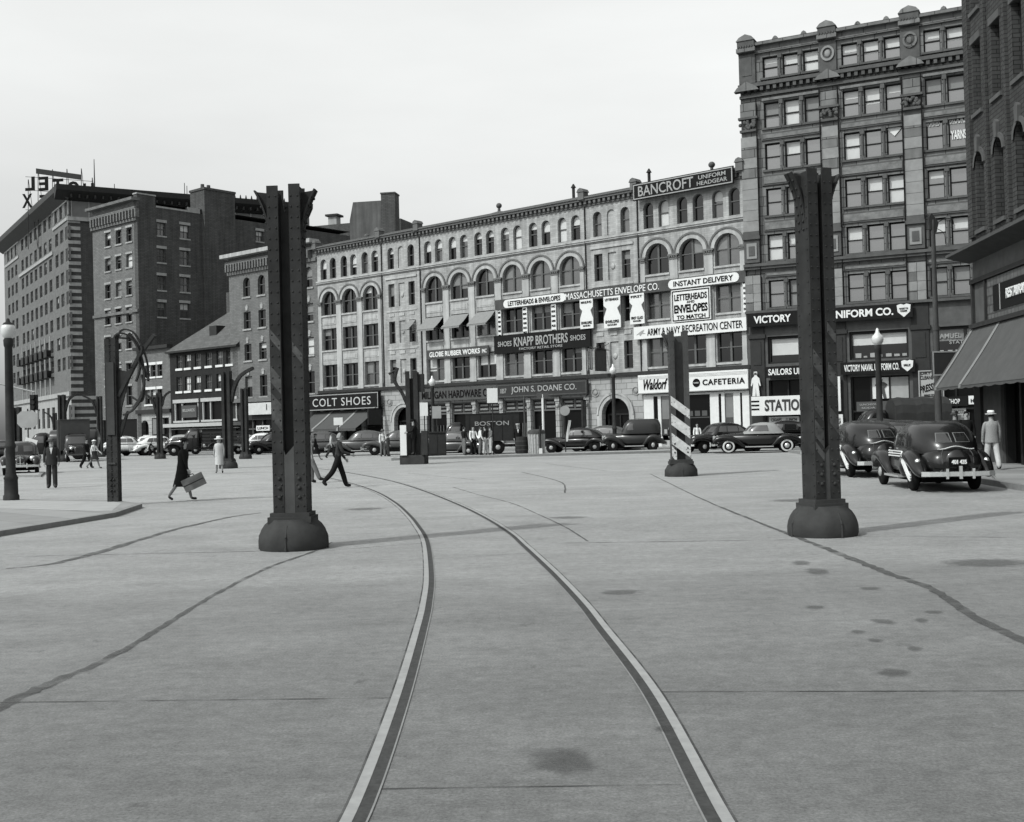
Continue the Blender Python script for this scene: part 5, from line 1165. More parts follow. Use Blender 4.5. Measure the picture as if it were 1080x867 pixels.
column('tall steel column in the right foreground before the stone tower', c2, radians(17), 5.54, .42, .38, ([(2.55, 2.8, 'l'), (1.9, 2.3, 'l'), (2.35, 2.6, 'r'), (1.5, 1.75, 'l'), (1.7, 1.95, 'r'), (3.05, 3.2, 'r'), (1.3, 1.42, 'l')], M_FADE), True, .85, 2, webcut=False)
c3 = G(718.5, 503); c3 += Vector((c3.x, c3.y, 0)).normalized()*.5
st = [(.9+.62*k+.3, .9+.62*k+.62, 'f') for k in range(3)]
column('steel column painted with black and white diagonal stripes, standing before the cafeteria', c3, radians(-2), 4.75, .62, .5, ([(.66, 1.0, 'l'), (1.06, 1.42, 'f'), (1.68, 2.05, 'f'), (2.32, 2.62, 'f')], M_OLDW), 'left', 0, 1, webcut=False, steel=M_STEELG)
c4 = G(121, 529, .1)
t4 = column('battered steel column with torn hanging bracket arms on the left traffic island', c4, radians(-5), 4.2, .29, .22, None, False, 0, 2, foot=False)
mb = MB(); mb.box(-.10, .10, -.14, -.115, 1.7, 3.55); mb.box(-.10, .10, -.14, -.115, .95, 1.0); mb.build('front_plate', mat('dull_grey_paint', .10, .7, .2, 3, streak=.25), t4)
mb = MB()
def flat_strip(mb, pts, wd, th=.03):
    for a, b in zip(pts, pts[1:]):
        a, b = Vector(a), Vector(b); d = (b-a).normalized(); nrm = Vector((0, 1, 0)); up = d.cross(nrm).normalized()*th
        e = d*.01; mb.add([a-nrm*wd/2-up-e, b-nrm*wd/2-up+e, b+nrm*wd/2-up+e, a+nrm*wd/2-up-e, a-nrm*wd/2+up-e, b-nrm*wd/2+up+e, b+nrm*wd/2+up+e, a+nrm*wd/2+up-e], [[0, 1, 2, 3], [7, 6, 5, 4], [0, 4, 5, 1], [1, 5, 6, 2], [2, 6, 7, 3], [3, 7, 4, 0]])
kx, kz = .70, .745
def AR(*P): return [Vector((x*kx, y, z*kz)) for x, y, z in P]
flat_strip(mb, spline(AR((.05, 0, 5.2), (.14, 0, 5.65), (.4, 0, 5.75), (.72, .05, 5.6), (1.0, .05, 5.15), (1.15, .05, 4.6), (1.2, 0, 4.0), (1.1, -.05, 3.5), (.8, -.1, 3.1), (.5, -.15, 2.95)), 5), .085, .02)
flat_strip(mb, spline(AR((.62, .1, 5.75), (.95, .1, 5.3), (1.1, .05, 4.7), (1.36, 0, 4.15)), 4), .08, .025)
flat_strip(mb, spline(AR((1.12, 0, 4.3), (1.2, 0, 3.8), (1.08, 0, 3.4), (.75, 0, 3.55)), 4), .07, .02)
flat_strip(mb, spline(AR((.3, .05, 5.6), (.8, .1, 5.5), (1.0, .05, 5.0), (1.05, 0, 4.5), (.9, 0, 4.1)), 4), .07, .02)
flat_strip(mb, spline(AR((.1, .08, 5.3), (.3, .1, 5.85), (.75, .1, 5.8), (1.05, .12, 5.35), (1.28, .1, 4.7), (1.3, .1, 4.1)), 5), .06, .018)
flat_strip(mb, spline(AR((.95, -.08, 5.7), (1.2, -.08, 5.2), (1.05, -.08, 4.8), (1.25, -.05, 4.35), (1.15, -.05, 3.7), (.85, -.1, 3.2)), 5), .06, .018)
flat_strip(mb, AR((.25, 0, 3.6), (.8, 0, 4.55), (1.1, 0, 5.05), (1.62, 0, 5.65)), .12, .04)
mb.prism([(x*kx, z*kz) for x, z in ((.24, 2.0), (.34, 3.2), (.55, 3.9), (.75, 4.4), (.3, 4.5), (.24, 4.6))], 'y', -.03, .03); mb.prism([(x*kx, z*kz) for x, z in ((.24, 2.4), (.55, 3.1), (.6, 3.05), (.3, 2.2))], 'y', -.04, .04)
mb.build('torn_bracket', M_STEEL, t4)
def stub_column(label, px, py, pxtop, H, sides, sc=1.0, rz=0, foot=True):
    b = G(px, py); t = column(label, b, rz, H, .5, .42, None, False, 0, False, sc=sc, foot=foot, webcut=True)
    for s, rise, run in sides:
        mb = MB(); pts = spline([Vector((s*.24, 0, H-1.9*rise)), Vector((s*(.24+.2*run), 0, H-1.0*rise)), Vector((s*(.24+.55*run), 0, H-.35*rise)), Vector((s*(.24+1.2*run), 0, H+.05))], 5)
        flat_strip(mb, pts, .22, .07); mb.prism([(s*.24, H-2.2*rise), (s*(.24+.35*run), H-.8*rise), (s*.24, H-.5*rise)], 'y', -.03, .03); mb.build('bracket_stub', M_STEEL, t)
    return t
stub_column('steel column with one curved arm to its right, behind the woman in white', 241, 494, 0, 5.0, [(1, .85, 1.0)], .9, radians(-10))
stub_column('bare steel column between the curved arm column and the grey block', 259, 484, 0, 4.9, [], .85, radians(-10))
stub_column('thin steel column with small forked arms in front of the parked white sedans', 169, 484, 0, 5.0, [(-1, .8, .9), (1, .5, .5)], .8, radians(5))
stub_column('forked steel column behind the walking couple', 106, 482, 0, 5.4, [(-1, .9, 1.0)], .85)
stub_column('stout steel column with a short right arm beside the parked van', 66.5, 487, 0, 5.0, [(1, .7, .8)], .95)
stub_column('short steel column with a left arm at the rear of the tank truck', 58.5, 476, 0, 5.2, [(-1, .8, .9)], .95)
stub_column('broad dark steel column right beside the left globe lamp', 18.5, 486, 0, 4.4, [], 1.25)
bth = G(437, 489.5)
tb_ = thing('steel_column', 'steel column rising from a police booth with a left curved arm', 'column', bth, radians(-8), 'steel columns of the dismantled elevated railway')
mb = MB(); mb.box(-.62, .62, -.5, .5, 0, .46); mb.build('footing', M_IRON, tb_)
mb = MB(); [mb.box(s*.2-.11, s*.2+.11, -.24, -.2, .46, 4.65) for s in (-1, 1)]; mb.box(-.3, -.27, -.2, .2, .46, 4.5); mb.box(.27, .3, -.2, .2, .46, 4.6); mb.box(-.2, .2, -.02, .02, .46, 4.3); mb.box(.3, .6, -.1, .1, 3.6, 4.5); mb.build('shaft', M_STEEL, tb_)
mb = MB(); flat_strip(mb, spline([Vector((-.3, 0, 3.0)), Vector((-.55, 0, 3.6)), Vector((-.9, 0, 4.2)), Vector((-.75, 0, 4.85))], 5), .2, .07); mb.tube((-1.2, 0, 4.55), (-.7, 0, 4.8), .06, .05, 6); mb.build('bracket_stub', M_STEEL, tb_)
PB = thing('traffic_booth', 'white sided traffic officer booth on the block around the steel column', 'booth', bth+Vector((-.02, -.56, .46)), radians(-8))
mb = MB(); mb.box(-.62, -.3, -.02, .02, 0, 1.5); mb.build('white_panel', M_WSIGN, PB); mb = MB(); mb.box(.45, .75, -.02, .3, 0, 1.2); mb.box(-.3, .45, .35, .38, 0, 1.1); mb.build('side_panel', M_SLATE, PB)

# ================================================================ lamps, poles, signs in the street
M_GLOBE = mat('opal_globe', .66, .25, .04, 3, spec=.6)
def lamp(label, loc, H, k=1.0, shape='jar', gk=None):
    gk = gk or k
    t = thing('globe_lamp', label, 'street lamp', loc, 0, 'globe street lamps'); hp = H-.75*k
    mb = MB(); mb.lathe([(.24*k, 0), (.24*k, .12), (.21*k, .16), (.2*k, .55), (.22*k, .6), (.17*k, .68), (.15*k, .75), (.14*k, 1.4), (.165*k, 1.44), (.165*k, 1.5), (.135*k, 1.55), (.115*k, hp-.25), (.14*k, hp-.2), (.15*k, hp-.05), (.12*k, hp)], 16); mb.build('post', M_STEEL, t)
    mb = MB()
    if shape == 'jar': mb.lathe([(.13*gk, hp), (.2*gk, hp+.06*gk), (.255*gk, hp+.2*gk), (.265*gk, hp+.36*gk), (.24*gk, hp+.47*gk), (.2*gk, hp+.52*gk)], 20)
    else: mb.lathe([(.12*gk, hp), (.22*gk, hp+.1*gk), (.27*gk, hp+.25*gk), (.24*gk, hp+.42*gk), (.13*gk, hp+.53*gk), (.09*gk, hp+.6*gk), (.06*gk, hp+.75*gk), (.02*gk, hp+.8*gk)], 20)
    mb.build('globe', M_GLOBE, t)
    if shape == 'jar': mb = MB(); mb.lathe([(.21*gk, hp+.52*gk), (.16*gk, hp+.6*gk), (.08*gk, hp+.64*gk), (.06*gk, hp+.74*gk), (.02*gk, hp+.78*gk)], 14); mb.build('finial_cap', M_STEEL, t)
    return t
lamp('white jar globe lamp on a fluted dark post at the far left edge', G(12, 527.5, .1), 5.05, .86, 'jar', .70)
lamp('white pointed globe lamp on a dark post before the stone tower', ground_at(928, 43), 5.15, .9, 'tear', .82)
lamp('small white globe lamp on a thin post before the arched doorway', ground_at(648, 72), 5.6, .95, 'tear', .85)
lamp('small white globe lamp on a thin post before the hardware shop', ground_at(457, 74), 5.2, .9, 'tear', .85)
TP = thing('tall_pole', 'tall slim pole with broken lamp fittings rising beside the right awning', 'pole', ground_at(990, 42)); hz = D(987, 232, 42).z
mb = MB(); mb.tube((0, 0, 0), (0, 0, hz*.55), .14, .11, 12); mb.tube((0, 0, hz*.55), (0, 0, hz), .10, .075, 12); mb.tube((0, 0, hz*.55-.05), (0, 0, hz*.55+.1), .13, .13, 12); mb.build('shaft', M_STEELG, TP)
mb = MB(); mb.prism([(-.12, hz-.35), (.12, hz-.45), (.2, hz-.1), (-.05, hz+.25), (-.16, hz+.1)], 'y', -.06, .06); mb.path(spline([Vector((.05, 0, hz-.2)), Vector((.35, 0, hz+.0)), Vector((.7, 0, hz+.02)), Vector((.8, .1, hz-.15))], 4), .02, 6); mb.path(spline([Vector((.1, 0, hz-.3)), Vector((.4, 0, hz-.5)), Vector((.45, 0, hz-.9))], 4), .012, 5); mb.build('broken_fitting', M_STEEL, TP)
BBD = thing('blank_board', 'dark blank framed board fixed to the tall pole over the sidewalk', 'signboard', D(1002, 396, 41), radians(8))
mb = MB(); mb.box(-.68, .95, -.05, .05, 0, .88); mb.build('board', M_SLATE, BBD); mb = MB(); [mb.box(-.68, .95, -.065, -.051, z, z+.05) for z in (0, .83)]; mb.box(-.68, -.63, -.065, -.051, .05, .83); mb.build('border', M_LETG, BBD)
def post_sign(name, label, px, py, H, plates, Y=None, r=.035, white=False):
    b = ground_at(px, Y) if Y else G(px, py); t = thing(name, label, 'street sign', b); mb = MB(); mb.tube((0, 0, 0), (0, 0, H), r, r, 8); mb.lathe([(.16, 0), (.14, .06), (.05, .1)], 10); mb.build('post', M_WFRAME if white else M_STEEL, t)
    for x, z, w_, h_, m, tx, shape, rot in plates:
        mb = MB()
        if shape == 'rect': pts = [(-w_/2, -h_/2), (w_/2, -h_/2), (w_/2, h_/2), (-w_/2, h_/2)]
        elif shape == 'round': pts = [(w_/2*cos(a*pi/8), h_/2*sin(a*pi/8)) for a in range(16)]
        else: pts = [(-w_*.3, -h_/2), (w_*.3, -h_/2), (w_/2, -h_*.25), (w_/2, h_*.3), (w_*.3, h_/2), (-w_*.3, h_/2), (-w_/2, h_*.3), (-w_/2, -h_*.25)]
        pts = [(x+p[0]*cos(rot)-p[1]*sin(rot), z+p[0]*sin(rot)+p[1]*cos(rot)) for p in pts]
        mb.prism(pts, 'y', -.06, -.04); pl = mb.build('sign_plate', m, t)
        for s, dz_, wf, hf in tx: lettering(pl, s, x, z+dz_*h_, wf*w_, hf*h_, -.07, M_INK, .02)
    return t
post_sign('street_sign', 'pale shield shaped sign over a tilted white plate on one thin post at left', 30.5, 499, 3.3, [(0, 2.75, 1.05, .85, M_GSIGN, [], 'oct', 0), (.15, 1.55, .62, .42, M_WSIGN, [], 'rect', -.3)])
post_sign('bus_stop_sign', 'round pale stop sign on a thin post before the dark hardware doorway', 596, 477, 3.2, [(0, 2.65, .62, .62, M_LETG, [], 'round', 0)], 70)
post_sign('parking_sign', 'small grey plate on a lamp-side post near the sedan by the hardware shop', 461, 477, 3.0, [(0, 2.75, .55, .75, M_LETG, [], 'rect', 0)], 70)
post_sign('notice_post', 'white blank notice plate on a post in front of the boxed truck', 520, 478, 4.1, [(0, 3.6, .62, .86, M_WSIGN, [], 'rect', 0)], 66.6)
post_sign('notice_post', 'white blank notice plate on a post right of the police booth', 448, 480, 3.1, [(-.1, 2.9, .62, .78, M_WSIGN, [], 'rect', 0)], 66.6)
post_sign('notice_post', 'small square white card on a stick above the walking people', 357, 480, 2.6, [(0, 2.4, .6, .5, M_WSIGN, [], 'rect', 0)], 76)
post_sign('white_post', 'tall white post with a dark crosshead beside the waste bin', 573, 478.5, 3.6, [(0, 3.55, .7, .3, M_MSIGN, [], 'rect', 0)], 66.8, .07, True)
post_sign('short_post', 'short pair of grey bollard pipes beside the tall white post', 569.5, 479, 1.75, [(0, .25, .2, .4, M_WSIGN, [], 'rect', 0)], 66.3, .055)
pp = thing('shop_pole', 'thin dark pole between shop openings left of the waste bin', 'pole', ground_at(553.5, 70)); mb = MB(); mb.tube((0, 0, 0), (0, 0, 3.6), .06, .06, 8); mb.build('shaft', M_STEELG, pp)
# traffic light hung from a long arm at the far left
TL = thing('traffic_light', 'dark traffic light hanging from a pale arm that comes in from the left edge', 'traffic light', D(36, 428, 48)); TL.scale = (.62, .62, .62)
mb = MB(); mb.box(-.2, .2, -.2, .2, -.3, .75); [mb.lathe([(.13, 0), (.14, .16)], 12, (0, 0, 0)) for k in range(0)]; mb.build('lamp_box', M_BLACK, TL)
for k in range(3): mb = MB(); mb.tube((0, -.2, .58-.34*k), (0, -.34, .56-.34*k), .14, .14, 12); mb.build('lens_hood', M_STEEL, TL)
e = (D(-28, 398, 48)-TL.location)/.62; mb = MB(); mb.tube((0, 0, .75), (0, 0, .95), .03, .03, 6); mb.tube((.05, 0, .92), (e.x, e.y, e.z), .06, .06, 8); mb.build('arm', M_LETG, TL); mb = MB(); mb.tube((e.x, e.y, e.z), (e.x, e.y, -TL.location.z/.62), .1, .12, 8); mb.build('mast', M_STEEL, TL)
# the hut-like cabin behind the sign, waste bin, barrel
WB = thing('waste_bin', 'pale slatted waste bin on the island kerb in front of the hardware row', 'bin', ground_at(565.5, 66.8)+Vector((0, 0, .14)))
mb = MB(); mb.lathe([(.42, 0), (.44, .1), (.47, 1.15)], 18); [mb.tube((.445*cos(a), .445*sin(a), .05), (.485*cos(a), .485*sin(a), 1.15), .03, .03, 5) for a in [2*pi*i/18 for i in range(18)]]; mb.build('drum', mat('bin_paint', .45, .8, .3, 8), WB); mb = MB(); mb.lathe([(.5, 1.15), (.5, 1.3), (.44, 1.38), (.2, 1.42)], 18); mb.build('lid', M_STEELG, WB)
BA = thing('barrel', 'dark hooped barrel at the back of the boxed truck', 'barrel', ground_at(550, 67.5)+Vector((0, 0, .14))); mb = MB(); mb.lathe([(.33, 0), (.38, .25), (.4, .5), (.38, .75), (.33, 1.0)], 16); mb.build('staves', M_STEEL, BA); mb = MB(); [mb.lathe([(r, z), (r, z+.05)], 16) for r, z in ((.385, .2), (.405, .45), (.385, .72))]; mb.build('hoops', M_STEELG, BA)
CR = thing('cabinet', 'dark utility cabinet beside the sedan and the parking sign', 'cabinet', ground_at(461, 68)+Vector((0, 0, .14)), radians(8)); mb = MB(); mb.box(-.5, .5, -.3, .3, 0, 1.35); mb.box(-.55, .55, -.35, .35, 1.35, 1.43); mb.build('box', mat('cabinet_paint', .07, .7, .2, 3), CR); mb = MB(); [mb.box(x, x+.42, -.32, -.301, .1, 1.25) for x in (-.46, .04)]; mb.build('door', mat('cabinet_paint', .07), CR)
# ================================================================ vehicles (built facing +x)
M_CAR = mat('car_black', .015, .26, .1, 2, spec=.3, coat=.35)
M_CARG = mat('car_grey', .11, .3, .1, 2, spec=.35, coat=.3)
M_CARM = mat('car_slate', .05, .3, .1, 2, spec=.3, coat=.25)
M_CARW = mat('car_white', .72, .3, .06, 2, spec=.5, coat=.5)
M_CARL = mat('car_pale', .42, .3, .06, 2, spec=.5, coat=.5)
M_TYRE = mat('tyre_rubber', .025, .85, .15, 10)
M_WWALL = mat('white_sidewall', .62, .7, .08, 10)
M_CHROME = mat('chrome', .85, .25, 0, metal=.8)
M_CGLASS = mat('car_glass', .03, .05, 0, spec=.8, ior=1.7)
M_LENS = mat('headlamp_lens', .6, .15, 0, spec=.8)
M_TOPC = mat('canvas_top', .36, .8, .1, 6)
M_UNDER = mat('underbody', .01, .9, 0)
def sgnp(v, e): return math.copysign(abs(v)**e, v)
def yring(x, hw, z0, z1, n=20, e=2.6, lean=0):
    pts = []
    for i in range(n):
        t = 2*pi*i/n+pi/n; c, s = sgnp(cos(t), 2/e), sgnp(sin(t), 2/e); z = (z0+z1)/2+(z1-z0)/2*s
        pts.append((x+lean*(s+1)/2*(z1-z0), hw*c, z))
    return pts
def cab_pt(L, k, t):
    """cabin as stacked plan outlines: L = list of (z, x back, x front, half width, exponent)"""
    i = min(int(k), len(L)-2); f = k-i; z, xb, xf, hw, e = [a+(b-a)*f for a, b in zip(L[i], L[i+1])]
    c, s = sgnp(cos(t), 2/e), sgnp(sin(t), 2/e)
    return Vector(((xf+xb)/2+(xf-xb)/2*c, hw*s, z))
def cab_mesh(L, n=36):
    mb = MB(); mb.loft([[tuple(cab_pt(L, k, 2*pi*i/n)) for i in range(n)] for k in range(len(L))]); return mb
def find_t(L, k, x, side):
    lo, hi = (.001, pi-.001)
    for _ in range(30):
        mid = (lo+hi)/2
        if cab_pt(L, k, mid).x > x: lo = mid
        else: hi = mid
    return side*(lo+hi)/2
def patch(L, k0, k1, ts0, ts1, off=.012, n=8, m=3):
    """glass set 12 mm proud of the cabin between levels k0..k1; ts are the angle limits at bottom and top"""
    mb = MB(); V = []
    for j in range(m+1):
        k = k0+(k1-k0)*j/m; a0 = ts0[0]+(ts1[0]-ts0[0])*j/m; a1 = ts0[1]+(ts1[1]-ts0[1])*j/m
        for i in range(n+1):
            t = a0+(a1-a0)*i/n; p = cab_pt(L, k, t); c = Vector((0, 0, p.z)); xm = cab_pt(L, k, pi/2).x
            d = (p-Vector((xm*.0+p.x*.6, 0, p.z-.15))).normalized(); V.append(p+d*off)
    mb.add(V, [[j*(n+1)+i, j*(n+1)+i+1, (j+1)*(n+1)+i+1, (j+1)*(n+1)+i] for j in range(m) for i in range(n)], 0, True); return mb
def wheel(parent, x, y, r=.36, side=1, ww=False):
    mb = MB(); hw = .085
    prof = [(r*.62, -hw), (r*.80, -hw), (r*.95, -hw*.8), (r, -hw*.45), (r, hw*.45), (r*.95, hw*.8), (r*.80, hw), (r*.62, hw)]
    mb.lathe(prof, 24); t = mb.build('wheel', M_TYRE, parent, (x, y, r)); t.rotation_euler = (-side*pi/2, 0, 0)
    if ww: mb = MB(); mb.lathe([(r*.60, hw*.98), (r*.64, hw*1.03), (r*.84, hw*1.0), (r*.86, hw*.9)], 24); mb.build('sidewall', M_WWALL, t)
    mb = MB(); mb.lathe([(r*.61, hw*.5), (r*.6, hw*.9), (r*.5, hw*.75), (r*.36, hw*.95), (r*.34, hw*1.25), (r*.2, hw*1.5), (.01, hw*1.6)], 20); mb.build('hub_cap', M_CHROME if ww else M_CARL, t)
    return t
def fender(mb, pts, hy, hz, y, n=12):
    """teardrop wing: pts (x, z, scale) along the top arc"""
    rings = []
    for i, (x, z, s) in enumerate(pts):
        a = pts[max(i-1, 0)]; b = pts[min(i+1, len(pts)-1)]; dx, dz = b[0]-a[0], b[1]-a[1]; l = sqrt(dx*dx+dz*dz); nx, nz_ = -dz/l, dx/l
        if nz_ < -0.2 and False: nx, nz_ = -nx, -nz_
        rings.append([(x+nx*hz*s*sin(2*pi*k/n), y+hy*s*cos(2*pi*k/n), z+nz_*hz*s*sin(2*pi*k/n)) for k in range(n)])
    mb.loft(rings)
def bez(pts, n=14):
    v = [Vector((p[0], p[1], p[2])) for p in pts]; return [(q.x, q.y, q.z) for q in spline(v, max(2, n//(len(v)-1)))]
def car(label, loc, heading, kind='sedan', paint=None, k=1.0, ww=False, cat='car', group='parked cars', detail=1, stripes=False, plate=None, name='parked_car'):
    paint = paint or M_CAR
    t = thing(name, label, cat, loc, heading, group); t.scale = (k, k, k) if not isinstance(k, tuple) else k
    wb, fr = 1.45, .36; trk = .70
    # lower body: hood in front, tail behind
    if kind in ('sedan', 'taxi', 'coupe', 'convertible'):
        st = [(-2.28, .30, .52, .70), (-2.18, .50, .42, .84), (-1.95, .66, .36, .96), (-1.4, .78, .34, 1.04), (-.6, .82, .33, 1.07), (.3, .80, .33, 1.06), (.75, .68, .34, 1.04), (1.2, .54, .36, 1.02), (1.7, .40, .38, .98), (2.0, .32, .40, .92), (2.13, .24, .46, .80), (2.17, .12, .55, .68)]
        if kind == 'taxi': st[0:4] = [(-2.64, .36, .50, .80), (-2.60, .48, .42, .92), (-2.50, .58, .36, 1.02), (-2.2, .65, .34, 1.08), (-1.4, .74, .34, 1.08)]
        if kind == 'convertible': st[0:4] = [(-2.35, .30, .50, .62), (-2.2, .52, .42, .74), (-1.9, .68, .36, .88), (-1.3, .80, .34, 1.0)]
    elif kind == 'van':
        st = [(-2.1, .80, .42, 1.0), (-.6, .82, .36, 1.05), (.5, .80, .36, 1.06), (.85, .62, .36, 1.05), (1.3, .5, .38, 1.02), (1.75, .38, .4, .98), (2.05, .28, .44, .86), (2.1, .14, .5, .74)]
    mb = MB(); mb.loft([yring(x, hw, z0, z1, 20, 3.0 if hw > .5 else 2.4) for x, hw, z0, z1 in st])
    mb.box(-1.9, 1.6, -.62, .62, .22, .40, 1)
    body = mb.build('body', [paint, M_UNDER], t)
    # cabin
    if kind in ('sedan', 'taxi'):
        L = [(.98, -2.05, .92, .80, 3.6), (1.12, -1.85, .80, .79, 3.6), (1.28, -1.62, .66, .75, 3.6), (1.44, -1.34, .48, .70, 3.4), (1.54, -1.08, .28, .62, 3.0), (1.60, -.80, .06, .50, 2.6), (1.635, -.50, -.2, .30, 2.2)]
        if kind == 'taxi': L = [(.92, -2.46, .98, .81, 2.7), (1.08, -2.42, .88, .82, 2.7), (1.24, -2.30, .74, .80, 2.8), (1.41, -2.08, .54, .75, 2.9), (1.55, -1.80, .32, .68, 2.9), (1.65, -1.42, .05, .56, 2.7), (1.70, -1.0, -.3, .34, 2.2)]
        rear = True
    elif kind == 'convertible':
        L = [(.98, -1.42, .72, .80, 3.6), (1.12, -1.30, .60, .78, 3.6), (1.28, -1.18, .46, .74, 3.6), (1.42, -1.05, .28, .68, 3.2), (1.50, -.92, .12, .60, 2.8), (1.54, -.72, -.1, .46, 2.4), (1.56, -.55, -.25, .28, 2.2)]
        rear = False
    else:
        L = [(1.0, -2.12, .82, .81, 7), (1.2, -2.12, .72, .81, 7), (1.42, -2.1, .60, .79, 7), (1.58, -2.06, .48, .76, 6), (1.72, -1.98, .30, .70, 5), (1.80, -1.85, .1, .58, 4)]
        rear = False
    cb = cab_mesh(L).build('cabin', M_TOPC if kind == 'convertible' else paint, t)
    g = 'window_glass'
    ka, kb = 1.05, 2.9
    ws = .42
    patch(L, ka, kb, (-.50, -.04), (-.62, -.04)).build('windscreen', M_CGLASS, cb); patch(L, ka, kb, (.04, .50), (.04, .62)).build('windscreen', M_CGLASS, cb)
    if kind in ('sedan', 'taxi'): spans = ((-.02, .42, -.05, .26), (-.72, -.10, -.72, -.13), (-1.28, -.80, -1.1, -.80))
    elif kind == 'convertible': spans = ((-.55, .40, -.5, .18),)
    else: spans = ((-.05, .38, -.05, .22),)
    for s in (-1, 1):
        for xa, xb, xc, xd in spans:
            patch(L, ka-.06, kb+.06, (find_t(L, ka, xa-.025, s), find_t(L, ka, xb+.025, s)), (find_t(L, kb, xc-.025, s), find_t(L, kb, xd+.025, s)), .006, 6).build('window_rim', M_CARG, cb)
            patch(L, ka, kb, (find_t(L, ka, xa, s), find_t(L, ka, xb, s)), (find_t(L, kb, xc, s), find_t(L, kb, xd, s)), .012, 6).build('side_window', M_CGLASS, cb)
    if rear:
        for s in (-1, 1):
            r0, r1 = (pi-.03, pi-.36) if kind == 'taxi' else (pi-.04, pi-.36)
            a, b = (r0, r1) if s > 0 else (-r0, -r1)
            patch(L, *((1.75, 2.95) if kind == 'taxi' else (1.5, 2.9)), (a, b), (a, b-(s*-.06))).build('rear_window', M_CGLASS, cb)
            if kind == 'taxi':
                aa, bb = (pi-.015, pi-.385) if s > 0 else (-(pi-.015), -(pi-.385))
                patch(L, 1.66, 3.03, (aa, bb), (aa, bb+s*.06), .006).build('window_rim', mat('rim_grey', .2, .4, 0), cb)
    elif kind == 'van':
        for s in (-1, 1): patch(L, 1.2, 2.6, (s*(pi-.1), s*(pi-.62)), (s*(pi-.1), s*(pi-.62))).build('rear_window', M_CGLASS, cb)
    else: patch(L, 1.2, 2.6, (pi-.35, pi+.35), (pi-.35, pi+.35)).build('rear_window', M_CGLASS, cb)
    # wings, running boards
    for s in (-1, 1):
        mb = MB(); fender(mb, bez([(2.2, .48, .55), (2.08, .70, .9), (1.75, .80, 1.05), (1.35, .76, 1.05), (1.0, .60, .95), (.72, .40, .6), (.5, .33, .25)], 24), .21, .15, s*.70); mb.build('front_wing', paint, t)
        mb = MB(); fender(mb, bez([(-.72, .36, .25), (-.92, .52, .7), (-1.15, .74, .95), (-1.5, .82, 1.05), (-1.9, .72, 1.0), (-2.25, .52, .8), (-2.46, .42, .4)], 24), (.23 if kind == 'taxi' else .20), (.19 if kind == 'taxi' else .15), s*(.76 if kind == 'taxi' else .72)); mb.build('rear_wing', paint, t)
        mb = MB(); mb.box(-.8, .62, s*.80-.11, s*.80+.11, .30, .355); mb.build('running_board', M_CARL if detail > 1 else M_TYRE, t)
        wheel(t, 1.45, s*.72, .36, s, ww); wheel(t, -1.48, s*.72, .36, s, ww)
        mb = MB(); mb.lathe([(.03, -.2), (.08, -.14), (.125, -.04), (.135, 0), (.11, .03), (.02, .05)], 14); o = mb.build('headlight', [M_CHROME], t, (1.98, s*.56, .80)); o.rotation_euler = (0, pi/2, 0)
        mb = MB(); mb.lathe([(.115, 0), (.1, .04), (.02, .06)], 14); mb.build('lens', M_LENS, o, (0, 0, .01))
        mb = MB(); mb.lathe([(.055, -.12), (.07, -.03), (.065, 0), (.01, .02)], 10); o = mb.build('tail_light', [M_CHROME], t, (-2.2, s*.80, .74)); o.rotation_euler = (0, -pi/2, 0)
    # bumpers, grille, trim
    for x, sg in ((2.34, 1), (-2.78 if kind == 'taxi' else -2.52, -1)):
        mb = MB(); P = [(x-sg*.16, -.84), (x-sg*.05, -.68), (x, -.4), (x+sg*.01, 0), (x, .4), (x-sg*.05, .68), (x-sg*.16, .84)]
        for a, b in zip(P, P[1:]): mb.add([(a[0], a[1], .40), (b[0], b[1], .40), (b[0], b[1], .50), (a[0], a[1], .50), (a[0]-sg*.03, a[1], .39), (b[0]-sg*.03, b[1], .39), (b[0]-sg*.03, b[1], .51), (a[0]-sg*.03, a[1], .51)], [[0, 1, 2, 3], [7, 6, 5, 4], [0, 4, 5, 1], [3, 2, 6, 7], [0, 3, 7, 4], [1, 5, 6, 2]])
        for y in (-.3, .3): mb.box(min(x, x+sg*.035), max(x, x+sg*.035), y-.03, y+.03, .34, .58)
        for y in (-.4, .4): mb.box(min(x, x-sg*.35), max(x, x-sg*.35)-.001, y-.025, y+.025, .42, .47)
        mb.build('bumper', M_CHROME, t)
    mb = MB()
    for k_ in range(7): z = .5+k_*.06; hw = .20-.010*k_; mb.box(2.11-.05*abs(k_-2.5)/3, 2.20-.035*k_*.5, -hw, hw, z, z+.022)
    mb.box(2.1, 2.215, -.02, .02, .48, .92); mb.build('grille', M_CHROME, t)
    if kind == 'convertible':
        mb = MB(); [mb.box(-.05, .0, s*.80-.02, s*.80+.025, .88, .90) for s in (-1, 1)]; mb.build('door_handle', M_CHROME, t)
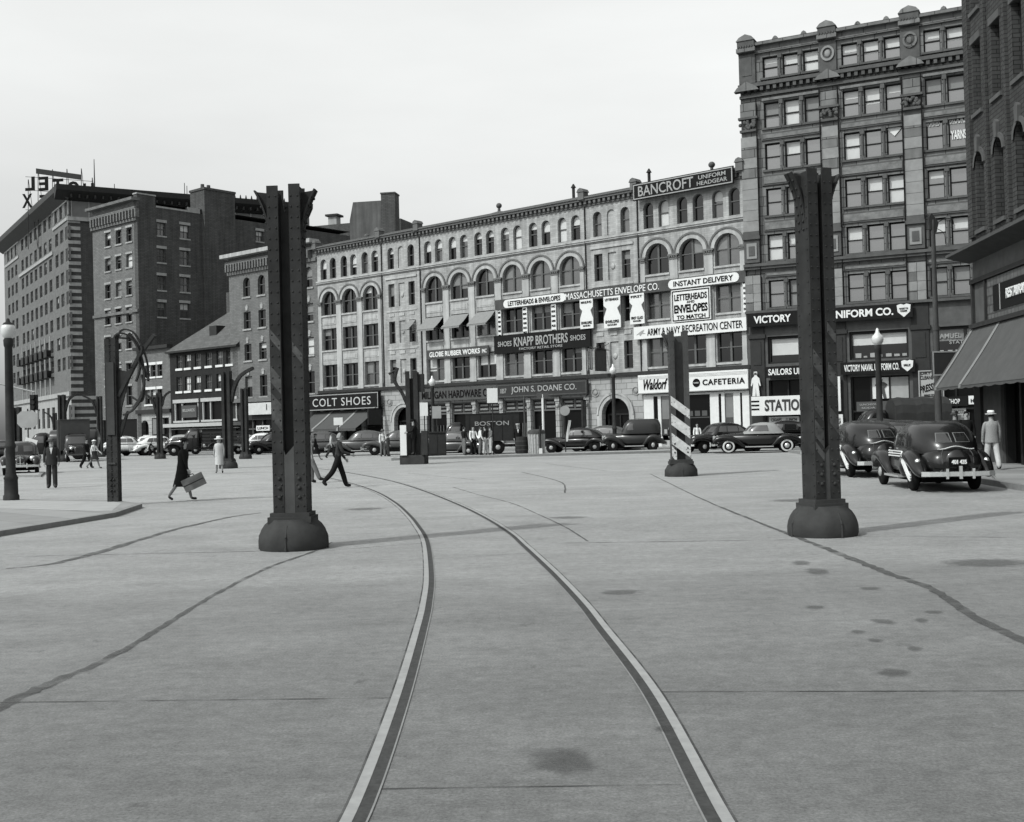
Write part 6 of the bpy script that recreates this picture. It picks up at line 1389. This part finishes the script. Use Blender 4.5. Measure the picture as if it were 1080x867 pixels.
    if stripes:
        for s in (-1, 1):
            for q in range(3):
                mb = MB(); dz = -.06*q
                P = [(1.1, .95), (.5, .955), (0, .96), (-.7, .96), (-1.05, .95), (-1.3, .90), (-1.55, .78), (-1.8, .60), (-2.05, .44), (-2.2, .40)]
                P = [(p.x, p.y) for p in spline([Vector((a, b, 0)) for a, b in P], 4)]
                NP = []
                for i_, p_ in enumerate(P):
                    a_, b_ = P[max(i_-1, 0)], P[min(i_+1, len(P)-1)]; dx_, dz_ = b_[0]-a_[0], b_[1]-a_[1]; l_ = sqrt(dx_*dx_+dz_*dz_); NP.append((p_[0]-dz_/l_*.062*q*-1*-1, p_[1]+dx_/l_*.062*q))
                P = NP; dz = 0
                for a, b in zip(P, P[1:]):
                    def yy(x): return s*(.875 if -1.0 < x < .3 else (.865+.13*min(1, (-1.0-x)/.4) if x <= -1.0 else .865-.30*(x-.3)))
                    w_ = .012
                    mb.quad((a[0], yy(a[0]), a[1]+dz-w_), (b[0], yy(b[0]), b[1]+dz-w_), (b[0], yy(b[0]), b[1]+dz+w_), (a[0], yy(a[0]), a[1]+dz+w_))
                    mb.quad((a[0], yy(a[0]), a[1]+dz+w_), (b[0], yy(b[0]), b[1]+dz+w_), (b[0], yy(b[0])-s*.03, b[1]+dz+w_), (a[0], yy(a[0])-s*.03, a[1]+dz+w_))
                mb.build('stripe', M_LETW, t, fix=False)
    if kind == 'taxi':                                        # bustle boot, plate, handles
        mb = MB(); Q = [Vector((-2.632, .30, .50)), Vector((-2.632, .36, .72)), Vector((-2.58, .36, .90)), Vector((-2.50, .30, 1.03)), Vector((-2.48, 0, 1.06))]; Q += [Vector((p.x, -p.y, p.z)) for p in Q[:4]][::-1]; mb.path(Q, .008, 5); mb.build('boot_seam', M_CARG, t)
        mb = MB(); mb.lathe([(.30, 0), (.29, .02), (.02, .03)], 20); o = mb.build('plate_panel', M_CAR, t, (-2.63, 0, .72)); o.rotation_euler = (0, -pi/2, 0)
        mb = MB(); mb.box(-2.70, -2.64, -.22, .22, .62, .84); p = mb.build('number_plate', M_INK, t); tx = lettering(p, plate or '401 435', 0, .73, .34, .10, 0, M_LETW, .03); tx.rotation_euler = (0, 0, -pi/2); tx.location = (-2.715, 0, .73)
        mb = MB(); mb.path([(-2.50+.12*y*y, y, 1.06+.035*cos(y*9)) for y in [-.42+.84*i/10 for i in range(11)]], .018, 6); mb.build('boot_trim', M_CHROME, t)
        mb = MB(); mb.box(-2.64, -2.56, -.2, .2, .92, .945); mb.box(-2.62, -2.54, -.08, .08, .945, .985); mb.build('plate_lamp', M_CARG, t)
        mb = MB(); mb.box(-2.84, -2.79, -.035, .035, .34, .64); mb.build('bumper_guard', M_CHROME, t)
        mb = MB(); mb.box(-1.32, -1.24, -.05, .05, 1.60, 1.645); mb.build('roof_lamp', M_CARL, t)
        for s in (-1, 1):
            for x in (-.68, .0): mb = MB(); mb.tube((x, s*.86, 1.03), (x+.14, s*.87, 1.03), .015, .012, 6); mb.build('door_handle', M_CHROME, t)
    return t
def truck(label, loc, heading, body='box', L=3.6, H=2.2, paint=None, cabp=None, k=1.0, cat='truck', group='parked trucks', text=None, name='delivery_truck'):
    paint = paint or M_CARM; cabp = cabp or M_CAR
    t = thing(name, label, cat, loc, heading, group); t.scale = (k, k, k)
    mb = MB(); mb.loft([yring(x, hw, z0, z1, 16, 3) for x, hw, z0, z1 in ((.9, .72, .55, 1.35), (1.3, .55, .55, 1.3), (1.9, .42, .55, 1.24), (2.3, .36, .55, 1.18), (2.36, .25, .62, 1.05))]); mb.box(-L-.1, 2.2, -.42, .42, .45, .62); mb.build('hood', cabp, t)
    Lc = [(.62, -.35, 1.05, .85, 5), (1.3, -.35, .98, .85, 5), (1.6, -.33, .85, .82, 5), (1.9, -.3, .66, .76, 4.5), (2.05, -.2, .5, .66, 4), (2.12, -.05, .3, .5, 3)]
    cb = cab_mesh(Lc).build('cab', cabp, t)
    patch(Lc, 1.15, 2.9, (-.48, .48), (-.55, .55)).build('windscreen', M_CGLASS, cb)
    for s in (-1, 1): patch(Lc, 1.15, 2.8, (find_t(Lc, 1.15, -.1, s), find_t(Lc, 1.15, .62, s)), (find_t(Lc, 2.8, -.1, s), find_t(Lc, 2.8, .42, s))).build('side_window', M_CGLASS, cb)
    if body == 'box':
        mb = MB(); mb.box(-L-.2, -.45, -1.05, 1.05, .85, .85+H); 
        for x in [-L+.2+q*.7 for q in range(int(L/.7))]: [mb.box(x, x+.05, s*1.05-.02, s*1.05+.03, .9, .8+H) for s in (-1, 1)]
        mb.box(-L-.24, -.41, -1.08, 1.08, .85+H, .9+H); bx = mb.build('cargo_box', paint, t)
        if text:
            for s in (-1, 1): tx = lettering(bx, text, -L/2-.3, 2.0, 2.2, .28, -1.075*1 if s < 0 else 1.075, M_LETG, .01); tx.rotation_euler = (0, 0, 0 if s < 0 else pi)
    elif body == 'canvas':
        mb = MB(); rings = []
        for i in range(9):
            x = -L-.1+(L-.4)*i/8; w_ = .04*sin(i*2.1)
            rings.append([(x, 1.0*c, z) for c, z in ((-1, .9), (-1.0-w_*.3, 1.9+w_), (-.9, 2.25+w_), (-.5, 2.5+w_), (0, 2.58+w_), (.5, 2.5+w_), (.9, 2.25+w_), (1.0+w_*.3, 1.9+w_), (1, .9))])
        mb.loft(rings, 0, False); mb.build('canvas_cover', paint, t)
        mb = MB(); mb.box(-L-.15, -.45, -1.02, 1.02, .75, .9); mb.build('load_bed', cabp, t)
    elif body == 'tank':
        mb = MB(); mb.loft([[(x, .95*r*cos(a), 1.6+.72*r*sin(a)) for a in [2*pi*j/18 for j in range(18)]] for x, r in ((-L-.2, .6), (-L-.1, .95), (-L, 1), (-.6, 1), (-.5, .95), (-.45, .6))]); mb.build('tank', paint, t)
    elif body == 'flat':
        mb = MB(); mb.box(-L-.1, -.45, -1.0, 1.0, .9, 1.02); [mb.box(-L+q*.75, -L+q*.75+.08, s*1.0-.04, s*1.0+.04, 1.02, 1.75) for q in range(int((L)/.75)) for s in (-1, 1)]; [mb.box(-L-.1, -.5, s*1.0-.02, s*1.0+.02, z, z+.16) for s in (-1, 1) for z in (1.15, 1.4, 1.65)]; mb.box(-L+.3, -1.0, -.8, .8, 1.02, 1.5); mb.build('stake_bed', paint, t)
    for s in (-1, 1):
        mb = MB(); fender(mb, bez([(2.3, .55, .5), (2.05, .85, .9), (1.65, .95, 1), (1.25, .82, 1), (.95, .55, .6)], 16), .2, .12, s*.78); mb.build('front_wing', cabp, t)
        wheel(t, 1.65, s*.78, .42, s); wheel(t, -L*.68, s*.85, .44, s)
        mb = MB(); mb.lathe([(.04, -.16), (.13, -.02), (.14, 0), (.02, .05)], 12); o = mb.build('headlight', M_CHROME, t, (2.25, s*.52, 1.02)); o.rotation_euler = (0, pi/2, 0)
    mb = MB(); mb.box(2.46, 2.52, -.85, .85, .5, .62); mb.build('bumper', M_CARG, t)
    mb = MB(); [mb.box(2.36, 2.40, y-.015, y+.015, .65, 1.12) for y in [-.24+.08*i for i in range(7)]]; mb.build('grille', M_CARG, t)
    return t
ROWA = ROW_ANG
def at(px, Y): return ground_at(px, Y)
RD = F_ROW.a; TD = F_TOW.a
# right: two striped cabs by the kerb
rdir = F_R.a+pi                                        # away from the camera along the right-hand kerb
tx1 = G(988, 513); tx1 = ground_at(975, 28.2)
car('striped black cab seen from behind, nearest vehicle by the right kerb', tx1, rdir+radians(1), 'taxi', M_CAR, .96, False, 'taxi', 'striped cabs at the right kerb', 2, True, '401 435', 'taxi_cab')
car('striped black cab partly hidden behind the nearest cab and the right column', ground_at(905, 35.2), rdir+radians(5), 'taxi', M_CAR, .98, False, 'taxi', 'striped cabs at the right kerb', 2, True, '208 117', 'taxi_cab')
car('dark coupe with a high cabin glimpsed over the farther cab', at(912, 45), radians(150), 'sedan', M_CARM, 1.05)
car('dark rounded sedan roof showing between the cab and the canvas truck', at(948, 40), rdir+radians(20), 'sedan', M_CAR, 1.0)
truck('canvas covered truck parked before the tower shops', at(927, 50), radians(175), 'canvas', 2.75, 2.2, mat('dark_canvas', .07, .9, .2, 3), M_CAR, 1.0)
# centre right
car('black convertible coupe with a pale canvas top and white wall tyres', at(797, 62.0), radians(172), 'convertible', M_CAR, 1.05, True, detail=2)
car('dark car parked nose out behind the pale topped convertible', at(757, 64.5), radians(205), 'sedan', M_CAR, 1.03, detail=2)
car('dark sedan mostly hidden behind the right end of the convertible', at(822, 65.5), radians(178), 'sedan', M_CAR, 1.05)
car('dark panel delivery van with whited hub caps before the arched doorway', at(666, 71), radians(178), 'van', M_CARM, (.84, 1.0, 1.12), False, 'van', None, 2, name='delivery_van')
car('black sedan with a rounded tail in front of the hardware doorway', at(607, 72.5), radians(160), 'sedan', M_CAR, .98, False, detail=2)
car('dark sedan nose poking out left of the panel van', at(634, 75), radians(158), 'coupe' if False else 'sedan', M_CARG, 1.03)
plank = thing('white_board', 'white plank leaning against the black sedan by the hardware doorway', 'plank', at(598, 70.2)); mb = MB(); mb.prism([(-.14, .75), (.02, .75), (.26, 2.05), (.10, 2.05)], 'y', -.02, .02); mb.build('plank', M_WSIGN, plank)
truck('dark boxed delivery truck parked among the group of men', at(484, 74.5), radians(182), 'box', 3.7, 1.75, mat('truck_paint', .06, .7, .2, 2), M_CAR, 1.0, text='BOSTON')
car('grey sedan with a bright roof before the hardware shop', at(474, 70.5), radians(165), 'sedan', M_CARG, .97, False, detail=2)
car('grey round backed sedan parked under the shoe shop awning', at(381, 80.5), radians(183), 'sedan', M_CARG, 1.08, False, detail=2)
car('grey sedan nose left of the police booth', at(418, 80), radians(184), 'sedan', M_CARG, 1.05)
car('pale striped car half hidden by the left steel column', at(345, 81), radians(5), 'sedan', M_CARG, 1.08)
# far left row
car('white sedan parked farthest left beside the torn column', at(136, 103), radians(10), 'sedan', M_CARW, 1.1)
car('white sedan second in the far left row', at(152, 104), radians(200), 'sedan', M_CARW, 1.1)
car('white sedan third in the far left row behind the thin column', at(170, 103), radians(30), 'sedan', M_CARW, 1.08)
car('pale grey sedan at the right end of the white parked row', at(186, 101), radians(195), 'sedan', M_CARL, 1.1)
truck('dark open stake truck in front of the small brick house', at(208, 97), radians(188), 'flat', 3.4, 2.0, M_CARM, M_CAR, 1.1)
car('white sedan beside the bare steel column by the grey block', at(272, 98), radians(185), 'sedan', M_CARW, 1.08)
car('dark sedan before the grey block left of the left steel column', at(288, 94), radians(215), 'sedan', M_CAR, 1.12)
car('light sedan partly behind the woman in white', at(250, 99), radians(180), 'sedan', M_CARL, 1.05)
truck('boxy dark van facing the camera beside the stout column', at(80, 84), radians(296), 'box', 3.8, 2.3, mat('van_paint', .11, .6, .15, 2), M_CAR, .98, 'van', 'parked trucks', None, 'delivery_van')
truck('dark tank truck standing behind the man in the dark suit', at(47, 92), radians(190), 'tank', 3.8, 2.0, M_CARM, M_CAR, 1.05)
car('black car facing the camera beside the left lamp post', at(22, 57), radians(292), 'sedan', M_CAR, 1.0, False, detail=2)
car('small dark sedan at the far left behind the black facing car', at(8, 95), radians(20), 'sedan', M_CARM, 1.05)
# ================================================================ people
M_SKIN = mat('skin', .42, .6, .06, 6); M_HAIRD = mat('hair_dark', .04, .6, .2, 20); M_HAIRL = mat('hair_fair', .35, .6, .2, 20)
M_CL = {'black': mat('cloth_black', .03, .9, .2, 9), 'dark': mat('cloth_dark', .07, .9, .2, 9), 'mid': mat('cloth_grey', .22, .9, .15, 9), 'pale': mat('cloth_pale', .55, .9, .1, 9), 'white': mat('cloth_white', .8, .85, .06, 9), 'tweed': mat('cloth_tweed', .34, .9, .25, 30)}
M_SHOE = mat('shoe_leather', .025, .4, .1, 8)
def rot(v, a): return Vector((v.x*cos(a)+v.z*sin(a), v.y, -v.x*sin(a)+v.z*cos(a)))   # swing forwards (+x) by a
def person(label, loc, heading, H=1.74, top='dark', low='dark', hair='dark', hat=None, jacket=None, skirt=None, legs=((.0, .0), (.0, .0)), arms=((.05, .15), (.05, .15)), lean=0, sx=1.0, tie=False, shoes=None, group='people in the plaza', turn=0, spread=0):
    t = thing('person', label, 'person', loc, heading, group); k = H/1.76; t.scale = (k*sx, k*sx, k)
    J = {}; E = []; Rr = {}; Tg = {}
    def j(n, p, r): J[n] = Vector(p); Rr[n] = r
    def e(a, b, tg): E.append((a, b)); Tg[(a, b)] = tg
    fem = skirt is not None
    j('pel', (0, 0, .94), .125 if not fem else .135); j('wai', (lean*.12, 0, 1.10), .115 if not fem else .10); j('che', (lean*.3, 0, 1.30), .135 if not fem else .12); j('nec', (lean*.45, 0, 1.47), .052); j('hd1', (lean*.52+.015, 0, 1.575), .082); j('hd2', (lean*.55+.01, 0, 1.68), .080)
    e('pel', 'wai', 'top'); e('wai', 'che', 'top'); e('che', 'nec', 'top'); e('nec', 'hd1', 'skin'); e('hd1', 'hd2', 'skin')
    slim = fem
    for s, nm, (hip, knee), (sh, el) in ((1, 'l', *[(legs[0]), (arms[0])]), (-1, 'r', *[(legs[1]), (arms[1])])):
        h = Vector((0, s*.09, .92)); kn = h+rot(Vector((.0, s*(.01+spread), -.43)), -hip); an = kn+rot(Vector((0, s*.01, -.42)), -hip+knee); ft = an+rot(Vector((.15, s*.02, -.035)), (-hip+knee)*.6)
        j('hip'+nm, h, .108 if not slim else .09); j('kne'+nm, kn, .092 if not slim else .055); j('ank'+nm, an, .082 if not slim else .040); j('foo'+nm, ft, .042)
        lt = 'low' if not fem else 'stock'
        e('pel', 'hip'+nm, 'low' if not fem else 'top'); e('hip'+nm, 'kne'+nm, lt); e('kne'+nm, 'ank'+nm, lt); e('ank'+nm, 'foo'+nm, 'shoe')
        so_ = Vector((lean*.4, s*(.185 if not fem else .16), 1.40)); elb = so_+rot(Vector((0, s*.05, -.28)), -sh); wr = elb+rot(Vector((0, s*.0, -.24)), -(sh+el)); hn = wr+rot(Vector((0, 0, -.085)), -(sh+el))
        j('sho'+nm, so_, .068 if not fem else .058); j('elb'+nm, elb, .052 if not fem else .04); j('wri'+nm, wr, .042 if not fem else .03); j('han'+nm, hn, .034)
        e('che', 'sho'+nm, 'top'); e('sho'+nm, 'elb'+nm, 'top'); e('elb'+nm, 'wri'+nm, 'top'); e('wri'+nm, 'han'+nm, 'skin')
        J['_d'+nm] = (sh+el)
    names = [n for n in J if not n.startswith('_')]; idx = {n: i for i, n in enumerate(names)}
    zmin = min(J['foo'+n].z-.04 for n in 'lr'); zmin = min(zmin, min(J['ank'+n].z-.07 for n in 'lr'))
    for n in names: J[n] = J[n]-Vector((0, 0, zmin))
    me = bpy.data.meshes.new('skeleton'); me.from_pydata([J[n] for n in names], [(idx[a], idx[b]) for a, b in E], [])
    o = bpy.data.objects.new('skeleton', me); COL.objects.link(o)
    md = o.modifiers.new('s', 'SKIN'); md.use_smooth_shade = True; md.branch_smoothing = .6
    for i, n in enumerate(names):
        sv = me.skin_vertices[0].data[i]; r = Rr[n]; sv.radius = (r, r) ; sv.use_root = (n == 'pel')
    o.modifiers.new('d', 'SUBSURF').levels = 1
    dg = bpy.context.evaluated_depsgraph_get(); dg.update(); ev = o.evaluated_get(dg); m2 = ev.to_mesh()
    V = [v.co.copy() for v in m2.vertices]; F = [list(p.vertices) for p in m2.polygons]; ev.to_mesh_clear(); bpy.data.objects.remove(o)
    mats = [M_SKIN, M_CL[top], M_CL[low], shoes or M_SHOE, mat('stocking', .3, .7, .1, 9)]; mi = {'skin': 0, 'top': 1, 'low': 2, 'shoe': 3, 'stock': 4}
    segs = [(J[a], J[b], mi[Tg[(a, b)]]) for a, b in E]
    mb = MB()
    for f in F:
        c = sum((V[i] for i in f), Vector())/len(f); best = (9, 0)
        for a, b, q in segs:
            ab = b-a; tt = max(0, min(1, (c-a).dot(ab)/ab.dot(ab))); d = (c-a-ab*tt).length
            if d < best[0]: best = (d, q)
        mb.f.append(f); mb.m.append(best[1]); mb.sm.append(True)
    mb.v = [tuple(v) for v in V]
    for s, nm in ((1, 'l'), (-1, 'r')):                       # fingers and thumb, rooted in the palm
        a = -J['_d'+nm]; w0 = J['wri'+nm]; 
        for q, ln in ((-1.5, .062), (-.5, .078), (.5, .074), (1.5, .056)):
            p0 = w0+rot(Vector((q*.016, 0, -.075)), a); p1 = p0+rot(Vector((q*.003, -s*.008, -ln*.55)), a); p2 = p1+rot(Vector((0, -s*.022, -ln*.45)), a)
            mb.tube(p0, p1, .0105, .0095, 6); mb.tube(p1, p2, .0095, .007, 6)
        p0 = w0+rot(Vector((.022, -s*.008, -.035)), a); p1 = p0+rot(Vector((.026, -s*.012, -.032)), a); mb.tube(p0, p1, .012, .0105, 6); mb.tube(p1, p1+rot(Vector((.006, -s*.008, -.03)), a), .0105, .008, 6)
    hc = (J['hd1']+J['hd2'])/2
    mb.sphere(hc+Vector((.088, 0, -.015)), .020, .014, .024, 8, 6); mb.sphere(hc+Vector((.076, 0, -.058)), .016, .024, .008, 8, 4, 3)
    for s in (-1, 1): mb.sphere(hc+Vector((.078, s*.030, .012)), .011, .014, .008, 8, 4, 3); mb.sphere(hc+Vector((-.005, s*.083, -.005)), .016, .010, .030, 8, 6)
    b = mb.build('body', mats, t)
    hm = MB(); n = 16; rings = []
    for q in range(6):
        f = q/5; a = pi/2*f; rings.append([(hc.x-.012+(.094*cos(a)+.002)*(cos(th) if cos(th) < .35 else .35+(cos(th)-.35)*(.25+.75*f)), .092*cos(a)*sin(th), hc.z+.012-.06*(1-f)*(1 if cos(th) < .3 else -.4)+.098*sin(a)) for th in [2*pi*i/n for i in range(n)]])
    if fem:
        rings.insert(0, [(x-.01, y*1.05, z-.07) if x < hc.x+.02 else (x, y, z) for x, y, z in rings[0]])
    hm.loft(rings); hm.build('hair', M_HAIRL if hair == 'fair' else M_HAIRD, t)
    top_z = hc.z+.075
    if hat:
        m, kind = hat; mb = MB(); cxh = hc.x
        if kind == 'fedora': mb.lathe([(.155, .0), (.16, .012), (.10, .018), (.098, .09), (.085, .125), (.03, .115)], 18, (cxh, 0, top_z-.055)); 
        elif kind == 'straw': mb.lathe([(.16, .0), (.165, .014), (.105, .02), (.10, .085), (.09, .115), (.02, .12)], 18, (cxh, 0, top_z-.05))
        elif kind == 'wide': mb.lathe([(.205, -.02), (.21, .0), (.11, .02), (.105, .10), (.08, .125), (.02, .13)], 18, (cxh, 0, top_z-.05))
        elif kind == 'cap': mb.lathe([(.095, 0), (.10, .04), (.125, .07), (.115, .095), (.03, .10)], 18, (cxh, 0, top_z-.045)); mb.prism([(cxh+.07, -.07), (cxh+.15, -.05), (cxh+.17, 0), (cxh+.15, .05), (cxh+.07, .07)], 'z', top_z-.045, top_z-.03)
        elif kind == 'sailor': mb.lathe([(.085, 0), (.10, .05), (.105, .055), (.09, .06), (.08, .085), (.02, .1)], 18, (cxh, 0, top_z-.02))
        elif kind == 'small': mb.lathe([(.13, 0), (.135, .02), (.09, .05), (.06, .08), (.02, .085)], 18, (cxh-.01, .01, top_z-.02))
        ho = mb.build('hat', m, t)
        if kind in ('straw', 'wide', 'fedora'): mb = MB(); mb.lathe([(.112, .022), (.108, .05)], 18, (cxh, 0, top_z-.05)); mb.build('hat_band', M_SHOE, ho)
    def ring(p, rx, ry, n=20, ph=0): return [(p.x+rx*cos(2*pi*i/n)*(1+.04*sin(3*2*pi*i/n+ph)), p.y+ry*sin(2*pi*i/n), p.z) for i in range(n)]
    if jacket:
        P, Wv, Cv, Nv = J['pel'], J['wai'], J['che'], J['nec']
        mb = MB(); mb.loft([ring(P+Vector((0, 0, -.13)), .155, .205), ring(P, .15, .195), ring(Wv, .135, .175), ring(Cv, .15, .195), ring(Cv+(Nv-Cv)*.55, .125, .19), ring(Nv-Vector((0, 0, .02)), .075, .085)]); mb.build('jacket', M_CL[jacket], t)
        if tie:
            mb = MB(); c = Cv; mb.prism([(-.05, c.z+.12), (.05, c.z+.12), (.0, c.z-.12)], 'x', c.x+.125, c.x+.158); mb.build('shirt_front', M_CL['white'], t)
    if skirt:
        m, zl = skirt; P, Wv = J['pel'], J['wai']; lg = [J['knel'], J['kner']]; fx = max(l.x for l in lg); bx = min(l.x for l in lg); zb = zl
        mb = MB(); mb.loft([ring(Vector(((fx+bx)/2, 0, zb)), .15+(fx-bx)/2, .19, 20, 1), ring(Vector(((fx+bx)/3, 0, (zb+P.z)/2)), .14+(fx-bx)/4, .19, 20, .5), ring(P, .145, .185), ring(Wv, .125, .155)]); mb.build('skirt', M_CL[m], t)
    return t
Hd = radians
person('man in an open dark suit and hat standing on the left pavement facing the camera', G(55, 515), Hd(-72), 1.76, 'dark', 'dark', 'dark', (M_CL['mid'], 'fedora'), 'dark', None, ((.06, .02), (-.05, .05)), ((.1, .2), (.0, .25)), tie=True)
person('man in dark clothes walking beside a woman in a white blouse', G(91.5, 494), Hd(-20), 1.74, 'black', 'black', 'dark', None, 'black', None, ((.35, .1), (-.3, .3)), ((-.3, .2), (.3, .3)))
person('woman in a white blouse and dark skirt walking at left', G(99.5, 494.5), Hd(-15), 1.66, 'white', 'dark', 'fair', (M_CL['white'], 'small'), None, ('dark', .55), ((.4, .1), (-.35, .4)), ((.4, .5), (-.2, .3)))
wm = person('woman in a black dress and hat striding right with a suitcase', G(193, 528.5), Hd(8), 1.70, 'black', 'black', 'dark', (M_CL['black'], 'small'), 'black', ('black', .40), ((.30, .10), (-.30, .30)), ((-.1, .15), (.20, .15)), lean=.1)
SC = thing('suitcase', 'pale worn suitcase tilted in the hand of the woman in black', 'suitcase', G(193, 528.5)+Vector((.20, -.24, 0)), Hd(8))
mb = MB(); L_ = .28; h2 = .17; a = radians(24); C0 = Vector((.16, 0, .50))
pts = [(-L_, -h2), (L_, -h2), (L_, h2), (-L_, h2)]; pts = [(C0.x+x*cos(a)-z*sin(a), C0.z+x*sin(a)+z*cos(a)) for x, z in pts]; mb.prism(pts, 'y', -.08, .08); sc_ = mb.build('case', mat('worn_leather', .20, .6, .2, 8), SC)
mb = MB(); P_ = [Vector((C0.x+x*cos(a)-z*sin(a), 0, C0.z+x*sin(a)+z*cos(a))) for x, z in ((-.08, h2), (-.07, h2+.05), (.07, h2+.05), (.08, h2))]; mb.path(P_, .012, 6); mb.build('handle', M_SHOE, SC)
mb = MB(); pts = [(-L_-.004, -.012), (L_+.004, -.012), (L_+.004, .012), (-L_-.004, .012)]; mb.prism([(C0.x+x*cos(a)-z*sin(a), C0.z+x*sin(a)+z*cos(a)) for x, z in pts], 'y', -.084, .084); mb.build('seam', M_SHOE, sc_)
person('woman in a pale suit and wide white hat walking away near the curved arm column', G(231.5, 499.5), Hd(110), 1.66, 'pale', 'pale', 'fair', (M_CL['white'], 'wide'), 'pale', ('pale', .42), ((.25, .1), (-.2, .3)), ((.3, .2), (-.2, .3)))
person('man in dark work clothes striding right past the left steel column', G(357, 514.5), Hd(12), 1.76, 'dark', 'black', 'fair', None, None, None, ((.32, .05), (-.42, .35)), ((.15, .5), (.35, .9)), lean=.12)
person('man in pale trousers almost hidden by the left steel column', G(327.5, 509.5), Hd(5), 1.74, 'pale', 'mid', 'dark', None, None, None, ((.1, .1), (.42, .05)), ((.0, .2), (.0, .3)))
person('woman in a long black dress walking right beyond the left column', G(333, 485.5), Hd(5), 1.68, 'black', 'black', 'dark', (M_CL['black'], 'small'), None, ('black', .40), ((.4, .1), (-.3, .4)), ((.2, .3), (-.2, .2)))
person('person in a pale shirt walking behind the striding man', G(349.5, 483.5), Hd(10), 1.72, 'pale', 'dark', 'dark', None, None, None, ((.3, .1), (-.3, .3)), ((.2, .4), (-.1, .3)))
person('man in a white shirt standing by the grey sedan at the shoe shop', G(404, 481.5), Hd(-60), 1.78, 'white', 'mid', 'dark', (M_CL['mid'], 'fedora'), None, None, ((.05, 0), (-.05, .05)), ((.3, 1.0), (.1, .3)))
person('short figure in dark clothes next to the man in the white shirt', G(409.5, 481.5), Hd(30), 1.5, 'dark', 'dark', 'dark')
person('police officer in a dark uniform and cap standing on the booth block', bth+Vector((.02, -.30, .46)), Hd(-160), 1.78, 'black', 'black', 'dark', (M_CL['black'], 'cap'), 'black', None, ((.05, .05), (-.05, .05)), ((.55, .8), (.6, .7)))
person('small figure in dark clothes holding a white parcel right of the booth', at(449.5, 68), Hd(-80), 1.6, 'dark', 'black', 'dark', None, None, None)
for px, top, low, lab, hd, hat in ((489, 'black', 'mid', 'man in black leaning on the sedan, leftmost of the group by the boxed truck', 40, None), (498.7, 'white', 'black', 'man in a white shirt and black trousers left in the group by the boxed truck', -60, None), (506, 'white', 'mid', 'man in a white shirt and grey trousers in the middle of the group', 10, None), (511.5, 'dark', 'pale', 'dark shirted man in pale trousers in the group by the truck', 150, None), (516.8, 'mid', 'pale', 'rightmost man of the group by the truck, with light trousers', -150, (M_CL['dark'], 'fedora'))):
    person(lab, at(px, 66.4)+Vector((0, 0, .14)), Hd(hd), 1.72, top, low, 'dark', hat, None, None, ((.08, .02), (-.06, .05)), ((.2, .7), (.1, .4)))
person('man in a dark coat and pale cap standing by the barrel', at(546, 68.2)+Vector((0, 0, .14)), Hd(-85), 1.78, 'black', 'black', 'dark', (M_CL['pale'], 'cap'), 'black', None, tie=True)
person('man in a white shirt stooping behind the waste bin', at(569, 68.6), Hd(190), 1.6, 'white', 'dark', 'dark', None, None, None, ((.1, .1), (0, .1)), ((.6, .4), (.6, .4)), lean=.5)
person('dark dressed man standing at the cafeteria front left of the striped column', at(709, 72.5), Hd(-100), 1.74, 'black', 'black', 'dark', None, 'black')
person('figure in a white shirt in the cafeteria doorway right of the striped column', at(735, 70), Hd(-80), 1.7, 'white', 'dark', 'dark')
person('man in a grey jacket and straw hat walking away under the right awning', G(1047, 495.5, .14), Hd(84), 1.72, 'tweed', 'pale', 'dark', (M_CL['white'], 'straw'), 'tweed', None, ((.16, .02), (-.16, .2)), ((.1, .15), (.0, .2)), spread=.02)
person('man in a dark suit and fedora behind the nearest striped cab', at(1007, 39.5)+Vector((0, 0, .14)), Hd(-95), 1.76, 'dark', 'dark', 'dark', (M_CL['mid'], 'fedora'), 'dark')
person('bareheaded man in black by the right shop doorway behind the cab', at(1019, 38)+Vector((0, 0, .14)), Hd(-100), 1.76, 'black', 'black', 'dark', None, 'black')
person('woman in a white dress half hidden behind the straw hatted man', at(1036, 40.5)+Vector((0, 0, .14)), Hd(-110), 1.62, 'white', 'pale', 'fair', None, None, ('pale', .5))
person('crouching dark figure among the white sedans at far left', at(157, 99.5), Hd(20), 1.35, 'black', 'black', 'dark', None, None, None, ((.6, .8), (.2, .6)), ((.6, .5), (.5, .5)), lean=.5)
